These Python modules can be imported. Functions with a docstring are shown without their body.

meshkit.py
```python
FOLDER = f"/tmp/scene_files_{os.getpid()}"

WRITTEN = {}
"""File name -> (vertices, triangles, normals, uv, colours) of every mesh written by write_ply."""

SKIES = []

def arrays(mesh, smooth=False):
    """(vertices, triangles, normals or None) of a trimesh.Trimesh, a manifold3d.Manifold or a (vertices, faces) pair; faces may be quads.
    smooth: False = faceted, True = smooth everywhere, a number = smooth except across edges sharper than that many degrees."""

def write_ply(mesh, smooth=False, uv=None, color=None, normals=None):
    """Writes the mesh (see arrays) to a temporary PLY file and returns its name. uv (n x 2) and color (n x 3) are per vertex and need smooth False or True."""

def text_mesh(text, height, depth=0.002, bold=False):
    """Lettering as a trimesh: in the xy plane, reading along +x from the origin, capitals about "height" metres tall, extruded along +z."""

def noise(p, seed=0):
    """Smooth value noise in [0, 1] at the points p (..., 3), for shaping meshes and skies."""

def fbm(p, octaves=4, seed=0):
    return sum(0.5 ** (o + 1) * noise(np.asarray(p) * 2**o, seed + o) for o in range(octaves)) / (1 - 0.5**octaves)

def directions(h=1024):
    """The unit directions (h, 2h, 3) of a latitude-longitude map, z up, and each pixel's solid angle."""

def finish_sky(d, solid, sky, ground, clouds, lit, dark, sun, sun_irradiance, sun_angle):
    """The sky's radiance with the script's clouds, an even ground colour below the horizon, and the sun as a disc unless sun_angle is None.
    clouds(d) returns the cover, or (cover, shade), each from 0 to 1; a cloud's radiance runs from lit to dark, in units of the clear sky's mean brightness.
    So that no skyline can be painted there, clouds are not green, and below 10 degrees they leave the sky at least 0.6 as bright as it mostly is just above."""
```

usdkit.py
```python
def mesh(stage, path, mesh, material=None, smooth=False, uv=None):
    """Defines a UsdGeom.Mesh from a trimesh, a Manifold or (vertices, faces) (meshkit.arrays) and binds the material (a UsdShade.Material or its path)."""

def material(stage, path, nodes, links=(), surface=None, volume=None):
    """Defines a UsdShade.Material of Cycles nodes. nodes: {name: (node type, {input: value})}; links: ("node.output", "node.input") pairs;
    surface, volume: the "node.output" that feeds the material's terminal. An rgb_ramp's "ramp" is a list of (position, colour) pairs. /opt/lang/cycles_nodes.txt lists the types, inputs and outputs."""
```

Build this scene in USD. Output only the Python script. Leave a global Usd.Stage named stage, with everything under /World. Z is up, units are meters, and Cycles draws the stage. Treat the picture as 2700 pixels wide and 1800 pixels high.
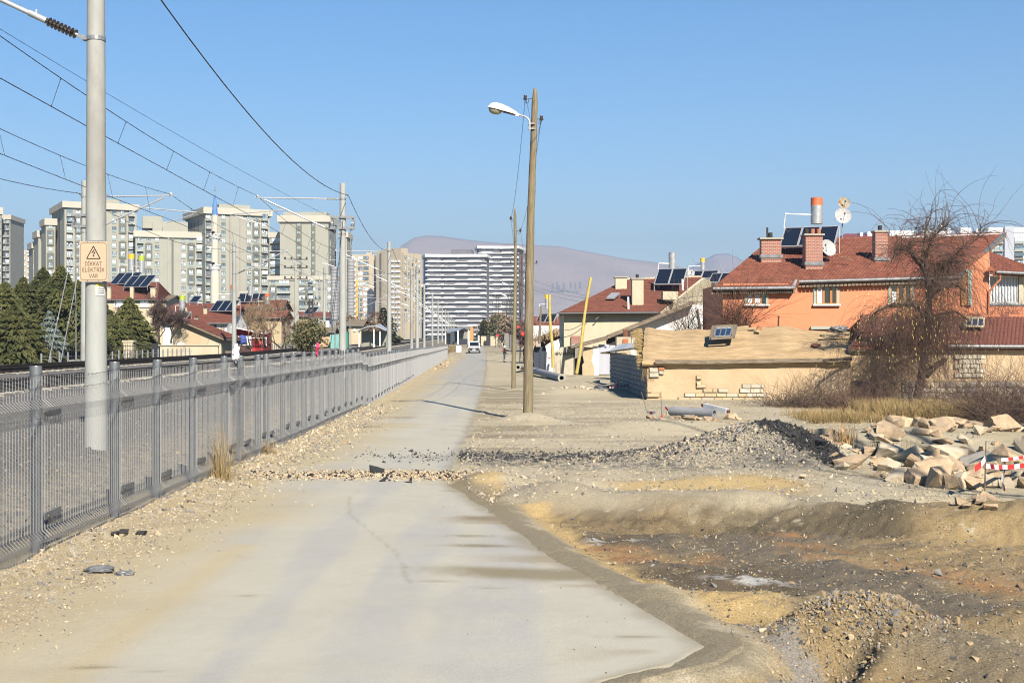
import math, random
import numpy as np
import trimesh, meshkit, usdkit
from pxr import Usd, UsdGeom, UsdLux, UsdShade, Gf, Sdf, Vt

stage = Usd.Stage.CreateInMemory()
UsdGeom.SetStageUpAxis(stage, 'Z'); UsdGeom.SetStageMetersPerUnit(stage, 1.0)
world = UsdGeom.Xform.Define(stage, '/World'); stage.SetDefaultPrim(world.GetPrim())
UsdGeom.Scope.Define(stage, '/World/Looks')

# ---------------------------------------------------------------- camera, sky, sun, exposure
CAM_H, FPX = 2.25, 3375.0                 # eye height; 45 mm lens on 36 mm = 3375 px for a 2700 px wide picture
EXPOSURE = 1.42
ALB = 0.535                               # all paints and soils are scaled by this
SUN_EL, SUN_AZ = math.radians(36.0), math.radians(18.5)     # azimuth: behind the camera, to the right
SKY_STRENGTH, SUN_INTENSITY = 0.0600, 1.25
HAZE_DENSITY = 1.85e-4
sun_vec = np.array([math.sin(SUN_AZ) * math.cos(SUN_EL), -math.cos(SUN_AZ) * math.cos(SUN_EL), math.sin(SUN_EL)])

cam = UsdGeom.Camera.Define(stage, '/World/camera')
cam.CreateHorizontalApertureAttr(36.0); cam.CreateVerticalApertureAttr(24.0); cam.CreateFocalLengthAttr(45.0)
cam.CreateClippingRangeAttr((0.1, 60000.0)); cam.CreateExposureAttr(EXPOSURE)
cam.AddTranslateOp().Set((0, 0, CAM_H)); cam.AddRotateXOp().Set(90.0)

usdkit.material(stage, '/World/Looks/sky_look', {
    'sky': ('sky_texture', {'sky_type': 'single_scattering', 'sun_disc': False, 'sun_elevation': SUN_EL,
                            'sun_rotation': math.atan2(sun_vec[0], sun_vec[1]), 'altitude': 1000.0,
                            'air_density': 1.0, 'aerosol_density': 0.3, 'ozone_density': 1.6}),
    'hs': ('hsv', {'hue': 0.5, 'saturation': 1.42, 'value': 1.0, 'fac': 1.0}),
    'bg': ('background_shader', {'strength': SKY_STRENGTH})}, [('sky.color', 'hs.color'), ('hs.color', 'bg.color')], surface='bg.background')
dome = UsdLux.DomeLight.Define(stage, '/World/sky')
UsdShade.MaterialBindingAPI.Apply(dome.GetPrim()).Bind(UsdShade.Material.Get(stage, '/World/Looks/sky_look'))
dome.GetPrim().SetCustomDataByKey('kind', 'structure')
sun = UsdLux.DistantLight.Define(stage, '/World/sun')
sun.CreateNormalizeAttr(True); sun.CreateIntensityAttr(SUN_INTENSITY); sun.CreateAngleAttr(0.5); sun.CreateColorAttr((1.0, 0.91, 0.78))
_z = sun_vec; _x = np.cross([0, 0, 1], _z); _x /= np.linalg.norm(_x); _y = np.cross(_z, _x)
sun.AddTransformOp().Set(Gf.Matrix4d(*_x, 0, *_y, 0, *_z, 0, 0, 0, 0, 1))

# ---------------------------------------------------------------- measuring: a pixel of the photograph (2700 x 1800) and a depth give a point
def X(u, y): return (u - 1350.0) / FPX * y
def Z(v, y): return CAM_H - (v - 900.0) / FPX * y
def P(u, v, y): return np.array([X(u, y), y, Z(v, y)])
def S(px, y): return px * y / FPX
def nz(p, seed=0): return meshkit.noise(p, seed)
def sstep(a, b, t):
    t = np.clip((np.asarray(t, float) - a) / (b - a), 0, 1); return t * t * (3 - 2 * t)

# ---------------------------------------------------------------- naming and tagging
_used = {}
def _free(parent, name):
    k = (str(parent), name); n = _used.get(k, 0); _used[k] = n + 1
    return f'{parent}/{name}' if n == 0 else f'{parent}/{name}_{n:03d}'
def tag(prim, label=None, category=None, group=None, kind=None):
    for k, v in (('label', label), ('category', category), ('group', group), ('kind', kind)):
        if v: prim.SetCustomDataByKey(k, v)
    return prim
def pathof(p): return '/World' if p is None else (str(p) if isinstance(p, (str, Sdf.Path)) else str(p.GetPath()))
def thing(name, label=None, cat=None, loc=(0, 0, 0), rotz=0.0, group=None, kind=None, scale=None):
    x = UsdGeom.Xform.Define(stage, _free('/World', name))
    x.AddTranslateOp().Set(tuple(float(a) for a in loc))
    if rotz: x.AddRotateZOp().Set(float(rotz))
    if scale is not None: x.AddScaleOp().Set((scale,) * 3 if np.ndim(scale) == 0 else tuple(scale))
    return tag(x.GetPrim(), label, cat, group, kind)
def dup(src, label, loc, rotz=0.0, group=None, scale=None, cat=None):
    cd = src.GetCustomData(); nm = src.GetName()
    if len(nm) > 4 and nm[-4] == '_' and nm[-3:].isdigit(): nm = nm[:-4]
    r = thing(nm, None, None, loc, rotz, scale=scale)
    r.GetReferences().AddInternalReference(src.GetPath()); r.SetInstanceable(True)
    return tag(r, label, cat or cd.get('category'), group or cd.get('group'))

# ---------------------------------------------------------------- mesh building
class MB:
    def __init__(s): s.V, s.F, s.C, s.n = [], [], [], 0
    def add(s, V, F, col=None):
        V = np.asarray(V, float).reshape(-1, 3); F = np.asarray(F, int)
        if F.shape[1] == 4: F = np.vstack([F[:, [0, 1, 2]], F[:, [0, 2, 3]]])
        s.V.append(V); s.F.append(F + s.n); s.n += len(V)
        if col is not None: s.C.append(np.broadcast_to(np.asarray(col, float), V.shape))
        return s
    BF = np.array([[0, 3, 2, 1], [4, 5, 6, 7], [0, 1, 5, 4], [1, 2, 6, 5], [2, 3, 7, 6], [3, 0, 4, 7]])
    def box(s, x0, y0, z0, x1, y1, z1, col=None):
        return s.add([[x0, y0, z0], [x1, y0, z0], [x1, y1, z0], [x0, y1, z0], [x0, y0, z1], [x1, y0, z1], [x1, y1, z1], [x0, y1, z1]], s.BF, col)
    def hexa(s, pts, col=None): return s.add(pts, s.BF, col)          # 4 bottom + 4 top corners
    def obox(s, c, size, R=None, col=None):                            # oriented box
        h = np.asarray(size, float) / 2
        q = np.array([[-1, -1, -1], [1, -1, -1], [1, 1, -1], [-1, 1, -1], [-1, -1, 1], [1, -1, 1], [1, 1, 1], [-1, 1, 1]]) * h
        if R is not None: q = q @ np.asarray(R).T
        return s.add(q + np.asarray(c, float), s.BF, col)
    def beam(s, p0, p1, w, h, col=None, up=(0, 0, 1)):
        p0, p1 = np.asarray(p0, float), np.asarray(p1, float); d = p1 - p0; L = np.linalg.norm(d); d = d / L
        u = np.asarray(up, float); sd = np.cross(d, u)
        if np.linalg.norm(sd) < 1e-6: sd = np.cross(d, [1, 0, 0])
        sd /= np.linalg.norm(sd); u = np.cross(sd, d)
        return s.obox((p0 + p1) / 2, (L, w, h), np.stack([d, sd, u], 1), col)
    def tube(s, pts, r, n=8, caps=True, col=None):
        pts = np.asarray(pts, float); m = len(pts); r = np.broadcast_to(np.asarray(r, float), (m,))
        t = np.gradient(pts, axis=0); t /= np.maximum(np.linalg.norm(t, axis=1, keepdims=True), 1e-9)
        ref = np.array([0, 0, 1.0]) if abs(t[:, 2]).mean() < 0.8 else np.array([0, 1.0, 0])
        a = np.cross(t, ref); a /= np.maximum(np.linalg.norm(a, axis=1, keepdims=True), 1e-9); b = np.cross(t, a)
        th = np.linspace(0, 2 * np.pi, n, endpoint=False)
        ring = pts[:, None] + r[:, None, None] * (np.cos(th)[None, :, None] * a[:, None] + np.sin(th)[None, :, None] * b[:, None])
        V = ring.reshape(-1, 3); i = np.arange(m - 1)[:, None] * n; k = np.arange(n)[None]; k2 = (k + 1) % n
        F = np.stack([i + k, i + n + k, i + n + k2, i + k2], -1).reshape(-1, 4)
        s.add(V, F, col)
        if caps:
            for e, o in ((0, 1), (m - 1, -1)):
                W = np.vstack([ring[e], pts[e]]); q = np.arange(n)
                f = np.stack([np.full(n, n), q, (q + 1) % n], 1)
                s.add(W, f[:, ::o], col)
        return s
    def cyl(s, p0, p1, r0, r1=None, n=10, caps=True, col=None):
        return s.tube([p0, p1], [r0, r0 if r1 is None else r1], n, caps, col)
    def lathe(s, base, prof, n=16, col=None, R=None):                  # prof: (r, z) list, about z
        prof = np.asarray(prof, float); m = len(prof); th = np.linspace(0, 2 * np.pi, n, endpoint=False)
        V = np.stack([prof[:, 0:1] * np.cos(th), prof[:, 0:1] * np.sin(th), np.repeat(prof[:, 1:2], n, 1)], -1).reshape(-1, 3)
        if R is not None: V = V @ np.asarray(R).T
        i = np.arange(m - 1)[:, None] * n; k = np.arange(n)[None]; k2 = (k + 1) % n
        F = np.stack([i + k, i + k2, i + n + k2, i + n + k], -1).reshape(-1, 4)
        return s.add(V + np.asarray(base, float), F, col)
    def segs(s, P0, P1, R0, R1, n=3, col=None):                        # many prisms at once
        P0, P1 = np.asarray(P0, float), np.asarray(P1, float); m = len(P0)
        R0 = np.broadcast_to(R0, (m,)); R1 = np.broadcast_to(R1, (m,))
        d = P1 - P0; d = d / np.maximum(np.linalg.norm(d, axis=1, keepdims=True), 1e-9)
        ref = np.where(np.abs(d[:, 2:3]) < 0.9, [[0, 0, 1.0]], [[1.0, 0, 0]])
        a = np.cross(d, ref); a /= np.linalg.norm(a, axis=1, keepdims=True); b = np.cross(d, a)
        th = np.linspace(0, 2 * np.pi, n, endpoint=False); cs = np.cos(th)[None, :, None] * a[:, None] + np.sin(th)[None, :, None] * b[:, None]
        V = np.concatenate([P0[:, None] + R0[:, None, None] * cs, P1[:, None] + R1[:, None, None] * cs], 1)
        k = np.arange(n); k2 = (k + 1) % n; f = np.stack([k, k + n, k2 + n, k2], 1)
        F = (np.arange(m)[:, None, None] * 2 * n + f[None]).reshape(-1, 4)
        if col is not None: col = np.repeat(np.asarray(col), 2 * n, 0) if np.ndim(col) == 2 else col
        return s.add(V.reshape(-1, 3), F, col)
    def prism(s, poly, axis, a, b, col=None):                          # polygon (2D) pushed along an axis from a to b
        poly = np.asarray(poly, float); n = len(poly)
        import mapbox_earcut as ec
        tri = ec.triangulate_float64(poly, np.array([n], np.uint32)).reshape(-1, 3).astype(int)
        def lift(c):
            o = np.full(n, c); A, B = poly[:, 0], poly[:, 1]
            return np.stack({'x': [o, A, B], 'y': [A, o, B], 'z': [A, B, o]}[axis], 1)
        k = np.arange(n); k2 = (k + 1) % n
        V = np.vstack([lift(a), lift(b)]); Q = np.stack([k, k2, k2 + n, k + n], 1)
        return s.add(V, np.vstack([tri[:, ::-1], tri + n, Q[:, [0, 1, 2]], Q[:, [0, 2, 3]]]), col)
    def sphere(s, c, r, sub=1, scale=(1, 1, 1), col=None):
        m = trimesh.creation.icosphere(sub, r); return s.add(m.vertices * np.asarray(scale) + np.asarray(c), m.faces, col)
    def tm(s, m, T=None, col=None):
        V = np.asarray(m.vertices)
        if T is not None: V = V @ np.asarray(T)[:3, :3].T + np.asarray(T)[:3, 3]
        return s.add(V, m.faces, col)
    def rot(s, ang, axis='z', about=(0, 0, 0)):
        c, d = math.cos(ang), math.sin(ang)
        R = {'z': [[c, -d, 0], [d, c, 0], [0, 0, 1]], 'x': [[1, 0, 0], [0, c, -d], [0, d, c]], 'y': [[c, 0, d], [0, 1, 0], [-d, 0, c]]}[axis]
        s.V = [(v - about) @ np.array(R).T + about for v in s.V]; return s
    def move(s, t): s.V = [v + np.asarray(t, float) for v in s.V]; return s
    def scale(s, k): s.V = [v * np.asarray(k, float) for v in s.V]; return s
    def arr(s): return np.vstack(s.V), np.vstack(s.F)
    def join(s, o):
        V, F = o.arr(); return s.add(V, F)

NMESH = [0]
def obj(name, mb, material, parent=None, smooth=False, label=None, cat=None, group=None, kind=None, col=None):
    V, F = mb.arr() if isinstance(mb, MB) else mb
    if smooth is not False and isinstance(mb, MB) and not mb.C:
        tm = trimesh.Trimesh(V, F, process=False); tm.merge_vertices(); V, F = tm.vertices, tm.faces
    m = usdkit.mesh(stage, _free(pathof(parent), name), (V, F), material, smooth=smooth)
    if col is None and isinstance(mb, MB) and mb.C: col = np.vstack(mb.C)
    if col is not None:
        UsdGeom.PrimvarsAPI(m).CreatePrimvar('Col', Sdf.ValueTypeNames.Color3fArray, 'vertex').Set(Vt.Vec3fArray.FromNumpy(np.asarray(col, np.float32) * np.float32(ALB)))
    NMESH[0] += 1
    return tag(m.GetPrim(), label, cat, group, kind)

# ---------------------------------------------------------------- materials
def mat(name, c1, c2=None, scale=3.0, rough=0.8, bump=0.0, bscale=40.0, metallic=0.0, spec=0.3, vary=0.0, detail=5.0, stretch=None, lo=0.35, hi=0.65, bdist=0.02, c3=None, s3=0.6):
    n = {'g': ('geometry', {}), 'p': ('principled_bsdf', {'roughness': rough, 'metallic': metallic, 'specular_ior_level': spec})}
    L = []; src = 'g.position'
    if stretch is not None:
        n['mp'] = ('mapping', {'scale': stretch}); L.append(('g.position', 'mp.vector')); src = 'mp.vector'
    c2 = c2 or tuple(0.8 * a for a in c1); c1, c2 = tuple(a * ALB for a in c1), tuple(a * ALB for a in c2); c3 = None if c3 is None else tuple(a * ALB for a in c3)
    n['n1'] = ('noise_texture', {'scale': scale, 'detail': detail, 'roughness': 0.62})
    n['r1'] = ('rgb_ramp', {'ramp': [(lo, c1), (hi, c2)]})
    L += [(src, 'n1.vector'), ('n1.fac', 'r1.fac')]; out = 'r1.color'
    if c3 is not None:
        n['n3'] = ('noise_texture', {'scale': s3, 'detail': 6.0, 'roughness': 0.65}); n['r3'] = ('rgb_ramp', {'ramp': [(0.5, (0, 0, 0)), (0.66, (1, 1, 1))]})
        n['m3'] = ('mix', {'color2': c3}); L += [(src, 'n3.vector'), ('n3.fac', 'r3.fac'), ('r3.color', 'm3.fac'), (out, 'm3.color1')]; out = 'm3.color'
    if vary:
        n['oi'] = ('object_info', {}); n['mr'] = ('map_range', {'from_min': 0.0, 'from_max': 1.0, 'to_min': 1 - vary, 'to_max': 1 + vary})
        n['hv'] = ('hsv', {}); L += [('oi.random', 'mr.value'), ('mr.result', 'hv.value'), (out, 'hv.color')]; out = 'hv.color'
    L.append((out, 'p.base_color'))
    if bump:
        n['n2'] = ('noise_texture', {'scale': bscale, 'detail': 6.0, 'roughness': 0.65}); n['b'] = ('bump', {'strength': bump, 'distance': bdist})
        L += [(src, 'n2.vector'), ('n2.fac', 'b.height'), ('b.normal', 'p.normal')]
    return usdkit.material(stage, f'/World/Looks/{name}', n, L, surface='p.BSDF')
def colmat(name, rough=0.9, nscale=30.0, amount=0.35, bump=0.3, bscale=60.0, bdist=0.02, spec=0.2, fine=None):
    n = {'a': ('attribute', {'attribute': 'Col'}), 'g': ('geometry', {}), 'p': ('principled_bsdf', {'roughness': rough, 'specular_ior_level': spec}),
         'n1': ('noise_texture', {'scale': nscale, 'detail': 8.0, 'roughness': 0.7}), 'mr': ('map_range', {'from_min': 0.3, 'from_max': 0.7, 'to_min': 1 - amount, 'to_max': 1 + amount}),
         'hv': ('hsv', {}), 'n2': ('noise_texture', {'scale': bscale, 'detail': 8.0, 'roughness': 0.7}), 'b': ('bump', {'strength': bump, 'distance': bdist})}
    L = [('g.position', 'n1.vector'), ('n1.fac', 'mr.value'), ('mr.result', 'hv.value'), ('a.color', 'hv.color'), ('g.position', 'n2.vector'), ('n2.fac', 'b.height'), ('b.normal', 'p.normal')]
    L.append(('hv.color', 'p.base_color'))
    return usdkit.material(stage, f'/World/Looks/{name}', n, L, surface='p.BSDF')
def plain(name, c, rough=0.6, metallic=0.0, spec=0.4):
    c = tuple(a * (ALB if max(c) < .72 else .66) for a in c)
    return usdkit.material(stage, f'/World/Looks/{name}', {'p': ('principled_bsdf', {'base_color': c, 'roughness': rough, 'metallic': metallic, 'specular_ior_level': spec})}, surface='p.BSDF')

K = {}
K['concrete_pole'] = mat('concrete_pole_look', (0.415, 0.43, 0.41), (0.36, 0.37, 0.35), 2.2, 0.75, 0.15, 60, c3=(0.29, 0.285, 0.265), s3=0.9, stretch=(1, 1, 0.35))
K['galv'] = mat('galvanised_look', (0.34, 0.36, 0.37), (0.25, 0.265, 0.28), 9, 0.42, metallic=0.35, spec=0.5)
K['post'] = mat('steel_post_look', (0.27, 0.29, 0.31), (0.18, 0.195, 0.21), 9, 0.4, metallic=0.5, spec=0.5)  # darker than the galvanised steel: shade of the mesh put into the colour
K['clod'] = mat('earth_clod_look', (0.40, 0.30, 0.17), (0.27, 0.20, 0.115), 1.5, 0.95, vary=0.2)
K['mesh_wire'] = plain('mesh_wire_look', (0.36, 0.365, 0.37), 0.5, 0.1)
K['bracket'] = mat('bracket_look', (0.20, 0.215, 0.23), (0.15, 0.16, 0.17), 8, 0.5, metallic=0.3)
K['dark_metal'] = plain('dark_metal_look', (0.05, 0.05, 0.05), 0.5, 0.3)
K['alu'] = mat('aluminium_look', (0.72, 0.73, 0.74), (0.6, 0.61, 0.62), 6, 0.35, metallic=0.5)
K['wire'] = plain('wire_look', (0.035, 0.035, 0.04), 0.5)
K['wire_light'] = plain('wire_light_look', (0.45, 0.46, 0.5), 0.5)
K['insul'] = plain('insulator_look', (0.055, 0.045, 0.04), 0.3)
K['insul_tan'] = plain('insulator_tan_look', (0.45, 0.42, 0.30), 0.4)
K['rail'] = mat('rail_look', (0.055, 0.035, 0.022), (0.03, 0.022, 0.016), 6, 0.7, metallic=0.1)
K['rail_top'] = plain('rail_top_look', (0.22, 0.2, 0.18), 0.3, 0.7)
K['sleeper'] = mat('sleeper_look', (0.48, 0.45, 0.38), (0.36, 0.33, 0.27), 8, 0.9, vary=0.1)
K['ballast'] = mat('ballast_look', (0.15, 0.145, 0.135), (0.30, 0.285, 0.265), 26, 0.95, 1.0, 30, lo=0.38, hi=0.66, bdist=0.06, c3=(0.13, 0.12, 0.11), s3=9.0)
K['white'] = mat('white_paint_look', (1.0, 0.99, 0.96), (0.92, 0.91, 0.88), 2, 0.7)
K['white_car'] = plain('white_car_look', (0.8, 0.8, 0.8), 0.25)
K['black_plastic'] = plain('black_plastic_look', (0.02, 0.02, 0.022), 0.5)
K['dark_glass'] = plain('dark_glass_look', (0.015, 0.02, 0.025), 0.06, 0, 0.6)
K['panel_glass'] = plain('solar_glass_look', (0.012, 0.017, 0.03), 0.10, 0, 0.6)
K['tyre'] = plain('tyre_look', (0.02, 0.02, 0.02), 0.8)
K['wood_pole'] = mat('wood_pole_look', (0.30, 0.245, 0.155), (0.16, 0.125, 0.075), 14, 0.85, 0.7, 30, stretch=(2.2, 2.2, 0.14), lo=0.36, hi=0.62, c3=(0.24, 0.22, 0.12), s3=2.2)
K['wood_old'] = mat('old_wood_look', (0.30, 0.24, 0.17), (0.14, 0.11, 0.08), 7, 0.9, 0.4, 30, stretch=(0.3, 2, 2))
K['wood_orange'] = plain('varnished_wood_look', (0.42, 0.17, 0.04), 0.4)
K['yellow_pole'] = mat('yellow_pole_look', (0.62, 0.48, 0.12), (0.45, 0.36, 0.12), 3, 0.7)
K['orange_wall'] = mat('orange_wall_look', (0.74, 0.275, 0.14), (0.70, 0.26, 0.13), 1.2, 0.85, 0.08, 60, c3=(0.66, 0.245, 0.125), s3=0.35)
K['roof_tile'] = mat('roof_tile_look', (0.27, 0.088, 0.052), (0.165, 0.052, 0.031), 2.2, 0.85, 0.25, 30, lo=0.38, hi=0.62, c3=(0.32, 0.13, 0.085), s3=5.0)
K['roof_tile2'] = mat('roof_tile_red_look', (0.225, 0.078, 0.05), (0.16, 0.054, 0.036), 2.2, 0.85, 0.25, 30, lo=0.34, hi=0.66)
K['roof_tile3'] = mat('roof_tile_shed_look', (0.26, 0.095, 0.066), (0.16, 0.058, 0.044), 6, 0.85, 0.25, 30, lo=0.34, hi=0.66)
K['brick'] = usdkit.material(stage, '/World/Looks/chimney_brick_look', {'g': ('geometry', {}), 'sx': ('separate_xyz', {}), 'ad': ('math', {'math_type': 'add'}), 'cx': ('combine_xyz', {}),
    'b': ('brick_texture', {'color1': (0.20, 0.058, 0.036), 'color2': (0.15, 0.042, 0.026), 'mortar': (0.24, 0.185, 0.15), 'scale': 1.0, 'mortar_size': 0.012, 'brick_width': 0.21, 'row_height': 0.072}), 'p': ('principled_bsdf', {'roughness': 0.85}), 'bm': ('bump', {'strength': 0.4, 'distance': 0.01, 'invert': True})},
    [('g.position', 'sx.vector'), ('sx.x', 'ad.value1'), ('sx.y', 'ad.value2'), ('ad.value', 'cx.x'), ('sx.z', 'cx.y'), ('cx.vector', 'b.vector'), ('b.color', 'p.base_color'), ('b.fac', 'bm.height'), ('bm.normal', 'p.normal')], surface='p.BSDF')
K['beige_wall'] = mat('beige_wall_look', (0.62, 0.55, 0.40), (0.56, 0.49, 0.35), 1.0, 0.9, 0.1, 40, c3=(0.55, 0.43, 0.28), s3=0.22, stretch=(1.4, 1.4, 0.5))
K['mud'] = mat('mud_plaster_look', (0.60, 0.435, 0.27), (0.53, 0.385, 0.235), 1.6, 0.95, 0.35, 30, c3=(0.56, 0.43, 0.28), s3=0.9)
K['mud_roof'] = mat('mud_roof_look', (0.64, 0.46, 0.255), (0.44, 0.31, 0.165), 2.2, 0.95, 0.8, 14, c3=(0.42, 0.29, 0.15), s3=1.6, stretch=(0.5, 1.3, 1.3), bdist=0.05)
K['block'] = mat('adobe_block_look', (0.58, 0.47, 0.30), (0.50, 0.40, 0.25), 4, 0.95, 0.3, 40, vary=0.14)
K['block_pale'] = mat('pale_block_look', (0.60, 0.55, 0.44), (0.52, 0.47, 0.36), 4, 0.95, 0.3, 40, vary=0.12)
K['block_grey'] = mat('grey_block_look', (0.30, 0.285, 0.265), (0.22, 0.21, 0.195), 5, 0.95, 0.3, 40, vary=0.12)
K['mortar'] = mat('mortar_look', (0.42, 0.33, 0.21), (0.33, 0.26, 0.165), 6, 0.95)
K['stone'] = mat('rubble_stone_look', (0.62, 0.465, 0.30), (0.44, 0.32, 0.205), 5.5, 0.95, 0.8, 30, vary=0.18, c3=(0.38, 0.29, 0.20), s3=3.0, bdist=0.03)
K['stone_pale'] = mat('pale_stone_look', (0.62, 0.52, 0.38), (0.50, 0.42, 0.30), 3.5, 0.95, 0.45, 25, vary=0.15)
K['pale_green'] = plain('pale_green_trim_look', (0.36, 0.42, 0.36), 0.6)
K['curtain'] = plain('curtain_look', (0.66, 0.7, 0.72), 0.8)
K['gutter'] = mat('gutter_look', (0.26, 0.27, 0.28), (0.16, 0.165, 0.17), 5, 0.5, metallic=0.3)
K['tank'] = mat('tank_look', (0.66, 0.67, 0.68), (0.5, 0.51, 0.52), 4, 0.35, metallic=0.55)
K['tank_orange'] = plain('tank_orange_look', (0.68, 0.17, 0.06), 0.5)
K['tank_yellow'] = plain('tank_yellow_look', (0.80, 0.42, 0.03), 0.5)
K['tank_lime'] = plain('tank_lime_look', (0.42, 0.52, 0.05), 0.5)
K['dish'] = plain('dish_look', (0.72, 0.72, 0.71), 0.5)
K['dish_rust'] = mat('rusty_dish_look', (0.72, 0.66, 0.52), (0.50, 0.25, 0.08), 3.0, 0.6, lo=0.48, hi=0.62)
K['cap'] = mat('chimney_cap_look', (0.45, 0.42, 0.36), (0.36, 0.33, 0.28), 6, 0.9)
K['soot'] = plain('soot_look', (0.03, 0.028, 0.026), 0.8)
K['terracotta'] = plain('terracotta_look', (0.45, 0.16, 0.07), 0.8)
K['bark'] = mat('bark_look', (0.09, 0.065, 0.05), (0.055, 0.04, 0.032), 8, 0.9, stretch=(1, 1, 0.3))
K['twig'] = mat('twig_look', (0.15, 0.10, 0.075), (0.085, 0.055, 0.045), 1.2, 0.9)
K['twig_red'] = mat('reddish_twig_look', (0.16, 0.085, 0.06), (0.08, 0.045, 0.035), 1.2, 0.9)
K['twig_tan'] = mat('tan_twig_look', (0.34, 0.25, 0.16), (0.22, 0.155, 0.10), 0.8, 0.9)
K['twig_purple'] = mat('purple_twig_look', (0.14, 0.095, 0.085), (0.09, 0.06, 0.055), 0.8, 0.9)
K['straw'] = mat('straw_look', (0.44, 0.32, 0.145), (0.30, 0.21, 0.09), 1.5, 0.9)
K['reed'] = mat('reed_look', (0.62, 0.38, 0.15), (0.48, 0.28, 0.10), 1.5, 0.9)
K['pipe'] = mat('concrete_pipe_look', (0.36, 0.37, 0.39), (0.28, 0.29, 0.31), 2, 0.8, 0.15, 40)
K['lattice_rust'] = mat('rusty_steel_look', (0.22, 0.085, 0.05), (0.13, 0.05, 0.03), 5, 0.8)
K['lattice_dark'] = plain('dark_steel_look', (0.055, 0.05, 0.05), 0.7)
K['red'] = plain('red_look', (0.65, 0.03, 0.025), 0.6)
K['blue'] = plain('blue_look', (0.05, 0.10, 0.42), 0.5)
K['asphalt_chunk'] = mat('asphalt_chunk_look', (0.045, 0.045, 0.048), (0.025, 0.025, 0.027), 12, 0.85, 0.5, 40)
K['bag'] = plain('plastic_bag_look', (0.75, 0.75, 0.78), 0.5)
K['rock_dark'] = mat('dark_gravel_look', (0.12, 0.12, 0.125), (0.07, 0.07, 0.075), 9, 0.9, vary=0.2)
K['pebble'] = mat('pebble_look', (0.56, 0.45, 0.27), (0.46, 0.40, 0.31), 1.5, 0.9, vary=0.25)
def leafmat(name, c1, c2, scale=0.6, tr=0.25):
    c1, c2 = tuple(a * .8 for a in c1), tuple(a * .8 for a in c2)
    return usdkit.material(stage, f'/World/Looks/{name}', {'g': ('geometry', {}), 'n': ('noise_texture', {'scale': scale, 'detail': 4.0}), 'r': ('rgb_ramp', {'ramp': [(0.35, c1), (0.65, c2)]}),
        'o': ('object_info', {}), 'mr': ('map_range', {'to_min': 0.82, 'to_max': 1.18}), 'h': ('hsv', {}), 'd': ('principled_bsdf', {'roughness': 0.7, 'specular_ior_level': 0.25}), 't': ('translucent_bsdf', {}), 'm': ('mix_closure', {'fac': tr})},
        [('g.position', 'n.vector'), ('n.fac', 'r.fac'), ('o.random', 'mr.value'), ('mr.result', 'h.value'), ('r.color', 'h.color'), ('h.color', 'd.base_color'), ('h.color', 't.color'), ('d.BSDF', 'm.closure1'), ('t.BSDF', 'm.closure2')], surface='m.closure')
K['needles'] = leafmat('conifer_needle_look', (0.06, 0.075, 0.024), (0.13, 0.13, 0.045))
K['needles_blue'] = leafmat('blue_spruce_look', (0.20, 0.25, 0.23), (0.30, 0.35, 0.32))
K['needles_dark'] = leafmat('dark_pine_look', (0.03, 0.04, 0.018), (0.05, 0.055, 0.025))
K['leaf_olive'] = leafmat('olive_leaf_look', (0.10, 0.10, 0.045), (0.16, 0.14, 0.07))
K['leaf_yellow'] = leafmat('dry_leaf_look', (0.34, 0.28, 0.09), (0.42, 0.34, 0.12))
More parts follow.
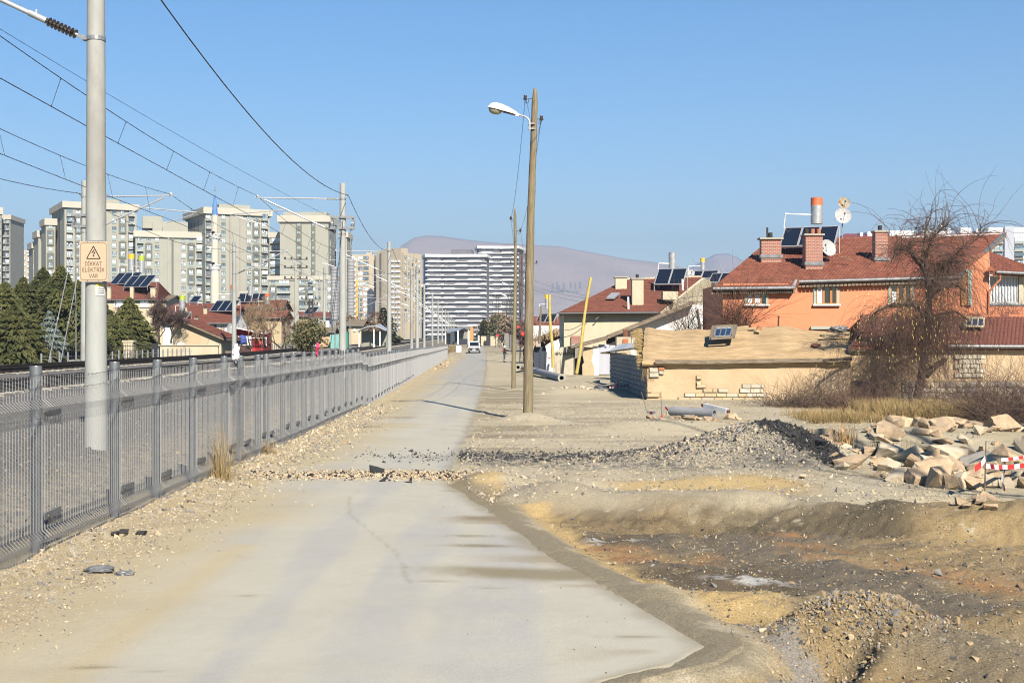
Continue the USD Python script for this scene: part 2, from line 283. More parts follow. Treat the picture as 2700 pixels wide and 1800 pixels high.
# ================================================================ the lie of the land
def xf(y): return np.interp(y, [0, 30, 45, 89, 165, 400], [-4.85, -4.88, -5.0, -6.25, -8.4, -15.2])     # wire fence
def mx(y): return np.interp(y, [0, 22, 62, 99, 137, 700], [-6.7, -7.15, -8.2, -9.5, -10.75, -29.3])      # near row of masts
def tx1(y): return mx(y) - 4.6
def tx2(y): return mx(y) - 8.6
def rise(y): return np.interp(y, [0, 80, 550, 700], [0, 0.03, 2.6, 3.0])
def rz1(y): return 1.31 + rise(y)
def rz2(y): return 1.45 + rise(y)
RY = [0, 7, 8.44, 8.93, 9.43, 10.7, 11.7, 13.56, 16.9, 19.9, 21.9, 24, 33.6, 59, 107, 200, 300, 420]
RX = [-.6, .2, .6, 1.19, 1.45, 1.17, .9, .36, -.25, -.92, -1.0, -1.02, -1.04, -1.3, -2.0, -4.0, -6.6, -9.5]
def xr(y): return np.interp(y, RY, RX)                                                                # right edge of the asphalt
def wob(y): return .10 * (meshkit.fbm(np.stack([0 * np.asarray(y, float), np.asarray(y, float) * 2.2, 0 * np.asarray(y, float)], -1), 4, 21) - .5) * np.clip(np.asarray(y, float) / 12, .5, 3)
def xr2(y): y = np.asarray(y, float); return xr(y) + wob(y)
def hfar(y): return 1.3 * sstep(165, 262, y) + 0.5 * sstep(262, 420, y)
def bump2(x, y, cx, cy, rx, ry, h, rot=0.0):
    c, s = math.cos(rot), math.sin(rot); a = ((x - cx) * c + (y - cy) * s) / rx; b = (-(x - cx) * s + (y - cy) * c) / ry
    return h * np.exp(-(a * a + b * b) ** 1.3)
def xy0(n, x, y, k, seed=0): return meshkit.fbm(np.stack([x * k, y * k, np.full_like(x, 0.37)], -1), n, seed) - 0.5
def exc(x, y):      # the dug-over ground beside the road
    n = xy0(3, x, y, 0.55, 5) * 1.1
    return sstep(0.0, 0.45, x - xr(y) - 0.25 + n * 0.25) * (1 - sstep(16.6, 17.4, y + n * 1.2 - 0.15 * x)) 
def hmound(x, y):
    h = bump2(x, y, 2.72, 10.15, .62, .48, .40) + bump2(x, y, 3.3, 9.5, .62, .42, .20, -.4) + bump2(x, y, 1.9, 11.5, .8, .4, .14, .1)
    h = h - bump2(x, y, 2.32, 9.35, .50, .30, .14, .5) + bump2(x, y, 2.62, 9.18, .12, .50, .12, -.45)
    h = h + bump2(x, y, 4.25, 10.3, .7, .5, .26) - bump2(x, y, 4.3, 9.55, .35, .2, .14, .7) + bump2(x, y, 4.5, 9.3, .5, .15, .12, .6)
    h = h + bump2(x, y, .55, 18.4, .6, .9, .22) + bump2(x, y, -.38, 20.1, .55, .8, .20) + bump2(x, y, 1.3, 17.9, .9, .6, .14)
    h = h + bump2(x, y, 2.6, 17.4, 1.0, .7, .20, .2) + bump2(x, y, 3.7, 17.2, .8, .6, .16) + bump2(x, y, 5.0, 16.6, 1.0, .8, .30) + bump2(x, y, 6.6, 16.3, .9, .8, .34) + bump2(x, y, 7.9, 15.9, .9, .9, .3)
    h = h - bump2(x, y, 2.2, 16.3, 1.1, .35, .10, .15) - bump2(x, y, 4.2, 15.9, .6, .3, .10, -.3) - bump2(x, y, 5.9, 15.4, .6, .35, .1, .4)
    h = h + bump2(x, y, 3.55, 20.4, .9, .6, .13) + bump2(x, y, 1.6, 20.0, 1.6, .35, .06)
    h = h + bump2(x, y, 4.35, 24.6, 1.9, 1.5, .34) + bump2(x, y, 4.7, 24.4, 1.05, .85, .32) + bump2(x, y, 5.7, 23.7, .9, .6, .2, -.5)
    h = h + bump2(x, y, .44, 36.0, .75, 1.2, .24) + bump2(x, y, 2.6, 56.0, 1.5, 1.4, .22) + bump2(x, y, .2, 58, .5, 1.5, .12)
    h = h + bump2(x, y, 3.9, 32.6, 2.2, 1.6, .25) + bump2(x, y, 8.9, 27.5, 3.6, 2.6, .38, .0) + bump2(x, y, 9.2, 18.3, 1.1, .8, .3)
    return h
def hground(x, y):
    x = np.asarray(x, float); y = np.asarray(y, float); s = xf(y) - x
    left = np.interp(s, [-.9, -.2, .3, 2.3, 5.2, 14.5, 22, 40, 70], [0, .05, .05, .42, .98, .98, .5, .4, .3]) * (y > -40)
    left = left * (1 + 0 * y) + np.where(s > 1.0, rise(y) * sstep(1, 4, s), 0)
    h = hfar(y) * sstep(-6.0, 2.0, -s) + left + 0.15 * sstep(56, 75, y) * sstep(1.0, 3.5, x) * (1 - sstep(160, 220, y))
    near = (y > 5) & (y < 75)
    e = np.where(near, exc(x, y), 0)
    h = h - .15 * e + np.where(near, hmound(x, y), 0); bank = np.where(near, e * sstep(14.6, 15.6, y) * (1 - sstep(17.6, 18.6, y)), 0); r0 = xy0(5, x, y, 1.3, 6); h = h + bank * .32 * (.12 - np.abs(r0)) + np.where(near, .022 * np.sin((x * .8 + y) * 42) * (bump2(x, y, 2.25, 9.25, .38, .38, 1.0) + bump2(x, y, 2.4, 16.6, .9, .4, 1.0) + bump2(x, y, 5.6, 15.9, .8, .4, 1.0)), 0)
    right = sstep(.05, .8, x - xr(y))
    r1 = xy0(4, x, y, 1.7, 1); r2 = xy0(3, x, y, 7.0, 2)
    amp = .012 + .055 * e + .04 * right * (y < 26) + .012 * right + .03 * (s > .2)
    h = h + np.where(near, r1 * amp * (1.0 + .8 * e) + r2 * amp * .55, r1 * amp * .6)
    dd = -s; strip = (dd > -.4) * (1 - sstep(.45, 1.9, dd + r1 * .9))
    h = h + strip * np.where(near | True, .055 + .07 * np.maximum(r1, -.3) + .05 * r2, 0)
    x2 = xr2(y); g = x - x2; inroad = (dd > .3) & (g < .25) & (y < 430) & (y > -30)
    under = np.where(g > -.6, -.012 + .035 * sstep(-.22, .12, g + r2 * .35), -.03)
    lowl = .075 * (1 - sstep(.35, 1.5, dd + r1 * 1.4 + r2 * .5)) - .03 + .03 * r2 * (dd < 1.2)
    hr = hfar(y) + np.maximum(under, lowl)
    return np.where(inroad & (g < 0), hr, np.where(inroad, np.maximum(h, hr) * sstep(0, .25, g) + hr * (1 - sstep(0, .25, g)), h))
def zg(x, y): return float(hground(np.array([x]), np.array([y]))[0])

def mixc(c, k, m): return c * (1 - m[:, None]) + np.asarray(k, float) * m[:, None]
def ground_color(x, y):
    n1 = xy0(5, x, y, .6, 11); n2 = xy0(5, x, y, 2.6, 12); n3 = xy0(4, x, y, 11.0, 13); st = meshkit.fbm(np.stack([x * .35, y * 1.6, 0 * x], -1), 5, 14) - .5
    yy = np.maximum(y, 3.0); u = 1350 + FPX * x / yy + n1 * 120 + n2 * 60 + n3 * 22; v = 900 + 7594 / yy + (n2 * 30 + st * 40 + n3 * 12) * np.clip(12 / yy, .1, 1.4)
    PALE, TAN, YEL, BRN, DRK, RST, GRY, WHT = (.52, .455, .32), (.37, .27, .135), (.52, .38, .175), (.165, .125, .075), (.10, .08, .055), (.33, .185, .085), (.25, .235, .205), (.62, .62, .60)
    c = np.tile(np.array(PALE), (len(x), 1))
    c = mixc(c, (.46, .395, .265), sstep(-.08, .14, n1)); c = mixc(c, (.58, .52, .39), sstep(0, .2, n2) * .6); c = mixc(c, (.36, .325, .26), sstep(.05, .2, st) * .35)
    s = xf(y) - x
    def box(u0, u1, v0, v1, su=25, sv=8): return sstep(u0 - su, u0 + su, u) * (1 - sstep(u1 - su, u1 + su, u)) * sstep(v0 - sv, v0 + sv, v) * (1 - sstep(v1 - sv, v1 + sv, v))
    def band(ua, va, ub, vb, w, soft=.5, e0=60):
        t = (u - ua) / (ub - ua); d = np.abs(v - (va + (vb - va) * t)); return (1 - sstep(w * soft, w, d)) * sstep(ua - e0, ua + e0, u) * (1 - sstep(ub - e0, ub + e0, u))
    # terrace behind: worn brown streaks near the road, dark crumbs of broken asphalt, yellow gravel
    c = mixc(c, (.27, .225, .145), box(1235, 1420, 1010, 1185, 45, 14) * sstep(-.06, .16, st + .05) * .8)
    c = mixc(c, (.30, .25, .165), box(1400, 1900, 1060, 1180, 60, 16) * sstep(.02, .2, st) * .6)
    c = mixc(c, (.11, .105, .10), band(1200, 1207, 2080, 1222, 30) * sstep(-.14, .12, n3 + .3 * n2) * .9)
    c = mixc(c, (.095, .09, .09), band(1700, 1222, 2150, 1212, 34) * sstep(-.1, .12, n3 + n2) * .9)
    c = mixc(c, (.13, .12, .11), band(1860, 1285, 2150, 1278, 13) * sstep(-.05, .12, n2) * .8)
    c = mixc(c, YEL, band(1600, 1285, 2130, 1290, 24) * .85); c = mixc(c, YEL, box(1205, 1340, 1250, 1345, 25, 12) * .85)
    c = mixc(c, (.34, .30, .22), box(1380, 2200, 1300, 1345, 60, 14) * .7)
    # gravel heap: stones pale on the left, asphalt crumbs dark on its right flank
    c = mixc(c, (.50, .445, .325), bump2(x, y, 4.1, 24.4, 1.8, 1.5, 1.0)); c = mixc(c, (.15, .14, .125), bump2(x, y, 5.0, 23.2, 1.0, .75, 1.0, -.3) * .85)
    c = mixc(c, (.05, .05, .052), np.clip(band(1980, 1138, 2190, 1222, 22, .5, 14) * 1.1, 0, 1))
    # the dug-over ground
    e = exc(x, y) * (y > 5)
    d = np.tile(np.array((.29, .215, .115)), (len(x), 1))
    d = mixc(d, (.17, .14, .10), sstep(-.06, .14, st)); d = mixc(d, (.36, .285, .17), sstep(.06, .2, n2) * .7)
    d = mixc(d, (.40, .35, .25), box(1800, 2700, 1300, 1350, 60, 14) * .9)
    d = mixc(d, BRN, box(1380, 1900, 1330, 1395, 40, 12) * sstep(-.15, .1, n2) * .9)
    d = mixc(d, (.115, .095, .062), box(1900, 2420, 1350, 1388, 40, 10) * .9); d = mixc(d, TAN, box(2420, 2800, 1330, 1430, 60, 14) * .6)
    d = mixc(d, (.13, .105, .07), box(1480, 1760, 1378, 1410, 40, 8)); d = mixc(d, (.155, .13, .095), box(1690, 2250, 1385, 1420, 50, 10) * .8)
    d = mixc(d, RST, band(1330, 1385, 1520, 1412, 24) * .7); d = mixc(d, RST, band(1480, 1424, 2030, 1448, 28) * sstep(-.22, .05, n2) * .95)
    d = mixc(d, (.16, .135, .10), band(1900, 1420, 2720, 1600, 60) * .9)
    d = mixc(d, RST, band(2010, 1388, 2720, 1520, 26) * sstep(-.2, .08, n2 + .5 * st)); d = mixc(d, (.36, .26, .14), band(2150, 1430, 2720, 1500, 18) * .6)
    d = mixc(d, (.13, .102, .066), box(1560, 2120, 1468, 1545, 40, 12) * .95)
    d = mixc(d, WHT, np.clip(band(1880, 1490, 2080, 1505, 9) + band(1540, 1405, 1680, 1399, 6) + band(1760, 1416, 1900, 1408, 6) + band(1640, 1495, 1700, 1492, 5) + band(1790, 1520, 2060, 1540, 22) * sstep(.05, .18, n3 + n2 * .5), 0, 1) * sstep(-.02, .12, st + n3 * .9) * .7)
    d = mixc(d, YEL, box(1640, 2080, 1535, 1625, 40, 12) * .8); d = mixc(d, (.30, .215, .105), box(1940, 2480, 1630, 1830, 50, 18) * .85)
    d = mixc(d, (.34, .245, .12), bump2(x, y, 2.75, 10.0, .8, .7, 1.0) * .9); d = mixc(d, (.22, .19, .14), bump2(x, y, 3.5, 9.5, .9, .5, 1.0) * .8)
    d = mixc(d, (.17, .135, .085), bump2(x, y, 2.55, 9.35, .16, .45, 1.0, -.45) * .9); d = mixc(d, (.19, .155, .105), box(2520, 2800, 1700, 1900, 60, 20) * .8)  # dark arc on the rut wall is its shade, put into the soil colour
    d = mixc(d, (.52, .47, .36), sstep(.19, .26, n3 + n2 * .3) * .6)
    c = c * (1 - e[:, None]) + d * e[:, None]
    # strip along the edge of the asphalt
    g = x - xr(y)
    edge = sstep(-.25, 0, g) * (1 - sstep(.22, .55, g + n2)) * (y < 20) * (y > 5); c = mixc(c, (.275, .235, .16), edge * .9)
    c = mixc(c, YEL, (sstep(.35, .5, g + n2 * .5) * (1 - sstep(.65, .95, g + n2 * .5)) * (y < 17.5) * (y > 12)) * .85)
    c = mixc(c, (.27, .255, .23), sstep(.55, .7, g + n2 * .4) * (1 - sstep(.8, .95, g + n2 * .4)) * (y < 10.8) * (y > 5) * .9)
    # left of the asphalt, and railway land behind the fence
    lf = sstep(-.5, .1, s + n2) * (s < 3); c = mixc(c, (.50, .40, .24), sstep(-1.9, -.9, s + n2) * (s < .5) * .75); c = mixc(c, (.56, .50, .38), (s > -1.3) * (s < .4) * sstep(.02, .16, n3) * .8)
    b = sstep(.2, .6, s); c = mixc(c, (.285, .255, .195), b); c = mixc(c, (.16, .15, .135), b * sstep(-.05, .1, n3) * .8); c = mixc(c, (.115, .12, .07), b * sstep(.1, .2, n1 + n2 * .4) * .5 * (s < 3))
    c = mixc(c, (.135, .132, .125), sstep(1.5, 2.4, s + n2) * (1 - .45 * sstep(.02, .14, n3)))
    # far land
    f = sstep(140, 320, y); c = mixc(c, (.36, .30, .21), f * .7); c = mixc(c, (.22, .19, .13), f * sstep(-.1, .1, n1) * .5)
    return c

def grid_mesh(xs, ys, X2=None):
    h, w = X2.shape; i = np.arange(h - 1)[:, None] * w; k = np.arange(w - 1)[None]
    return np.stack([i + k, i + k + 1, i + w + k + 1, i + w + k], -1).reshape(-1, 4)
rows = np.concatenate([[-30, -12, -3, 2, 5, 6.2], np.geomspace(7, 30, 520)[:-1], np.geomspace(30, 130, 230)[:-1], np.geomspace(130, 9500, 80)])
tin = np.linspace(-.44, .52, 560); cols = np.concatenate([[-4, -2, -1.2, -.8, -.6, -.5], tin, [.6, .7, .9, 1.3, 2, 4]])
GX = np.maximum(rows, 7.0)[:, None] * cols[None]; GY = np.repeat(rows[:, None], len(cols), 1)
GZ = hground(GX.ravel(), GY.ravel())
GF = grid_mesh(None, None, GX); GF = np.vstack([GF[:, [0, 1, 2]], GF[:, [0, 2, 3]]])
K['ground'] = colmat('ground_look', 0.95, 60.0, 0.55, 0.75, 42.0, 0.03)
obj('ground', (np.stack([GX.ravel(), GY.ravel(), GZ], 1), GF), K['ground'], smooth=True, kind='structure', col=ground_color(GX.ravel(), GY.ravel()))

# ---------------------------------------------------------------- the asphalt lane, dusted with pale dirt
rr = np.concatenate([[-25, -8, 2, 6.2], np.geomspace(7, 60, 330)[:-1], np.geomspace(60, 430, 150)]); cc = np.linspace(0, 1, 110)
xl = xf(rr) + 0.50 + 0.012 * np.maximum(rr - 45, 0) + wob(rr); xrr = xr2(rr)
RX2 = xl[:, None] + (xrr - xl)[:, None] * cc[None]; RY2 = np.repeat(rr[:, None], len(cc), 1)
rx, ry = RX2.ravel(), RY2.ravel()
ct_ = np.tile(cc, len(rr)); crown = .010 + .02 * np.sin(np.pi * ct_) - .035 * (ct_ > .999) - .04 * (ct_ < .001)
RZ2 = hfar(ry) + crown + .008 * xy0(3, rx, ry, 1.2, 31)
n1 = xy0(5, rx, ry, .5, 32); n2 = xy0(5, rx, ry, 2.2, 33); n3 = xy0(4, rx, ry, 14.0, 34); st = meshkit.fbm(np.stack([rx * .4, ry * 1.3, 0 * rx], -1), 5, 35) - .5
lng = meshkit.fbm(np.stack([rx * 2.0, ry * .10, 0 * rx], -1), 4, 36) - .5
c = np.tile(np.array((.50, .48, .40)), (len(rx), 1))
c = mixc(c, (.435, .43, .405), sstep(-.10, .14, lng + n1 * .6) * .8); c = mixc(c, (.36, .355, .34), sstep(40, 75, ry) * .6)
c = mixc(c, (.46, .44, .36), sstep(.02, .18, n2 + .4 * n1) * .5)
sl = rx - xf(ry); c = mixc(c, (.49, .42, .275), 1 - sstep(.9, 2.6 + 0 * ry, sl + n1 * 2.6 + n2 * .7)); c = mixc(c, (.43, .36, .235), (1 - sstep(.3, 1.5, sl + n1 * 1.5)) * .6)
c = mixc(c, (.50, .425, .27), np.exp(-((sl - 1.9 - .5 * n1) / .18) ** 2) * (ry < 14) * .8)
gr = xr(ry) - rx; c = mixc(c, (.30, .26, .18), (1 - sstep(0, .28, gr + n2 * .35)) * .75); c = mixc(c, (.33, .27, .185), (1 - sstep(.0, 1.2, gr)) * sstep(.10, .2, st) * .8)
for (a, b, rx_, ry_, k) in ((-.5, 14.7, .35, .09, .7), (-1.0, 12.6, .25, .07, .5), (-2.9, 8.75, .22, .05, .7), (-2.4, 8.65, .2, .03, .6), (.9, 9.7, .22, .05, .7), (-2.3, 11.2, .15, .05, .5), (-.7, 11.9, .2, .06, .5), (-.2, 11.6, .2, .06, .5), (-3.9, 33.5, .6, .35, .8), (-3.3, 37.5, .8, .5, .7), (-4.2, 48.5, .9, .4, .7), (-3.7, 66, .8, .7, .5)):
    c = mixc(c, (.22, .175, .10), bump2(rx, ry, a, b, rx_, ry_, k) * sstep(-.2, .1, n3 + n2))
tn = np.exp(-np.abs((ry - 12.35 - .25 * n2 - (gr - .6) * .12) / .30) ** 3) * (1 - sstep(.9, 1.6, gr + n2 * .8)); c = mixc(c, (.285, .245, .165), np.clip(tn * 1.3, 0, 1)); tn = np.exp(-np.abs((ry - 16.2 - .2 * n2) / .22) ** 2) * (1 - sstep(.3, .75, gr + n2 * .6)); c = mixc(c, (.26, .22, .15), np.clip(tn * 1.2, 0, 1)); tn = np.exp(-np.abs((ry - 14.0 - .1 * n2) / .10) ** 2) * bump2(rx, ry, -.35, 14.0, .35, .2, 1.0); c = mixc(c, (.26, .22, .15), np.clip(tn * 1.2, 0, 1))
crk = np.interp(ry, [11.5, 13.2, 14.6, 16.5, 19], [-.9, -1.15, -1.55, -2.1, -2.4]); c = mixc(c, (.26, .215, .14), np.exp(-((rx - crk - n2 * .06) / .016) ** 2) * (ry > 11.8) * (ry < 18.5) * .4)
c = mixc(c, (.44, .35, .20), np.exp(-(((ry - 21.3 - n1) / .75) ** 2) - (((rx + 2.3) / 1.25) ** 4)) * .85)
c = mixc(c, (.30, .29, .27), np.exp(-((ry - 24.6) / .9) ** 2) * sstep(-2.9, -2.0, rx) * sstep(-.1, .1, n2) * .55)
c = c * (1 + .16 * n3 + .14 * n2 + .12 * st)[:, None]
K['road'] = colmat('asphalt_dust_look', 0.9, 70.0, 0.17, 0.35, 110.0, 0.008)
obj('road', (np.stack([rx, ry, RZ2], 1), grid_mesh(None, None, RX2)), K['road'], smooth=True, kind='structure', col=c)

# ---------------------------------------------------------------- hills
def hill(name, ridge, y, depth, seed, c1, c2, foot=-20.0):
    us = np.linspace(ridge[0][0], ridge[-1][0], 260); top = np.interp(us, [r[0] for r in ridge], [r[1] for r in ridge])
    rows_ = np.linspace(0, 1, 44); V = []
    for t in rows_:
        yy = y - depth * (1 - t); zt = CAM_H - (top - 900) / FPX * y
        xx = (us - 1350) / FPX * y
        prof = t ** 1.5 * .75 + .25 * sstep(.55, 1.0, t)
        z = foot + (zt - foot) * prof
        nn = meshkit.fbm(np.stack([xx / (depth * .12), np.full_like(xx, yy / (depth * .16)), 0 * xx], -1), 6, seed) - .5
        z = z + nn * (zt - foot) * .34 * (math.sin(math.pi * min(t * 1.03, 1)) + .05)
        V.append(np.stack([xx, np.full_like(xx, yy), z], 1))
    yb = y + depth * .5; V.append(np.stack([(us - 1350) / FPX * y, np.full_like(us, yb), np.full_like(us, foot)], 1))
    V = np.array(V); F = grid_mesh(None, None, V[..., 0])
    m = mat(name + '_look', c1, c2, .0025, .95, c3=(.60, .49, .40), s3=.0011, detail=8)
    obj('hill', (V.reshape(-1, 3), F), m, smooth=True, kind='structure')
hill('main_hill', [(300, 905), (700, 850), (900, 765), (1010, 690), (1062, 645), (1092, 626), (1125, 620), (1165, 622), (1230, 632), (1300, 640), (1385, 645), (1480, 650), (1560, 665), (1650, 682), (1720, 690), (1800, 705), (1900, 735), (2000, 775), (2150, 830), (2350, 890), (2500, 905)], 7000.0, 3200.0, 3, (.52, .38, .31), (.42, .31, .25))
hill('back_hill', [(1500, 900), (1700, 780), (1800, 720), (1850, 690), (1885, 670), (1920, 668), (1965, 690), (2010, 715), (2100, 730), (2300, 720), (2500, 760), (2800, 830), (3100, 900)], 9000.0, 1500.0, 7, (.5, .38, .33), (.42, .32, .28))
# ================================================================ railway: ballast, two tracks
def loft(ys, sect):          # sect(y) -> list of (x, z)
    A = [np.array([(x, y, z) for x, z in sect(y)]) for y in ys]; V = np.array(A); F = grid_mesh(None, None, V[..., 0]); return MB().add(V.reshape(-1, 3), F)
by = np.concatenate([[-25, 0], np.linspace(15, 140, 700), np.geomspace(141, 650, 120)])
def bsect(y):
    a, b, r1_, r2_ = float(tx1(y)), float(tx2(y)), float(rz1(y)), float(rz2(y)); g = float(rise(y))
    pts = []
    for x, z in ((a + 3.9, .50 + g), (a + 3.5, .63 + g), (a + 3.1, .72 + g), (a + 2.7, .82 + g), (a + 2.3, .93 + g), (a + 1.95, r1_ - .30), (a + 1.6, r1_ - .22), (a + 1.1, r1_ - .21), (a, r1_ - .22), (a - 1.1, r1_ - .21), (a - 1.65, r1_ - .20), (a - 2.0, r2_ - .22), (b + 1.6, r2_ - .20), (b + 1.1, r2_ - .2), (b, r2_ - .21), (b - 1.1, r2_ - .2), (b - 1.7, r2_ - .22), (b - 2.6, r2_ - .6), (b - 3.6, .45 + g)):
        n = float(meshkit.noise(np.array([x * 2.3, y * 2.3, 0]), 41)) - .5; m = float(meshkit.noise(np.array([x * 7, y * 7, 0]), 42)) - .5
        pts.append((x + m * .05, z + n * .07 + m * .05))
    return pts
_B = [loft(by, lambda y: bsect(y))]
obj('ballast', _B[0], K['ballast'], smooth=40, kind='structure')
ry_ = np.concatenate([np.linspace(10, 160, 60), np.geomspace(165, 640, 40)])
def rail_mesh(xc, zt):
    pr = [(-.036, 0), (-.036, -.035), (-.009, -.05), (-.009, -.14), (-.075, -.155), (-.075, -.172), (.075, -.172), (.075, -.155), (.009, -.14), (.009, -.05), (.036, -.035), (.036, 0), (-.036, 0)]
    return loft(ry_, lambda y: [(float(xc(y)) + px, float(zt(y)) + pz) for px, pz in pr])
def track(name, label, xc, zt, y0):
    t = thing(name, label, 'railway track', (0, 0, 0))
    for k, o in enumerate((.7175, -.7175)): obj('rail', rail_mesh(lambda y, o=o: xc(y) + o, zt), K['rail'], t)
    ys = np.arange(y0, 420, .6); rest = MB(); rng = random.Random(5)
    for i, y in enumerate(ys):
        m = MB(); x = float(xc(y)); z = float(zt(y)) - .172
        m.obox((0, 0, 0), (2.5, .26, .2)); v = m.V[0]; v[v[:, 2] > 0, 1] *= .8; m.rot(math.atan(-.03) + rng.uniform(-.01, .01)); m.move((x + rng.uniform(-.03, .03), y, z - .1))
        if i < 140: obj('sleeper', m, K['sleeper'], t)
        else: rest.join(m)
    obj('sleepers_far', rest, K['sleeper'], t, kind='stuff')
    cl = MB()
    for y in ys[:200]:
        for o in (-.83, -.60, .60, .83): cl.box(float(xc(y)) + o - .05, y - .06, float(zt(y)) - .172, float(xc(y)) + o + .05, y + .06, float(zt(y)) - .125)
    obj('rail_clips', cl, K['dark_metal'], t, kind='stuff')
track('railway_track', 'rusty rails on pale sleepers nearer to the lane fence', tx1, rz1, 24)
track('railway_track', 'rusty rails on pale sleepers on the far side of the embankment', tx2, rz2, 33)

# ================================================================ wire mesh fence along the lane
rng = random.Random(11)
py = [11.0, 13.1, 15.7, 17.5, 19.5, 21.7, 22.9, 24.6, 25.4, 27.2, 28.5, 30.1, 31.4, 33, 34.5, 35.7, 37.2, 38.5, 40, 41.5]
while py[-1] < 165: py.append(py[-1] + rng.choice([1.35, 1.5, 1.5, 1.65]))
py = np.array(py); pz = np.where(py > 41.6, -.17, 0.0) + np.where(py > 90, -.03, 0) + hfar(py)
fen = thing('mesh_fence', 'grey wire mesh fence on round steel posts running beside the lane', 'fence')
lean = np.array([rng.uniform(-.02, .02) for _ in py])
def dent(y, k):      # panels bellied out of line here and there
    return .05 * (float(meshkit.noise(np.array([y * .33, k, 0.5]), 51)) - .5)
for i, y in enumerate(py):
    x = float(xf(y)); m = MB(); zt = 2.0 + pz[i]
    rp = .062 if y < 42 else .055
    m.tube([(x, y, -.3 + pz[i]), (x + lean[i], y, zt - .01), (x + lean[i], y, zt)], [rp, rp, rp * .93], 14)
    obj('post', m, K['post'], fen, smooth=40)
    if y < 75 and i < len(py) - 1:
        for zz, tilt in ((1.53, 0), (.44, .0)):
            b = MB(); q = rng.uniform(-.02, .02); ln = .40 if y < 24 else .26
            b.beam((x + .085, y - .02, zz + pz[i] + q), (x + .105, y + ln, zz + pz[i] + q + rng.uniform(-.03, .03)), .012, .07)
            for s_ in (.06, .30): b.cyl((x + .09, y + s_ * ln / .4, zz + pz[i] + q), (x + .105, y + s_ * ln / .4, zz + pz[i] + q), .012, n=6)
            obj('bracket', b, K['bracket'], fen)
PROF = np.array([(0.0, .05), (.0, .19), (.07, .26), (0, .33), (0, 1.50), (.085, 1.585), (0, 1.66), (0.0, 1.90)])
for i in range(len(py) - 1):
    y0, y1 = py[i] - .03, py[i + 1] + .03; zz = (pz[i] + pz[i + 1]) / 2; far = y0 > 62
    sp, rw = (.0762, .0026) if not far else (.1524, .0045)
    n = max(3, int((y1 - y0) / sp)); yv = np.linspace(y0, y1, n + 1); t = (yv - y0) / (y1 - y0)
    kink = rng.uniform(-.05, .06) if i in (5, 7, 8) else rng.uniform(-.012, .015)
    off = .075 + kink * np.sin(np.pi * t) + np.array([dent(v, 1) for v in yv]); dz = np.array([dent(v, 9) for v in yv]) * .5 + zz
    xv = xf(yv) + off
    m = MB(); P0, P1 = [], []
    for a, b in zip(PROF[:-1], PROF[1:]):
        P0.append(np.stack([xv + a[0], yv, a[1] + dz], 1)); P1.append(np.stack([xv + b[0], yv, b[1] + dz], 1))
    m.segs(np.vstack(P0), np.vstack(P1), rw, rw, 3)
    zh = np.arange(.055, 1.9, .0254 if not far else .0508); zh = zh if far else np.sort(np.concatenate([zh, zh + .0127])); oh = np.interp(zh, PROF[:, 1], PROF[:, 0])
    ks = np.linspace(0, n, 4).astype(int)
    for a, b in zip(ks[:-1], ks[1:]):
        A = np.stack([xv[a] + oh - .004, np.full_like(zh, yv[a]), zh + dz[a]], 1); B = np.stack([xv[b] + oh - .004, np.full_like(zh, yv[b]), zh + dz[b]], 1)
        m.segs(A, B, rw * (.56 if not far else .7), rw * (.56 if not far else .7), 3)
    obj('mesh_panel', m, K['mesh_wire'], fen)
pl = loft(np.linspace(43, 165, 40), lambda y: [(float(xf(y)) - .14, -.4), (float(xf(y)) - .14, .0 + hfar(y)), (float(xf(y)) + .16, .0 + hfar(y)), (float(xf(y)) + .16, -.4)]); pl.move((0, 0, .06))
obj('plinth', pl, K['cap'], fen)
bw = MB()
for zz in (1.80, 1.93):
    for i in range(20):
        a, b = py[i], py[i + 1]; t = np.linspace(0, 1, 9); yy = a + (b - a) * t
        pts = np.stack([xf(yy) + .075, yy, zz - .05 * 4 * t * (1 - t) + np.array([rng.uniform(-.006, .006) for _ in t])], 1); bw.tube(pts, .0022, 3, False)
        k = np.linspace(.04, .96, max(4, int((b - a) / .14))); yk = a + (b - a) * k; C = np.stack([xf(yk) + .075, yk, zz - .2 * k * (1 - k)], 1)
        R = np.array([[rng.gauss(0, 1) for _ in range(3)] for _ in k]); R /= np.linalg.norm(R, axis=1, keepdims=True); bw.segs(C - R * .022, C + R * .022, .0018, .0018, 3)
obj('barbed_wire', bw, K['wire'], fen)
def crumple(c, size, seed, n=3):
    m = trimesh.creation.icosphere(n, 1.0); v = m.vertices; k = meshkit.fbm(v * 1.9 + seed, 4, seed) ; q = meshkit.fbm(v * 4.2 + seed, 2, seed + 3)
    v = v * (0.35 + 1.1 * k + .5 * (q - .5))[:, None] * np.asarray(size); return MB().add(v + np.asarray(c), m.faces)
obj('plastic_bag', crumple(P(607, 932, 22.3) + [0.1, 0, 0], (.07, .12, .16), 3), K['bag'], smooth=True, label='white plastic bag snagged on top of the mesh fence', cat='plastic bag')
pr = MB(); p = P(829, 917, 31.4); pr.tube([p + [0.08, 0, .12], p + [.09, -.03, 0.02], p + [.05, .03, -.1], p + [.09, 0, -.2]], [.03, .05, .035, .01], 5)
obj('ribbon', pr, plain('pink_look', (.7, .06, .16), .6), label='pink cloth ribbon tied to a post of the mesh fence', cat='ribbon')

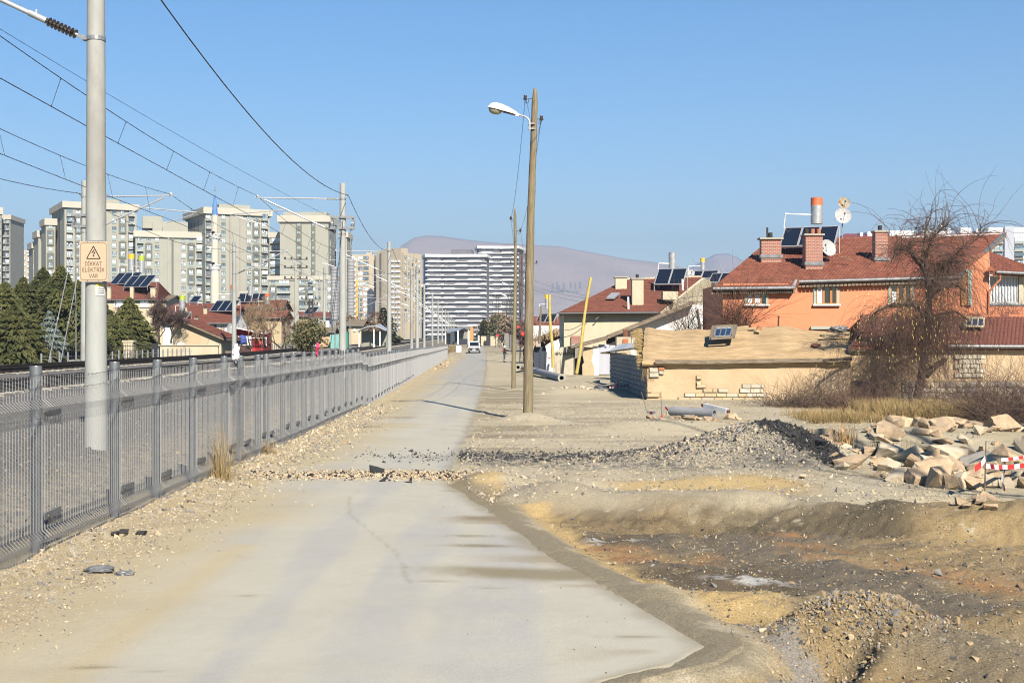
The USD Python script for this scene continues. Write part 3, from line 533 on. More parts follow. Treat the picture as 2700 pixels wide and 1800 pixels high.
# ================================================================ catenary masts
def add_insulator(mb, p0, p1, r=.075, n=7, core=.022):
    p0, p1 = np.asarray(p0, float), np.asarray(p1, float); d = (p1 - p0) / np.linalg.norm(p1 - p0)
    mb.cyl(p0, p1, core, n=8)
    for k in np.linspace(.08, .92, n):
        c = p0 + (p1 - p0) * k; mb.tube([c - d * .012, c, c + d * .004], [r, r * .95, core], 12)
def build_mast(sgn, label, loc, group, weights=0, big=False, arm=True):
    t = thing('catenary_mast', label, 'railway mast', loc, 0, group)
    m = MB(); m.tube([(0, 0, -.5), (0, 0, 4.5), (0, 0, 9.88), (0, 0, 9.9)], [.196, .168, .138, .13], 22); obj('pole', m, K['concrete_pole'], t, smooth=40)
    c = MB()
    for zz in (9.14, 7.44): c.tube([(0, 0, zz - .035), (0, 0, zz + .035)], .165, 18); c.obox((sgn * .17, -.02, zz), (.10, .14, .06))
    c.beam((sgn * .16, -.03, 7.44), (sgn * .30, -.03, 7.50), .05, .07); obj('clamp', c, K['galv'], t)
    if arm:
        a = MB(); a.cyl((sgn * .75, 0, 9.15), (sgn * 4.25, 0, 9.2), .035, n=10); a.sphere((sgn * 4.12, 0, 9.28), .07, 1); a.beam((sgn * 4.12, 0, 9.2), (sgn * 4.12, 0, 9.34), .05, .05)
        a.cyl((sgn * .17, 0, 9.14), (sgn * .3, 0, 9.14), .03); br = obj('bracket_tube', a, K['alu'], t, smooth=40)
        i = MB(); add_insulator(i, (sgn * .28, 0, 9.14), (sgn * .78, 0, 9.15)); obj('insulator', i, K['insul_tan'], br, smooth=40)
        def sp(d): return np.array([sgn * d, 0, 7.44 + (d - .17) / 3.6 * 1.66])
        s_ = MB(); s_.cyl(sp(.85), sp(3.78), .042, n=12); s_.cyl(sp(.85), sp(1.15), .055, n=12); s_.cyl(sp(.2), sp(.36), .03); s_.obox(sp(1.02) + [0, 0, .07], (.03, .03, .09)); st_ = obj('strut', s_, K['alu'], t, smooth=40)
        e = MB(); add_insulator(e, sp(.32), sp(.85), .085, 8, .03); obj('insulator', e, K['insul'], st_, smooth=40)
        g = MB(); g.cyl((sgn * 2.75, 0, 8.62), (sgn * 5.35, 0, 8.40), .026, n=8); g.cyl((sgn * 5.15, 0, 8.28), (sgn * 3.95, 0, 7.92), .022, n=8); g.cyl((sgn * 5.15, 0, 8.28), (sgn * 5.2, 0, 8.42), .015); g.cyl((sgn * 3.4, 0, 8.56), (sgn * 4.1, 0, 9.18), .006, n=5)
        obj('registration_arm', g, K['alu'], t)
        h = MB(); h.cyl((-sgn * .13, 0, 9.3), (-sgn * .27, 0, 9.3), .02); h.sphere((-sgn * .27, 0, 9.3), .045, 1); obj('wire_holder', h, K['galv'], t)
    if weights:
        f = MB()
        for zz in (8.25, 7.72):
            f.obox((0, -.19, zz), (1.15, .05, .12)); f.obox((0, .19, zz), (1.15, .05, .12))
        for sx in (-.5, .5):
            f.obox((sx, 0, 8.0), (.05, .3, .55)); f.tube([(sx - .06, 0, 7.95), (sx + .06, 0, 7.95)], .16, 14)
        obj('pulley_frame', f, K['galv'], t)
        for sx, z0, z1 in ((-.40, 3.3, 5.75), (.40, 3.5, 6.1)) if weights == 2 else ((-.42, .6, 1.0),):
            r_ = MB(); r_.cyl((sx, -.05, .4), (sx, -.05, 7.9), .014, n=6); r_.cyl((sx + (.1 if sx < 0 else -.1), -.1, .4), (sx, -.1, 7.9), .012, n=6); obj('tension_rod', r_, K['galv'], t)
            zz = z0
            while zz < z1:
                w = MB(); w.tube([(sx, -.05, zz), (sx, -.05, zz + .015), (sx, -.05, zz + .145), (sx, -.05, zz + .155)], [.165, .18, .18, .165], 18); obj('counterweight', w, K['pipe'], t, smooth=35); zz += .16
    return t
ny = [22, 62, 99, 137, 175, 213, 251, 289, 327, 365, 403, 441, 479, 517]
def nloc(y): return (float(mx(y)), y, .35 * float(rise(y)))
G1 = 'catenary masts in the row beside the lane fence'; G2 = 'catenary masts in the row beyond the tracks'
M1 = build_mast(-1, 'thick pale concrete mast with the warning sign, nearest to the camera', nloc(22), None)
M2 = build_mast(-1, 'concrete mast with two grey counterweight stacks behind the lane fence', nloc(62), None, weights=2)
ORD = 'third fourth fifth sixth seventh eighth ninth'.split()
for i, y in enumerate(ny[2:]): dup(M1, f'{ORD[i]} pale concrete mast from the camera in the row beside the lane fence' if i < 7 else 'one of the farthest pale masts beside the lane, near the underpass shelter', nloc(y), group=G1)
F1 = build_mast(1, 'concrete mast with a pulley frame, half hidden behind the nearest mast', (float(mx(61)) - 12.2, 61, 0), None, weights=1)
F2 = build_mast(1, 'second pale concrete mast from the left beyond the tracks, before the minaret block', (float(mx(98.5)) - 12.2 + .3, 98.5, .0), G2)
for i, y in enumerate(ny[3:]): dup(F2, f'{ORD[i]} pale concrete mast from the left in the row beyond the railway tracks' if i < 7 else 'one of the farthest pale masts in the row beyond the railway tracks', (float(mx(y)) - 12.2, y, .35 * float(rise(y))), group=G2)
build_mast(1, 'bare concrete mast without an arm standing between the two far rows', (X(855, 150), 150, 1.0), None, arm=False)
EM = build_mast(1, 'stout pale mast without an arm behind the lane fence near the cream towers', (X(1100, 123), 123, -0.3), None, arm=False)
gy = thing('guy_wire', 'two steel guy wires slanting down from the mast before the conifers', 'guy wire')
for (u0, v0, u1, v1) in ((191, 660, 128, 955), (212, 690, 160, 955)):
    w = MB(); w.cyl(P(u0, v0, 60.5), P(u1, v1, 58), .022, n=6); a, b = P(u0, v0, 60.5), P(u1, v1, 58); q = a + (b - a) * .62; w.cyl(q - (b - a) * .012, q + (b - a) * .012, .05, n=6); obj('wire', w, K['galv'], gy)

def span(mb, a, b, sag, r, n=22):
    t = np.linspace(0, 1, n); a, b = np.asarray(a, float), np.asarray(b, float); p = a + (b - a) * t[:, None]; p[:, 2] -= 4 * sag * t * (1 - t); mb.tube(p, r, 5, False); return p
def overhead(label, dxm, dxc, ys, base, zm, zc, sag):
    t = thing('overhead_line', label, 'overhead wire'); me, co, dr = MB(), MB(), []
    for a, b in zip(ys[:-1], ys[1:]):
        A = [base(a) + dxm, a, zm + .35 * rise(a)]; B = [base(b) + dxm, b, zm + .35 * rise(b)]; span(me, A, B, sag, .012)
        C = [base(a) + dxc, a, zc + .35 * rise(a)]; D = [base(b) + dxc, b, zc + .35 * rise(b)]; span(co, C, D, .03, .013)
        if a < 140:
            for k in np.linspace(.12, .88, 6):
                p = np.array(A) + (np.array(B) - A) * k; p[2] -= 4 * sag * k * (1 - k); q = np.array(C) + (np.array(D) - C) * k; q[2] -= .12 * k * (1 - k)
                d = MB(); d.cyl(p, q, .007, n=4); d.cyl(p, p + (q - p) * .07, .012, n=5); d.cyl(q, q + (p - q) * .07, .012, n=5); dr.append(d)
    obj('messenger_wire', me, K['wire'], t); obj('contact_wire', co, K['wire'], t)
    for d in dr: obj('dropper', d, K['wire'], t)
overhead('messenger and contact wires with droppers over the nearer track', -4.15, -4.4, [-16] + ny[:12], mx, 9.3, 8.3, .38)
overhead('messenger and contact wires with droppers over the farther track', 4.1, 4.3, [23, 61, 98.5] + ny[3:12], lambda y: mx(y) - 12.2, 9.25, 7.95, .5)
w = MB()
for a, b in zip(([-16] + ny)[:-1], ny): span(w, (mx(a) + .27, a, 9.32 + .35 * rise(a)), (mx(b) + .27, b, 9.32 + .35 * rise(b)), .95, .016)
obj('return_wire', w, K['wire'], label='thick black cable sagging between the masts beside the lane', cat='cable')
w = MB(); q = [23, 61, 98.5] + ny[3:]
for a, b in zip(q[:-1], q[1:]): span(w, (mx(a) - 12.5, a, 9.3 + .35 * rise(a)), (mx(b) - 12.5, b, 9.3 + .35 * rise(b)), .75, .015)
obj('return_wire', w, K['wire'], label='black cable sagging between the masts beyond the tracks', cat='cable')
w = MB(); A = (mx(62), 62, 8.0); span(w, A, (mx(99) - 4.3, 99, 9.3), .1, .008); span(w, A, (mx(22) - 4.3, 22, 9.25), .25, .006); span(w, (mx(62) + .1, 62, 9.0), (mx(62) - .5, 60.5, .8), 0, .014, 3)
obj('tension_wire', w, K['wire'], label='tension wires running up from the counterweight mast to the overhead line', cat='cable')

# ---------------------------------------------------------------- warning sign and paper notice on the nearest mast
FACE = np.array([[1, 0, 0], [0, 0, -1], [0, 1, 0.0]])      # lettering plane turned upright, facing the camera
def letters(text, h, width, cx, z, y, bold=True, depth=.0015):
    m = meshkit.text_mesh(text, h, depth, bold); v = np.array(m.vertices); v[:, 0] -= v[:, 0].min(); v[:, 0] *= width / v[:, 0].max(); v[:, 0] -= width / 2
    return MB().add(v @ FACE.T + np.array([cx, y, z]), m.faces)
SY = 21.78; sx, sz = X(246.5, SY), Z(689, SY); W_, H_ = S(74, SY), S(105, SY)
sg = thing('warning_sign', 'cream warning sign with black lightning triangle and lettering on the mast', 'sign', (sx, SY, sz))
pm = MB(); pm.box(-W_ / 2, -.003, -H_ / 2, W_ / 2, .003, H_ / 2); obj('plate', pm, plain('sign_cream_look', (.58, .42, .285), .45), sg)
def frame_poly(w, h, c): return np.array([(-w + c, -h), (w - c, -h), (w, -h + c), (w, h - c), (w - c, h), (-w + c, h), (-w, h - c), (-w, -h + c)])
def outline(mb, poly, t, y):
    n = len(poly)
    for i in range(n):
        a, b = poly[i], poly[(i + 1) % n]; mb.beam((a[0], y, a[1]), (b[0], y, b[1]), .0016, t)
BLK = plain('sign_black_look', (.025, .02, .018), .5)
om = MB(); outline(om, frame_poly(W_ * .455, H_ * .468, .028), .006, -.0042); obj('border', om, BLK, sg)
tri = np.array([(-.115, .045), (.115, .045), (0, .258)]); om = MB(); outline(om, tri, .016, -.0046); obj('triangle', om, BLK, sg)
bolt = np.array([(.002, .195), (-.022, .140), (.006, .150), (-.004, .098), (-.012, .10), (.0, .078), (.010, .102), (.004, .1), (.022, .163), (-.005, .152), (.015, .198)]); bolt = (bolt - [0, .138]) * [1.7, 1.05] + [0, .138]
bm_ = MB(); bm_.prism(bolt, 'y', -.0056, -.0040); obj('lightning_bolt', bm_, BLK, sg)
for tx, w_, zz in (('DİKKAT', .285, -.075), ('ELEKTRİK', .375, -.178), ('VAR', .145, -.28)):
    lm = letters(tx, .068, w_, 0, zz, -.0040, False)
    obj('lettering', lm, BLK, sg)
for bx, bz in ((-.1, .325), (.09, .325), (-.1, -.325), (.09, -.325)):
    b = MB(); b.cyl((bx, -.006, bz), (bx, -.002, bz), .008, n=8); obj('bolt', b, K['lattice_rust'], sg)
bk = MB(); bk.box(-.15, .004, -.36, .15, .05, -.335); bk.box(-.15, .004, .335, .15, .05, .36); obj('mounting_strap', bk, K['galv'], sg)
nt = thing('paper_notice', 'small white and yellow paper notice stuck on the mast under the sign', 'notice', (float(mx(22)), 22, 0))
def patch(a0, a1, z0, z1, r):
    th = np.linspace(a0, a1, 7); V = np.array([[(r * math.sin(a), -r * math.cos(a), z) for a in th] for z in (z0, z1)]); return MB().add(V.reshape(-1, 3), grid_mesh(None, None, V[..., 0]))
zt = 3.255; rp = .1835
obj('sheet', patch(.30, 1.15, 3.035, 3.23, rp), plain('paper_look', (.75, .75, .68), .7), nt)
obj('heading', patch(.30, 1.15, 3.19, 3.232, rp + .001), plain('paper_yellow_look', (.75, .62, .10), .7), nt)
ln = MB()
for zz in (3.075, 3.11, 3.145): ln.join(patch(.42, 1.1, zz, zz + .016, rp + .0012))
obj('print_line', ln, BLK, nt); rb = MB(); rb.join(patch(.62, .68, 3.155, 3.222, rp + .0018)); obj('lightning_mark', rb, K['red'], nt)
# ================================================================ far buildings
K['apt'] = mat('apartment_render_look', (0.43, 0.43, 0.365), (0.395, 0.395, 0.335), .25, .9)
K['apt_light'] = mat('apartment_cornice_look', (0.60, 0.57, 0.475), (0.56, 0.53, 0.445), .3, .9)
K['apt_grey'] = mat('apartment_grey_panel_look', (0.20, 0.205, 0.17), (0.18, 0.185, 0.155), .5, .9)
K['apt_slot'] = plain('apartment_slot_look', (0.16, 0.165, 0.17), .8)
K['cream'] = mat('cream_render_look', (0.60, 0.52, 0.385), (0.56, 0.485, 0.36), .2, .9)
K['yellow'] = plain('yellow_panel_look', (0.80, 0.46, 0.05), .7)
K['tower_grey'] = mat('tower_grey_look', (0.215, 0.215, 0.235), (0.19, 0.19, 0.21), .3, .8)
K['frame_dark'] = plain('window_frame_dark_look', (0.10, 0.105, 0.11), .5)
K['white_far'] = plain('far_white_look', (0.80, 0.80, 0.80), .7)
def panemat(name, ramp, rough=.12):
    return usdkit.material(stage, f'/World/Looks/{name}', {'o': ('object_info', {}), 'g': ('geometry', {}), 'n': ('noise_texture', {'scale': 1.1, 'detail': 2.0}), 'a': ('math', {'math_type': 'multiply_add', 'value2': .55, 'value3': 0.0}), 'b': ('math', {'math_type': 'multiply_add', 'value2': .62}),
        'r': ('rgb_ramp', {'ramp': ramp, 'interpolate': False}), 'p': ('principled_bsdf', {'roughness': rough, 'specular_ior_level': .6})},
        [('g.position', 'n.vector'), ('n.fac', 'a.value1'), ('o.random', 'b.value1'), ('a.value', 'b.value3'), ('b.value', 'r.fac'), ('r.color', 'p.base_color')], surface='p.BSDF')
K['pane'] = panemat('far_pane_look', [(0, (.06, .085, .11)), (.38, (.16, .21, .25)), (.50, (.50, .56, .60)), (.66, (.70, .73, .74)), (.8, (.10, .13, .16))])
K['pane_dark'] = panemat('far_pane_dark_look', [(0, (.05, .06, .075)), (.5, (.10, .12, .14)), (.75, (.32, .36, .38))])
K['glass_rail'] = plain('glass_rail_look', (.36, .43, .43), .15)

class Face:      # a wall seen in the photograph: starts at the pixel column uL at depth y0, turned by th
    def __init__(s, uL, y0, th):
        s.O = np.array([X(uL, y0), y0, 0.0]); s.e = np.array([math.cos(th), math.sin(th), 0]); s.n = np.array([math.sin(th), -math.cos(th), 0]); s.y0 = y0
    def w(s, u):
        t = (u - 1350) / FPX; return (t * s.O[1] - s.O[0]) / (s.e[0] - t * s.e[1])
    def z(s, v, u): return Z(v, s.O[1] + s.w(u) * s.e[1])
    def box(s, mb, a0, a1, z0, z1, d0, d1):      # d: distance out of the wall
        q = [s.O + s.e * a + s.n * d for a, d in ((a0, d1), (a1, d1), (a1, d0), (a0, d0))]
        return mb.hexa([p + [0, 0, z0] for p in q] + [p + [0, 0, z1] for p in q])
def add_window(face, parent, a, z, w, h, out=.0, n=2, kind='win', pane='pane'):
    f = MB(); t = min(.13, w * .09)
    face.box(f, a - w / 2, a + w / 2, z - h / 2, z - h / 2 + t, out, out + .12); face.box(f, a - w / 2, a + w / 2, z + h / 2 - t, z + h / 2, out, out + .12)
    for k in range(n + 1):
        c = a - w / 2 + t / 2 + (w - t) * k / n; face.box(f, c - t / 2, c + t / 2, z - h / 2 + t, z + h / 2 - t, out, out + .12)
    fr = obj('window', f, K['frame_dark'], parent)
    p = MB(); face.box(p, a - w / 2 + t / 2, a + w / 2 - t / 2, z - h / 2 + t / 2, z + h / 2 - t / 2, out - .02, out + .05); obj('pane', p, K[pane], fr)
    if kind == 'rail':
        g = MB(); face.box(g, a - w / 2, a + w / 2, z - h / 2, z - h / 2 + h * .40, out + .13, out + .17); obj('railing', g, K['glass_rail'], fr)
def block(label, uL, uR, y0, th, vtop, depth, cols=(), v0=0, pitch=21.7, nfl=12, cornice=(0, .7), name='apartment_block', wall='apt', zbase=-1.0, extra=None, group=None, cor_mat='apt_light', pane='pane'):
    f = Face(uL, y0, th); W = f.w(uR); zt = f.z(vtop, (uL + uR) / 2)
    t = thing(name, label, 'apartment building', (0, 0, 0), 0, group)
    b = MB(); f.box(b, 0, W, zbase, zt, -depth, 0); obj('wall', b, K[wall], t)
    if cornice[0]:
        c = MB(); ch, ov = cornice; f.box(c, -ov, W + ov, zt - ch, zt + .12, -depth - ov, ov); obj('cornice', c, K[cor_mat], t)
    sc = f.y0 / FPX
    for (u, wpx, hpx, kind) in cols:
        a = f.w(u); ym = f.O[1] + a * f.e[1]; k = ym / FPX; w = (f.w(u + wpx / 2) - f.w(u - wpx / 2)); h = hpx * k
        for i in range(nfl):
            z = Z(v0 + pitch * i, ym)
            if z < zbase + 1.0: break
            if kind == 'panel' and i % 3 == 1:
                p = MB(); z2 = Z(v0 + pitch * (i + 1), ym); f.box(p, a - w * .86, a + w * .86, z2 - h * .78, min(z + h * .78, zt - 3.3 if cornice[0] else zt), 0, .28); obj('grey_panel', p, K['apt_grey'], t)
            out = .29 if kind == 'panel' and i % 3 in (1, 2) and i > 0 else .02
            if kind in ('balc', 'glazed'):
                add_window(f, t, a, z + .1 * h, w * .94, h * 1.08, .02, 3, 'win', 'pane_dark' if (i * 7 + int(u)) % 5 in (0, 3) else pane)
                s_ = MB(); f.box(s_, a - w * .56, a + w * .56, z - h * .62, z - h * .5, 0, 1.1)
                sl = obj('balcony', s_, K['apt_light'], t)
                r_ = MB(); f.box(r_, a - w * .5, a + w * .5, z - h * .5, z - h * .12, 1.0, 1.06)
                if (i * 5 + int(u)) % 4 != 0: obj('railing', r_, K['glass_rail'], sl)
                if kind == 'glazed' or (i * 3 + int(u)) % 7 in (1, 4):
                    q = MB(); f.box(q, a - w * .5, a + w * .5, z - h * .12, z + h * .55, 1.0, 1.05); obj('glazing', q, K['pane'], sl)
            elif kind == 'band':
                add_window(f, t, a, z + .2 * h, w * .8, h * .62, .02, 3, 'win', pane)
                s_ = MB(); f.box(s_, a - w * .5, a + w * .5, z - h * .62, z - h * .18, 0, .8); obj('balcony', s_, K['white_far'], t)
            elif kind == 'slot':
                q = MB(); f.box(q, a - w / 2, a + w / 2, zbase + 2, zt - (cornice[0] or 1) - .1, -.01, .06); obj('recess', q, K['apt_slot'], t); break
            elif kind == 'strip':
                q = MB(); f.box(q, a - w / 2, a + w / 2, zbase + 2, zt - (cornice[0] or 1) - .6, -.01, .18); obj('grey_panel', q, K['apt_grey'], t); break
            elif kind == 'yellow':
                if i > nfl * .35: q = MB(); f.box(q, a - w / 2, a + w / 2, z - h, z + h, 0, .3); obj('yellow_panel', q, K['yellow'], t)
            else: add_window(f, t, a, z, w, h, out, 3 if w > 1.9 else 2, 'rail' if kind != 'small' else 'win', pane)
    if extra: extra(t, f)
    return t, f
def lump(t, f, u0, u1, vt, back, dep, name='roof_house', m='apt', zb=None):
    b = MB(); zt = f.z(vt, (u0 + u1) / 2); f.box(b, f.w(u0), f.w(u1), zb if zb is not None else zt - 4.5, zt, -back - dep, -back); obj(name, b, K[m], t)
TH = math.radians(28)
def ex1(t, f):
    lump(t, f, 272, 319, 523, 3, 9); s_ = Face(137, 0, 0)
    for k, (a, w) in enumerate(((-10, 2.2), (-17, 1.5), (-22, 2.0))):      # dark strips laid on the flank as the shade of recesses
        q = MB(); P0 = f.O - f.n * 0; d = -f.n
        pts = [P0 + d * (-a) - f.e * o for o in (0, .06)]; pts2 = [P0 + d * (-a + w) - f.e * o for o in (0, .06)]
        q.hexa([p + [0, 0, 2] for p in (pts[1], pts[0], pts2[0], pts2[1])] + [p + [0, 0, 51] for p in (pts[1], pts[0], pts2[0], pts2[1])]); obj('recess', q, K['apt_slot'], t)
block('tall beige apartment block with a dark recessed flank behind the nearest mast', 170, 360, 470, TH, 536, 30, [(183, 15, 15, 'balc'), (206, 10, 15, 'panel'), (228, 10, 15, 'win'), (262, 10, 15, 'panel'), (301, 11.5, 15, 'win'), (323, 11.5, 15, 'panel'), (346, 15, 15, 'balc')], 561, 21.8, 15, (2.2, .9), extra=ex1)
block('narrow stepped beige block just left of the tall recessed block', 121, 146, 478, TH, 577, 12, [(133, 11, 14, 'panel')], 597, 20.2, 11, (2.4, .6))
block('lower stepped beige block with a plain wall, second step down on the left', 101, 124, 492, TH, 609, 12, [], 0, 20, 1, (2.4, .6))
block('lowest stepped beige block beside the cream flats on the left', 87, 102, 505, TH, 639, 12, [(96, 9, 11, 'panel')], 655, 16, 9, (2.4, .6))
def ex2(t, f):
    lump(t, f, 430, 469, 596, 1, 6, 'stair_tower', 'apt', -1.0); lump(t, f, 376, 429, 566, 6, 10, 'roof_house', 'apt'); lump(t, f, 403, 497, 581, 5, 10, 'roof_house', 'apt')
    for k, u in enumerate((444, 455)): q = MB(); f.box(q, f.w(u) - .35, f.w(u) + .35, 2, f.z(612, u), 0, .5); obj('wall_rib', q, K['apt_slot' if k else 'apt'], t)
block('beige apartment block with a blank stair tower between its two window groups', 357, 541, 474, TH * .6, 611, 14, [(370, 15, 15, 'balc'), (392, 11.5, 15, 'panel'), (414, 11.5, 15, 'win'), (484, 11.5, 15, 'win'), (504, 11.5, 15, 'panel'), (526, 15, 15, 'balc')], 632, 21.6, 12, (2.2, .7), extra=ex2)
def ex3(t, f):
    lump(t, f, 585, 668, 537, 4, 10)
    q = MB(); f.box(q, f.w(606), f.w(640), 0, f.z(556, 620), 0, .35); obj('wall_panel', q, K['apt'], t)
    for u in (607, 632): q = MB(); f.box(q, f.w(u) - .35, f.w(u) + .35, 2, f.z(575, u), .35, .5); obj('wall_rib', q, K['cap'], t)
    for a in (9, 15, 20):
        q = MB(); d = -f.n; p0, p1 = f.O + d * a, f.O + d * (a + 1.6); q.hexa([p + [0, 0, z] for z in (2, 48) for p in (p0 - f.e * .06, p0, p1, p1 - f.e * .06)]); obj('recess', q, K['apt_slot'], t)  # raised dark strips stand for the shade inside recesses
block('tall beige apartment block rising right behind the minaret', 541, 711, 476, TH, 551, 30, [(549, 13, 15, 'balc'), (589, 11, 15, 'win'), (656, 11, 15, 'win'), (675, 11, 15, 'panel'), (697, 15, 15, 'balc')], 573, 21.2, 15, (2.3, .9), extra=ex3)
block('low linking wing with balconies between the two tall beige blocks', 710, 741, 485, 0, 613, 10, [(727, 24, 13, 'balc')], 634, 20.5, 9, (2.0, .4))
def ex4(t, f):
    lump(t, f, 744, 858, 557, 3, 12)
    for k in range(10):
        z = Z(575 + 20.5 * k, 480)
        for d in (4, 11):
            q = MB(); p0 = f.O + f.e * f.w(866) - f.n * d; q.hexa([p + [0, 0, zz] for zz in (z - 2.0, z + .2) for p in (p0, p0 + f.e * .06, p0 - f.n * 2.4 + f.e * .06, p0 - f.n * 2.4)]); obj('side_window', q, K['pane_dark'], t)
block('plain beige tower with only two columns of windows left of the counterweight mast', 738, 866, 472, 0, 569, 20, [(788, 15, 10, 'strip'), (826, 11, 10, 'strip'), (788, 9.5, 15, 'win'), (826, 5.5, 15, 'win')], 588, 20.2, 12, (2.3, .9), extra=ex4)
block('low beige wing with wide balconies in front of the plain beige tower', 708, 884, 462, 0, 728, 8, [(720, 11, 15, 'panel'), (749, 31, 15, 'balc'), (797, 16, 15, 'panel'), (820, 12, 14, 'balc'), (829, 6, 15, 'win'), (842, 6, 15, 'win'), (868, 9, 15, 'win')], 744, 20.3, 7, (1.4, .5))
block('slim beige block peeking out right of the counterweight mast', 896, 915, 480, 0, 612, 14, [(902, 5, 10, 'strip')], 634, 21, 6, (2.0, .5))
block('greyish tower with rows of balconies cut by the left edge of the photo', -60, 4, 560, TH, 546, 26, [(-6, 12, 12, 'balc')], 575, 18.5, 12, (3.0, .6))
block('lower balcony wing of the tower at the left edge of the photo', 4, 27, 575, .1, 567, 22, [(11, 8, 10, 'balc'), (21, 8, 10, 'balc')], 583, 18, 12, (2.0, .5), pane='pane_dark')
block('distant cream flats low behind the conifers at the left', 29, 92, 680, .25, 660, 20, [(49, 6, 8, 'band'), (61, 13, 9, 'win'), (79, 13, 9, 'band')], 668, 15.2, 9, (1.2, .3), wall='cream')
def exk(t, f):
    lump(t, f, 966, 981, 665, 1, 8, 'roof_house', 'cream')
block('cream tower with white balcony bands and a yellow strip, right of the counterweight mast', 921, 987, 740, .05, 671, 20, [(930, 15, 12, 'band'), (940.5, 4.5, 9, 'yellow'), (950, 12, 9, 'small'), (965, 14, 9, 'small')], 680, 13.6, 13, (0, 0), wall='cream', extra=exk)
def exk2(t, f):
    for (u0, u1, vt, d) in ((1012, 1058, 655, 1.0), (993, 1011, 661, .5)): lump(t, f, u0, u1, vt, -.3, 6, 'facade_bay', 'cream', 0)
    q = MB(); f.box(q, f.w(1006) - .6, f.w(1006) + .6, 8, f.z(668, 1006), .8, .9); obj('recess', q, K['apt_slot'], t)
    g = Face(1063, f.O[1] + f.w(1064) * f.e[1], 0); g.O = f.O + f.e * f.w(1064); g.e = -f.n; g.n = f.e      # the flank
    for i in range(13):
        for a in (1.6, 4.3, 7.6, 10.6, 13.6):
            z = 2.25 + (900 - 684 - 13.4 * i) * 745 / FPX - a * .12
            if z > 6: add_window(g, t, a, z, 1.7, 1.7, .02, 2)
    for a in (3, 6, 9.1, 12.1):
        q = MB(); g.box(q, a - .45, a + .45, 1, f.z(672, 1063) - a * .10 + 2, 0, .5); obj('facade_bay', q, K['cream'], t)
        q = MB(); g.box(q, a + .5, a + .9, 8, 27, 0, .3); obj('yellow_panel', q, K['yellow'], t)
block('large cream tower with a blank left wall and yellow strips beside the lane masts', 992, 1064, 735, -.62, 668, 16, [(1034, 13, 12, 'band'), (1050, 12, 12, 'band'), (1044, 3.5, 9, 'yellow')], 684, 13.5, 14, (0, 0), wall='cream', extra=exk2)
DK = plain('dark_blue_block_look', (.05, .065, .10), .7)
b = MB(); b.box(X(968, 700), 700, 0, X(982, 700), 712, Z(768, 700)); b.box(X(974, 700), 699, 0, X(978, 700), 700, Z(762, 700)); b.prism([(X(970, 700), Z(768, 700)), (X(981, 700), Z(768, 700)), (X(976, 700), Z(760, 700))], 'y', 700, 710)
obj('dark_building', b, DK, label='narrow dark blue building between the two cream towers', cat='building')

# ---------------------------------------------------------------- the two towers with white stepped balcony bands
def band_tower(label, faces, vtop, vslab, nfl, pitch, wallm='tower_grey', depth=22, pent=None, zbase=0):
    t = thing('striped_tower', label, 'apartment tower')
    hull = []
    for k, (uL, uR, y0, th, seed) in enumerate(faces):
        f = Face(uL, y0, th); W = f.w(uR); um = (uL + uR) / 2; ym = y0 + f.w(um) * f.e[1]; zt = f.z(vtop, um)
        b = MB(); f.box(b, 0, W, zbase, zt, -depth, 0); obj('wall', b, K[wallm], t)
        s_ = MB(); f.box(s_, -1.6, W + 1.6, zt - .2, zt + 1.6, -depth, 1.8); obj('roof_slab', s_, K['white_far'], t)
        rng = random.Random(seed)
        for i in range(nfl):
            z = Z(vslab + pitch * i, ym); lo, hi = .38, 1.15
            if z < zbase - 2: break
            ph = (i % 2) * .5; per = 17.0; pts = [(-1.2, z - .75)]; pts += [(W + 1.2, z - .75)]; a = W + 1.2; up = []
            cells = np.arange(-1, W / per + 1.5)
            prof = []
            for c in cells:
                x0 = (c + ph) * per
                for dx, hh in ((0, lo), (per * .12, hi), (per * .50, hi), (per * .62, lo)): prof.append((x0 + dx, hh))
            xs = np.array([q[0] for q in prof]); hs = np.array([q[1] for q in prof]); o = np.argsort(xs, kind='stable'); xs, hs = xs[o], hs[o]
            inn = [(x, h) for x, h in zip(xs, hs) if -1.2 < x < W + 1.2]
            top = [(W + 1.2, np.interp(W + 1.2, xs, hs))] + inn[::-1] + [(-1.2, np.interp(-1.2, xs, hs))]
            poly = [(-1.2, -.0), (W + 1.2, -.0)] + [(x, h) for x, h in top]
            m = MB(); m.prism([(p[0], p[1] + z - 1.0) for p in poly], 'y', 0, 1.4)
            V = m.V[0].copy(); m.V[0] = f.O + V[:, 0:1] * f.e + (1.5 - V[:, 1:2]) * f.n + V[:, 2:3] * [0, 0, 1]; obj('balcony_band', m, K['white_far'], t)
            for a in np.arange(3, W - 2, 4.3):
                if rng.random() < .62: add_window(f, t, a + rng.uniform(-.4, .4), z + 2.1 + .05, rng.choice([1.5, 2.0, 2.4]), 1.35, .02, 2, 'win', 'pane')
    if pent: lump(t, Face(faces[-1][0], faces[-1][2], faces[-1][3]), *pent, 'roof_house', wallm)
    return t
band_tower('left dark grey tower with white stepped balcony bands at the end of the lane', [(1126, 1164, 850, .18, 1), (1164, 1279, 857, -.10, 2)], 677, 687, 20, 12.05, pent=(1188, 1242, 657, 2, 12))
band_tower('right and taller grey tower with white stepped balcony bands', [(1264, 1318, 905, .12, 3), (1318, 1364, 912, -.2, 4)], 655, 665, 20, 11.9, pent=(1322, 1352, 645, 2, 12))
band_tower('lower grey and white banded block just left of the banded towers', [(1110, 1131, 900, .1, 5)], 756, 766, 7, 12)
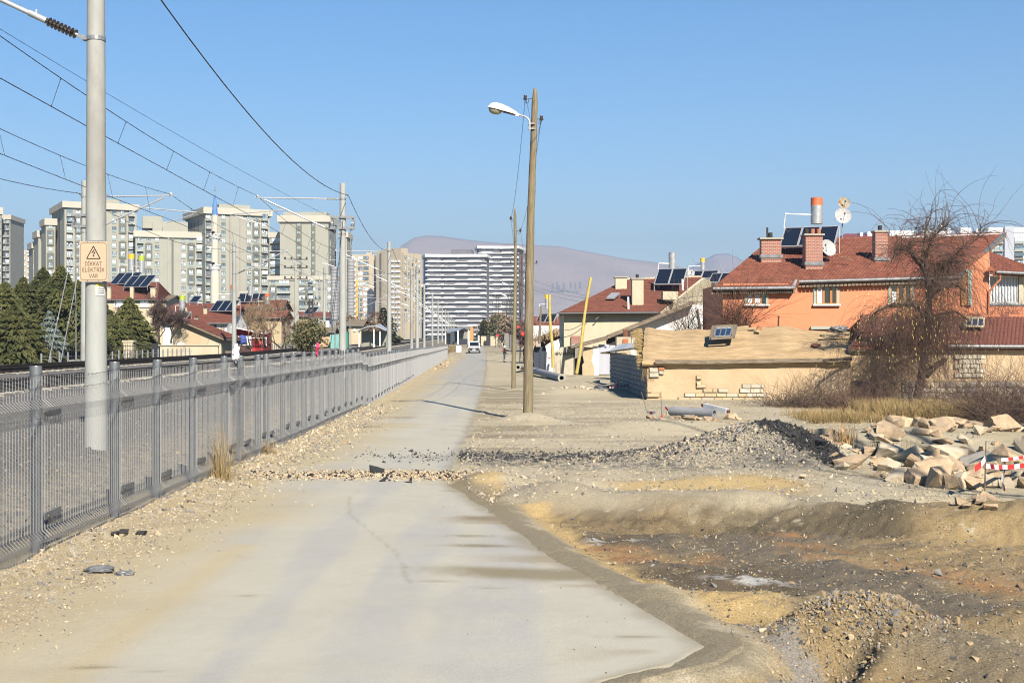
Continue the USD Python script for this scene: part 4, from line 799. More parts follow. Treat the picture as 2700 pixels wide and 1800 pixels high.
# ---------------------------------------------------------------- white flats far behind the orange house
def exr(t, f):
    q = MB(); f.box(q, f.w(2647), f.w(2672), 0, f.z(597, 2660), 0, 1.2); obj('grey_slab_wall', q, plain('grey_slab_look', (.50, .53, .60), .8), t)
block('white flats with green glass balconies at the right edge behind the orange house', 2608, 2800, 505, -.1, 600, 20, [(2632, 22, 14, 'balc'), (2686, 24, 14, 'balc'), (2715, 24, 14, 'balc'), (2750, 24, 14, 'balc')], 634, 20, 5, (2.0, .3), wall='white_far', extra=exr, cor_mat='white_far')
def long_white():
    t = thing('white_building', 'long low white building with a maroon roof behind the orange house ridge', 'building'); y = 520
    b = MB(); b.box(X(2190, y), y, 0, X(2600, y), y + 16, Z(627, y)); obj('wall', b, K['white_far'], t)
    MR = plain('maroon_roof_look', (.22, .05, .055), .8); b = MB(); x0, x1 = X(2215, y), X(2500, y); zz = Z(626.5, y)
    b.hexa([(x0, y + .5, zz), (x1, y + .5, zz), (x1, y + 15, zz), (x0, y + 15, zz), (x0 + 4, y + 7, zz + 2.2), (x1 - 4, y + 7, zz + 2.2), (x1 - 4, y + 8, zz + 2.2), (x0 + 4, y + 8, zz + 2.2)]); obj('roof', b, MR, t)
    for (u0, u1, v) in ((2273, 2280, 611), (2293, 2312, 609), (2352, 2420, 606), (2440, 2500, 607), (2505, 2515, 600), (2540, 2568, 599)):
        b = MB(); b.box(X(u0, y), y + 3, zz - 1, X(u1, y), y + 9, Z(v, y)); obj('roof_house', b, K['white_far'], t)
    b = MB(); x0, x1 = X(2555, y), X(2660, y); b.hexa([(x0, y - 2, zz - 3), (x1, y - 2, zz - 3), (x1, y + 14, zz - 3), (x0, y + 14, zz - 3), (x0 + 5, y + 5, zz + 3.2), (x1 - 2, y + 5, zz + 3.2), (x1 - 2, y + 7, zz + 3.2), (x0 + 5, y + 7, zz + 3.2)]); obj('roof', b, mat('brown_roof_look', (.30, .12, .09)), t)
    for u, v in ((2480, 598), (2578, 609), (2592, 608)):
        b = MB(); b.lathe((0, 0, 0), [(0, 0), (.5, .06), (.8, .22)], 12); b.rot(math.radians(70), 'x'); b.move(P(u, v, y - 3)); b.cyl(P(u, v, y - 2.8), P(u, v + 8, y - 2.8), .05); obj('satellite_dish', b, K['dish'], t)
long_white()
t = thing('far_estate', 'tiny grey high-rise estate on the slope of the far hill', 'estate')
for (u, v, w, h) in ((1457, 756, 5, 18), (1469, 750, 4, 14), (1475, 758, 4, 12), (1487, 754, 5, 16), (1505, 749, 4, 13), (1530, 750, 4, 13), (1517, 752, 3, 12)):
    y = 5950; b = MB(); b.box(X(u - w / 2, y), y, Z(v + h / 2, y) - 8, X(u + w / 2, y), y + 18, Z(v - h / 2, y)); obj('tower', b, K['tower_grey'], t)
# ---------------------------------------------------------------- minaret
my = 400.0; k = my / FPX; mt = thing('minaret', 'slender cream minaret with two balconies and a blue cone before the beige blocks', 'minaret', (X(566.5, my), my, 0))
def zz(v): return Z(v, my)
CR = mat('minaret_stone_look', (.70, .65, .54), (.64, .59, .49), .8, .9)
b = MB(); b.lathe((0, 0, 0), [(12.2 * k, -1), (12.0 * k, zz(728)), (10.3 * k, zz(716))], 16); b.lathe((0, 0, 0), [(9.6 * k, zz(700)), (9.2 * k, zz(640)), (8.4 * k, zz(634))], 16); b.lathe((0, 0, 0), [(8.2 * k, zz(618)), (8.2 * k, zz(567))], 16); obj('shaft', b, CR, mt, smooth=40)
for v0, v1 in ((698, 718), (617, 637)):
    b = MB(); b.lathe((0, 0, 0), [(8.5 * k, zz(v1 + 2)), (12 * k, zz(v1 - 5)), (15.5 * k, zz(v1 - 9)), (15.8 * k, zz(v0)), (14.8 * k, zz(v0)), (14.6 * k, zz(v1 - 8)), (7 * k, zz(v1 - 8))], 20); bl = obj('balcony', b, K['white_far'], mt)
    d = MB()
    for a in np.linspace(0, 2 * np.pi, 28, endpoint=False):
        for q in (.3, .65): d.obox((15.75 * k * math.cos(a + q), 15.75 * k * math.sin(a + q), zz(v0 + 11 * q)), (.22, .22, .28))
    obj('lattice_opening', d, K['apt_slot'], bl, kind='stuff')
    s_ = MB(); s_.tube([(-.2, -14 * k, zz(v0 - 2)), (-.3, -16 * k, zz(v0 - 2))], [.3, .5], 8); s_.box(-.4, -14 * k, zz(v0 + 2), .3, -12 * k, zz(v0 - 6)); obj('loudspeaker', s_, K['black_plastic'], mt)
b = MB(); b.lathe((0, 0, 0), [(8.6 * k, zz(568)), (8.3 * k, zz(566)), (5.6 * k, zz(540)), (2.4 * k, zz(515)), (1.8 * k, zz(513))], 8); obj('cone', b, mat('minaret_blue_look', (.08, .20, .52), (.16, .34, .66), .5), mt)
b = MB(); b.lathe((0, 0, 0), [(2.5 * k, zz(516)), (1.2 * k, zz(506)), (0.1, zz(500))], 8); b.cyl((0, 0, zz(505)), (0, 0, zz(488)), .12, .05, 6)
for v in (503, 499, 495): b.sphere((0, 0, zz(v)), .28 - (503 - v) * .012, 1)
obj('finial', b, plain('finial_look', (.25, .35, .45), .4, .4), mt)
# ================================================================ houses, sheds and roofs: helpers
def roof_slab(mb, a, b, c, d, t=.12):       # a, b along the eave, c, d along the ridge (same order); upper face, thickness downwards
    q = [np.asarray(p, float) for p in (a, b, d, c)]; return mb.hexa([p - [0, 0, t] for p in q] + q)
def tiles(a, b, c, d, nw, nr, amp=.03, lift=.03, seed=0):    # courses of wavy tiles over the quad eave a-b, ridge c-d; c above a, d above b
    a, b, c, d = (np.asarray(p, float) for p in (a, b, c, d)); nrm = np.cross(b - a, c - a); nrm /= np.linalg.norm(nrm); k = nw * 4
    rng = np.random.default_rng(seed); M = MB(); s = np.linspace(0, 1, k + 1); wave = amp * (np.abs(np.sin(np.pi * s * nw)) ** .7)
    for r in range(nr):
        t0, t1 = r / nr, min((r + 1.22) / nr, 1.0); jit = np.repeat(rng.normal(0, .006, nw), 4); jit = np.append(jit, jit[-1])
        P0 = (a + (c - a) * t0) + ((b + (d - b) * t0) - (a + (c - a) * t0)) * s[:, None] + nrm * (wave + lift + jit)[:, None]
        P1 = (a + (c - a) * t1) + ((b + (d - b) * t1) - (a + (c - a) * t1)) * s[:, None] + nrm * (wave + jit * .5)[:, None]
        Pb = P0 - nrm * (lift + .01)
        V = np.vstack([Pb, P0, P1]); i = np.arange(k); n = k + 1
        M.add(V, np.vstack([np.stack([i, i + 1, i + n + 1, i + n], 1), np.stack([i + n, i + n + 1, i + 2 * n + 1, i + 2 * n], 1)]))
    return M
def simple_window(parent, x, z, w, h, y, frame='white', pane='pane', n=2, sill=None, deep=.0):
    f = MB(); t = .07
    for (x0, x1, z0, z1) in ((x - w / 2, x + w / 2, z - h / 2, z - h / 2 + t), (x - w / 2, x + w / 2, z + h / 2 - t, z + h / 2)): f.box(x0, y - .05, z0, x1, y + .03, z1)
    for k in range(n + 1): c = x - w / 2 + t / 2 + (w - t) * k / n; f.box(c - t / 2, y - .05, z - h / 2 + t, c + t / 2, y + .03, z + h / 2 - t)
    fr = obj('window', f, K[frame], parent)
    p = MB(); p.box(x - w / 2 + .03, y - .02, z - h / 2 + .03, x + w / 2 - .03, y + .01, z + h / 2 - .03); obj('pane', p, K[pane], fr)
    if sill: s_ = MB(); s_.box(x - w / 2 - .08, y - .14, z - h / 2 - .06, x + w / 2 + .08, y + .02, z - h / 2); obj('sill', s_, K[sill], fr)
    return fr
def chimney(parent, u, w, vt, vb, y, m='beige_wall', pots=1, cap='cap', dd=None):
    b = MB(); x = X(u, y); hw = S(w, y) / 2; zt, zb = Z(vt, y), Z(vb, y) - .5; dd = dd or hw * 2
    b.box(x - hw, y, zb, x + hw, y + dd, zt); ch = obj('chimney', b, K[m], parent)
    c = MB(); c.box(x - hw * 1.2, y - hw * .2, zt, x + hw * 1.2, y + dd + hw * .2, zt + .09); obj('chimney_cap', c, K[cap], ch)
    for k in range(pots):
        p = MB(); xx = x + (k - (pots - 1) / 2) * .3; p.tube([(xx, y + dd / 2, zt), (xx, y + dd / 2, zt + .35), (xx, y + dd / 2, zt + .36)], [.10, .11, .02], 8); obj('chimney_pot', p, K['soot' if k == 0 else 'terracotta'], ch)
    return ch
def gable_house(label, uL, uR, y, ve, vr, depth, wall, roof, wins=(), chims=(), ov=.4, hip=(0, 0), cat='house', name='house', vbase=None, frame='white', tile=None, over_l=None):
    t = thing(name, label, cat, (0, 0, 0)); x0, x1 = X(uL, y), X(uR, y); ze = Z(ve, y); yr = y + depth / 2; zr = Z(vr, yr); zb = -.5 if vbase is None else Z(vbase, y)
    b = MB(); b.box(x0, y, zb, x1, y + depth, ze)
    if not hip[0]: b.prism([(y, ze), (y + depth, ze), (yr, zr - .15)], 'x', x0, x0 + .2)
    if not hip[1]: b.prism([(y, ze), (y + depth, ze), (yr, zr - .15)], 'x', x1 - .2, x1)
    obj('wall', b, K[wall], t)
    sl = (zr - ze) / (depth / 2); zo = ze - ov * sl; xa, xb = x0 - ov, x1 + ov; ra, rb = xa + hip[0], xb - hip[1]
    r = MB(); roof_slab(r, (xa, y - ov, zo), (xb, y - ov, zo), (ra, yr, zr), (rb, yr, zr)); roof_slab(r, (xb, y + depth + ov, zo), (xa, y + depth + ov, zo), (rb, yr, zr), (ra, yr, zr))
    for q, (xe, re) in ((hip[0], (xa, ra)), (hip[1], (xb, rb))):
        if q: r.add([(xe, y - ov, zo), (xe, y + depth + ov, zo), (re, yr, zr)], [[0, 2, 1], [0, 1, 2]])
    rf = obj('roof', r, K[roof], t)
    if tile:
        obj('roof_tiles', tiles((xa, y - ov, zo + .01), (xb, y - ov, zo + .01), (ra, yr, zr + .01), (rb, yr, zr + .01), *tile), K[roof], t, kind='stuff')
    g = MB(); g.tube([(xa, y - ov - .05, zo - .04), (xb, y - ov - .05, zo - .04)], .06, 8); obj('gutter', g, K['gutter'], t)
    for (u, v, w, h) in wins: simple_window(t, X(u, y), Z(v, y), S(w, y), S(h, y), y, frame, sill='white')
    for c in chims: chimney(t, *c)
    return t
def solar(label, p, w, h, n, phi=25, tilt=42, tank=None, tank_r=.28, tank_h=1.0, cap='tank_yellow', pipe=True, group=None):
    """p: lower left corner of the panels; tank: offset of the tank's foot from p"""
    t = thing('solar_water_heater', label, 'solar heater', tuple(p), 0, group); c, s_ = math.cos(math.radians(phi)), math.sin(math.radians(phi)); ct, st_ = math.cos(math.radians(tilt)), math.sin(math.radians(tilt))
    e = np.array([c, -s_, 0]); up = np.array([s_ * ct, c * ct, st_]); nn = np.cross(e, up); R = np.stack([e, up, nn], 1)
    for i in range(n):
        ctr = e * (w * (i + .5)) + up * h / 2
        f = MB()
        for (du, dv, lu, lv) in ((0, -h / 2 + .03, w * .95, .06), (0, h / 2 - .03, w * .95, .06), (-w * .475, 0, .06, h), (w * .475, 0, .06, h)): f.obox(ctr + e * du + up * dv, (lu, lv, .1), R)
        pn = obj('solar_panel', f, K['alu'], t); g = MB(); g.obox(ctr + nn * .005, (w * .92, h * .94, .07), R); obj('glass', g, K['panel_glass'], pn)
    l = MB()
    for i in (0, n): q = e * w * i; l.cyl(q + up * h * .98, q + np.array([s_ * h * ct * .98, c * h * ct * .98, -.6]), .025, n=6); l.cyl(q + up * .1, q + up * .1 - [0, 0, .5], .025, n=6)
    obj('support_frame', l, K['alu'], t)
    if tank is not None:
        o = np.asarray(tank, float); b = MB(); b.tube([o, o + [0, 0, .01], o + [0, 0, tank_h * .7]], [tank_r * .9, tank_r, tank_r], 18); tk = obj('tank', b, K['tank'], t, smooth=40)
        b = MB(); b.tube([o + [0, 0, tank_h * .7], o + [0, 0, tank_h * .985], o + [0, 0, tank_h]], [tank_r * 1.003, tank_r * 1.003, tank_r * .9], 18); obj('tank_cap', b, K[cap], tk, smooth=40)
        if pipe:
            q = up * h - e * .05; b = MB(); b.tube([q, q * [1, 1, 0] + [0, 0, o[2] + tank_h * .35] + e * .05, o + [-tank_r * .9, 0, tank_h * .35]], .035, 6); obj('pipe', b, K['white'], t)
    return t
def dish(label, c, r, az=0, el=25, m='dish', mast=.5, parent=None):
    t = thing('satellite_dish', label, 'satellite dish', tuple(c)); prof = [(0.001, 0), (r * .5, r * .06), (r * .85, r * .17), (r, r * .24)]
    b = MB(); b.lathe((0, 0, 0), prof, 20); V = b.V[0]; b.F.append(b.F[0][:, ::-1] + 0); b.rot(math.radians(90 - el), 'x'); b.rot(math.radians(az)); obj('reflector', b, K[m], t, smooth=False)
    a = MB(); d = np.array([math.sin(math.radians(-az)) * -1 * math.cos(math.radians(el)) * -1, -math.cos(math.radians(az)) * math.cos(math.radians(el)), math.sin(math.radians(el))]); f = d * r * .95
    a.cyl((0, 0, -r * .95), f, .012, n=5); a.sphere(f, .05, 1); obj('feed_arm', a, K['dark_metal'], t)
    m_ = MB(); m_.cyl((0, .08, -mast - r * .4), (0, .08, .05), .028, n=6); obj('mast', m_, K['galv'], t); return t
# ================================================================ trees
def grow(rng, p, d, L, r, lev, out, spread=.55, seg=4, shrink=.68, kids=(2, 4), up=.10, wob=.22, rmin=.006):
    d = d / np.linalg.norm(d)
    for i in range(seg):
        d = d + np.array([rng.gauss(0, wob), rng.gauss(0, wob), rng.gauss(0, wob) + up]); d /= np.linalg.norm(d); q = p + d * L / seg; r2 = max(r * (1 - .45 / seg), rmin); out.append((p, q, r, r2)); p, r = q, r2
        if lev > 0 and i >= 1:
            for _ in range(rng.randint(*kids) if i == seg - 1 else rng.randint(0, kids[1] - 2 if kids[1] > 2 else 1)):
                a = np.array([rng.gauss(0, 1), rng.gauss(0, 1), rng.gauss(0, 1)]); a -= d * a.dot(d); a /= np.linalg.norm(a); s = rng.uniform(.6, 1.3) * spread; grow(rng, p, d * math.cos(s) + a * math.sin(s), L * shrink * rng.uniform(.75, 1.15), r * .66, lev - 1, out, spread, max(3, seg - 1), shrink, kids, up, wob, rmin)
def segs_mesh(out, thick=.05):
    P0 = np.array([o[0] for o in out]); P1 = np.array([o[1] for o in out]); R0 = np.array([o[2] for o in out]); R1 = np.array([o[3] for o in out]); big = R0 > thick; a, b = MB(), MB()
    if big.any(): a.segs(P0[big], P1[big], R0[big], R1[big], 7)
    if (~big).any(): b.segs(P0[~big], P1[~big], R0[~big], R1[~big], 3)
    return a, b
def bare_tree(label, u, vb, vt, y, seed, m='twig_tan', spread=.6, lev=5, trunks=1, group=None, name='bare_tree', r0=None, z0=None, kids=(2, 4), cat='tree', rmin=.008):
    rng = random.Random(seed); zb = Z(vb, y) if z0 is None else z0; H = Z(vt, y) - zb; out = []
    for k in range(trunks):
        d = np.array([rng.gauss(0, .12 if trunks == 1 else .4), rng.gauss(0, .12 if trunks == 1 else .4), 1.0]); grow(rng, np.array([rng.gauss(0, .03 * trunks * H / 4), rng.gauss(0, .1), 0.0]), d, H * .34, (r0 or H * .026) / trunks ** .4, lev, out, spread, 4, .70, kids, .10, .16, rmin)
    hh = max(o[1][2] for o in out); sc = H / hh; out = [(a * sc, b * sc, max(r * sc, rmin), max(q * sc, rmin)) for a, b, r, q in out]
    t = thing(name, label, cat, (X(u, y), y, zb), 0, group); a, b = segs_mesh(out, .03)
    if a.V: obj('trunk', a, K['bark'], t)
    if b.V: obj('crown', b, K[m], t, kind='stuff')
    return t
def conifer_mesh(h, r, seed, n=5200, droop=.42, slen=.55, thin=1.0):
    g = np.random.default_rng(seed); t = g.beta(1.0, 1.25, n) * .985 + .01; lay = np.round(t * h / .42) * .42 / h; t = np.where(g.random(n) < .75, lay + g.normal(0, .010, n), t); t = np.clip(t, .01, .995)
    az = g.random(n) * 2 * np.pi; arm = meshkit.noise(np.stack([np.cos(az) * 2.3, np.sin(az) * 2.3, t * h * .9], 1), seed); R = r * (1 - t) ** .8 * (.12 + 1.35 * arm) + .08; s = np.sqrt(g.uniform(.12, 1.0, n)); rad = R * s
    C = np.stack([rad * np.cos(az), rad * np.sin(az), t * h - droop * rad * .75 + .12 * rad * s], 1); d = np.stack([np.cos(az + g.normal(0, .5, n)), np.sin(az + g.normal(0, .5, n)), -droop + g.normal(0, .22, n)], 1); d /= np.linalg.norm(d, axis=1, keepdims=True)
    w = np.cross(d, [0, 0, 1.0]); w /= np.linalg.norm(w, axis=1, keepdims=True); w = w * np.cos(g.uniform(-.9, .9, n))[:, None] + np.cross(w, d) * np.sin(g.uniform(-.9, .9, n))[:, None]
    L = slen * g.uniform(.5, 1.15, n) * (.45 + .55 * (1 - t)); B = L * .20 * thin; A = C - d * L[:, None] * .35; T = C + d * L[:, None] * .65 - [0, 0, .05]; m1 = C + w * B[:, None]; m2 = C - w * B[:, None]
    V = np.stack([A, m1, T, m2], 1).reshape(-1, 3); F = np.arange(n)[:, None] * 4 + np.array([0, 1, 2, 3])
    side = np.cross(w, d); A2 = C - d * L[:, None] * .2; V2 = np.stack([A2, C + side * B[:, None] * .8 + d * L[:, None] * .12, C + d * L[:, None] * .55, C - side * B[:, None] * .8 + d * L[:, None] * .12], 1).reshape(-1, 3)
    m = MB(); m.add(V, F); m.add(V2, F); return m
def conifer(label, u, vt, y, r, seed, z0=.4, m='needles', n=5200, droop=.42, group=None, slen=.6):
    h = Z(vt, y) - z0 + .3; t = thing('conifer', label, 'conifer tree', (X(u, y), y, z0), 0, group)
    k = MB(); k.tube([(0, 0, -.3), (0, 0, h * .6), (0.02, 0, h * .99)], [.16, .08, .015], 8); obj('trunk', k, K['bark'], t); obj('crown', conifer_mesh(h, r, seed, n, droop, slen), K[m], t, kind='stuff'); return t
cl = ['dark conifer at the left edge, cut by the picture', 'tall narrow-topped dark conifer second from the left edge', 'low wide dark conifer in front of the left pair', 'tall dark conifer just left of the guy wires', 'tallest dark conifer behind the guy wires', 'dark conifer partly hidden behind the nearest mast on its left', 'dark conifer directly right of the nearest mast', 'slim pointed conifer in front of the white house with solar panels', 'short dark conifer between the mast and the slim pointed one', 'low dark conifer at the right end of the row']
for i, (u, v, y, r) in enumerate(((12, 752, 66, 2.2), (62, 738, 72, 2.0), (38, 815, 60, 2.2), (114, 712, 73, 2.2), (160, 706, 70, 2.3), (208, 745, 70, 2.4), (262, 792, 67, 1.9), (341, 792, 68, 1.7), (303, 842, 64, 1.9), (372, 858, 69, 1.4))): conifer(cl[i], u, v, y * 1.62, r * 1.95, 60 + i, slen=.95, n=6500, group='dark conifers behind the iron fence')
conifer('small silvery blue spruce in front of the dark conifers', 130, 828, 101, 1.7, 80, m='needles_blue', n=2200, droop=.6, slen=.6)
bare_tree('purple-brown leafless tree spreading right of the conifers', 418, 912, 768, 103, 4, 'twig_purple', .7, 6, 1, kids=(2, 4), rmin=.007)
bare_tree('small leafless tree behind the conifers before the white house', 322, 905, 800, 118, 9, 'twig_purple', .6, 5, rmin=.007)
bare_tree('leafless purple tree in front of the tiled house corner', 452, 905, 800, 103.5, 12, 'twig_purple', .6, 5, rmin=.007)
for i, (u, vt, y, s, m) in enumerate(((664, 800, 100, 21, 'twig_tan'), (700, 775, 108, 22, 'twig_tan'), (742, 790, 112, 23, 'twig_red'), (690, 845, 96, 24, 'twig_tan'), (790, 838, 118, 26, 'twig_red'))):
    bare_tree(['tan leafless tree beside the red shed', 'tallest tan leafless tree in the clump right of the red shed', 'brownish leafless tree at the right of the clump', 'pale low leafless bush in front of the clump', 'reddish leafless bush behind the far mast'][i], u, 918, vt, y, s, m, .5, 6, 2, kids=(2, 3), rmin=.007)
def leafy(label, u, vb, vt, y, w, seed, m, n=2200, sz=.16, cat='shrub', name='shrub', z0=None):
    g = np.random.default_rng(seed); zb = Z(vb, y) if z0 is None else z0; H = Z(vt, y) - zb; c = g.normal(0, 1, (26, 3)); c /= np.linalg.norm(c, axis=1, keepdims=True); c = c * g.uniform(.2, 1, (26, 1)) ** .5 * [w, w * .8, H * .42] + [0, 0, H * .52]
    p = c[g.integers(0, 26, n)] + g.normal(0, 1, (n, 3)) * [w * .22, w * .22, H * .11]; p[:, 2] = np.clip(p[:, 2], .05, H); d = g.normal(0, 1, (n, 3)); d /= np.linalg.norm(d, axis=1, keepdims=True); e = np.cross(d, g.normal(0, 1, (n, 3))); e /= np.linalg.norm(e, axis=1, keepdims=True)
    V = np.stack([p - d * sz, p + e * sz * .4, p + d * sz, p - e * sz * .4], 1).reshape(-1, 3); F = np.arange(n)[:, None] * 4 + np.array([0, 1, 2, 3]); t = thing(name, label, cat, (X(u, y), y, zb)); f = MB(); f.add(V, F); obj('crown', f, K[m], t, kind='stuff')
    k = MB()
    for q in c[:12]: k.cyl((0, 0, -.1), q, .04, .012, 5, False)
    obj('trunk', k, K['bark'], t); return t
leafy('olive green bush under the reddish bush by the far fence', 815, 925, 838, 104, 1.5, 31, 'leaf_olive')
leafy('brown rounded shrub beside the cream cottage', 945, 905, 828, 170, 2.4, 32, 'twig_tan', 2600)
bare_tree('brown leafless tree behind the platform shelter', 960, 905, 818, 190, 33, 'twig_red', .55, 6, 2, kids=(2, 3), rmin=.02)
conifer('dark loose pine behind the cream tower foot', 1012, 815, 215, 4.2, 91, .6, 'needles_dark', 2000, .15, slen=1.2)
# ================================================================ left side: park fence, walls, houses beyond the railway
fy = 98.0; wl = MB(); tt = thing('stone_wall', 'low rough stone wall below the black iron fence', 'wall')
g = np.random.default_rng(7); cs = []
for i in range(90):
    x = -39.5 + i * .34; 
    for r in range(2):
        yy = fy + (x + 39.5) * .2; m = MB(); m.obox((0, 0, 0), (.33, .3, .36)); v = m.V[0]; v += g.normal(0, .03, v.shape); m.move((x + (r % 2) * .17, yy, 0.32 + r * .34)); obj('stone', m, K['block_grey' if g.random() < .6 else 'rock_dark'], tt)
ft = thing('iron_fence', 'black iron park fence with arched bays along the conifers', 'fence')
fb = MB(); rl = MB()
def fpos(s): return np.array([-40 + s, fy + .3 + s * .2, 0])
for s in np.arange(0, 12.6, .165): p = fpos(s); fb.cyl(p + [0, 0, .8], p + [0, 0, 2.02 + .08 * math.sin(s * 3.3)], .016, n=4)
for zz_ in (.98, 1.55, 1.9): rl.cyl(fpos(0) + [0, 0, zz_], fpos(12.6) + [0, 0, zz_], .025, n=4)
obj('bar', fb, K['black_plastic'], ft, kind='stuff'); obj('rail', rl, K['black_plastic'], ft)
for i, u in enumerate((110, 341)):
    s = 2.0 + (0 if i == 0 else 0); y = 98.3 + (1.0 if i == 0 else 3.2) * .2 * 5; b = MB(); x = X(u, y); b.box(x - .38, y - .35, .6, x + .38, y + .3, 2.2); b.box(x - .46, y - .42, 2.2, x + .46, y + .37, 2.34); obj('gate_pillar', b, K['beige_wall'], label=['pale square pillar in the iron fence left of the guy wires', 'pale square pillar in the iron fence right of the nearest mast'][i], cat='pillar')
b = MB(); b.box(X(422, 96), 96, -.3, X(575, 96), 96.3, Z(911, 96)); b.box(X(418, 96), 95.9, Z(911, 96), X(578, 96), 96.4, Z(908.5, 96)); obj('garden_wall', b, K['beige_wall'], label='plain beige garden wall before the gabled shed', cat='wall')
b = MB(); b.box(X(400, 100), 100, -.3, X(422, 100), 100.3, Z(905, 100)); obj('dark_gate', b, K['black_plastic'], label='dark metal gate at the left end of the beige garden wall', cat='gate')
b = MB(); b.box(X(578, 110), 110, -.3, X(660, 110), 110.3, Z(910, 110)); obj('brown_wall', b, plain('brown_fence_look', (.10, .06, .05), .8), label='dark brown boundary wall between shed and red shed', cat='wall')
pf = thing('post_row', 'row of pale short steel posts along the far side of the tracks', 'fence'); rng = random.Random(3)
for i in range(170):
    y = 62 + i * 1.38; x = float(mx(y)) - 14.6; z = .35 + float(rise(y)); b = MB(); h = 1.32 + rng.uniform(-.04, .04); b.tube([(x, y, z - .6), (x, y, z + h - .02), (x, y, z + h)], [.05, .05, .035], 8); obj('post', b, K['galv'], pf)
b = MB()
for zz_ in (.75, 1.1, 1.45): b.tube([(float(mx(y)) - 14.6, y, float(rise(y)) + zz_) for y in np.arange(62, 297, 8)], .008, 4, False)
obj('wire', b, K['wire_light'], pf)
gable_house('two-storey cream house with red roof and two solar heaters behind the conifers', 258, 410, 160, 786, 744, 9, 'beige_wall', 'roof_tile2', [(313, 799, 22, 18), (381, 800, 22, 18)], [(287, 9, 758, 784, 159.7, 'beige_wall'), (347, 9, 757, 780, 159.7, 'beige_wall'), (403, 13, 760, 785, 160, 'beige_wall', 0)], tile=(40, 14, .04, .03), hip=(0, 1.2))
solar('solar heater with yellow-capped tank, left of two on the white house', P(288, 750, 164), 1.35, 2.3, 3, 28, 42, (2.0, 2.8, 1.9), .40, 2.2, 'tank_yellow'); solar('solar heater with yellow printed tank, right of two on the white house', P(324, 758, 161.5), 1.35, 2.3, 3, 28, 42, (1.6, 2.6, 2.0), .40, 2.2, 'tank_lime')
gable_house('low lean-to roof at the right side of the two-storey white house', 412, 438, 162, 790, 778, 8, 'beige_wall', 'wood_old', [], [])
gable_house('white house with long red tiled roof and two solar heaters', 430, 606, 130, 848, 806, 9, 'white', 'roof_tile2', [(562, 858, 23, 20)], [(517, 9, 841, 862, 129.6, 'beige_wall'), (541, 9, 815, 826, 132, 'beige_wall'), (488, 10, 813, 825, 132, 'beige_wall', 0), (585, 9, 866, 888, 129.5, 'beige_wall')], tile=(36, 12, .04, .03))
solar('solar heater with orange-capped tank on the white house', P(552, 821, 132.5), 1.0, 1.7, 3, 25, 42, (2.0, 2.2, 1.3), .30, 1.55, 'tank_orange'); solar('solar heater with two panels spread below a lime-banded tank', P(450, 840, 130.3), .95, 1.1, 2, 20, 40, (1.0, .7, .8), .30, 1.6, 'tank_lime')
gable_house('brick-red roofed house showing behind the white house ridge', 452, 575, 150, 812, 799, 7, 'roof_tile2', 'roof_tile2', [], [])
solar('single dark solar panel with a small dish behind the white house', P(498, 798, 146), 1.2, 1.2, 1, 25, 40, (.9, 1.0, .7), .2, 1.0, 'dish')
gable_house('house with red roof and four dark panels beyond the far mast', 618, 736, 178, 813, 791, 9, 'block_grey', 'roof_tile2', [], [(628, 7, 790, 806, 178, 'beige_wall')], tile=(34, 12, .04, .03))
solar('row of four dark solar panels with a steel tank on a red roof', P(627, 796, 180), .95, 1.6, 4, 3, 50, (1.6, .8, .9), .32, 1.4, 'tank')
solar('leaning solar panel with orange tank on the grey house gable', P(664, 828, 172), 1.0, 1.6, 1, 40, 45, (1.9, .8, 1.3), .35, 1.5, 'tank_orange')
sh = thing('gabled_shed', 'plain beige gabled shed with tiled lean-to roof behind the garden wall', 'shed'); y = 105.0
b = MB(); pr = [(X(455, y), -.5), (X(583, y), -.5), (X(583, y), Z(893, y)), (X(478, y), Z(846, y)), (X(463, y), Z(850, y)), (X(455, y), Z(856, y))]; b.prism(pr, 'y', y, y + 6); obj('wall', b, K['beige_wall'], sh)
b = MB(); a = np.array([X(595, y), y - .5, Z(893, y)]); c = np.array([X(472, y), y - .5, Z(841, y)]); b.hexa([a - [0, 0, .15], a - [0, 0, .15] + [0, 6.5, 0], c + [0, 6.5, -.15], c - [0, 0, .15], a, a + [0, 6.5, 0], c + [0, 6.5, 0], c]); a2 = np.array([X(446, y), y - .5, Z(858, y)]); b.hexa([c - [0, 0, .15], c + [0, 6.5, -.15], a2 + [0, 6.5, -.15], a2 - [0, 0, .15], c + [0, 0, .01], c + [0, 6.5, .01], a2 + [0, 6.5, 0], a2]); obj('roof', b, K['wood_old'], sh)
obj('roof_tiles', tiles(a + [0, .2, .02], a + [0, 6.5, .02], c + [0, .2, .02], c + [0, 6.5, .02], 18, 14, .05, .04), K['roof_tile2'], sh, kind='stuff')
simple_window(sh, X(477, y), Z(906, y), S(20, y), S(5, y), y - .0, 'white', 'pane_dark', 3)
rs = thing('red_shed', 'small red shed with a white canopy frame beside the far mast', 'shed'); y = 112
b = MB(); b.prism([(X(618, y), -.3), (X(694, y), -.3), (X(694, y), Z(879, y)), (X(618, y), Z(864, y))], 'y', y, y + 4); obj('wall', b, plain('red_shed_look', (.50, .035, .035), .7), rs)
b = MB(); b.beam(P(612, 862, y - .3), P(702, 880, y - .3), 1.0, .08); obj('roof_edge', b, K['white'], rs); b = MB(); b.beam(P(650, 891, y - 1), P(704, 890, y - 1), .08, .06); b.beam(P(652, 891, y - 1), P(652, 912, y - 1), .06, .06); b.beam(P(702, 890, y - 1), P(702, 912, y - 1), .06, .06); obj('canopy_frame', b, K['white'], rs)
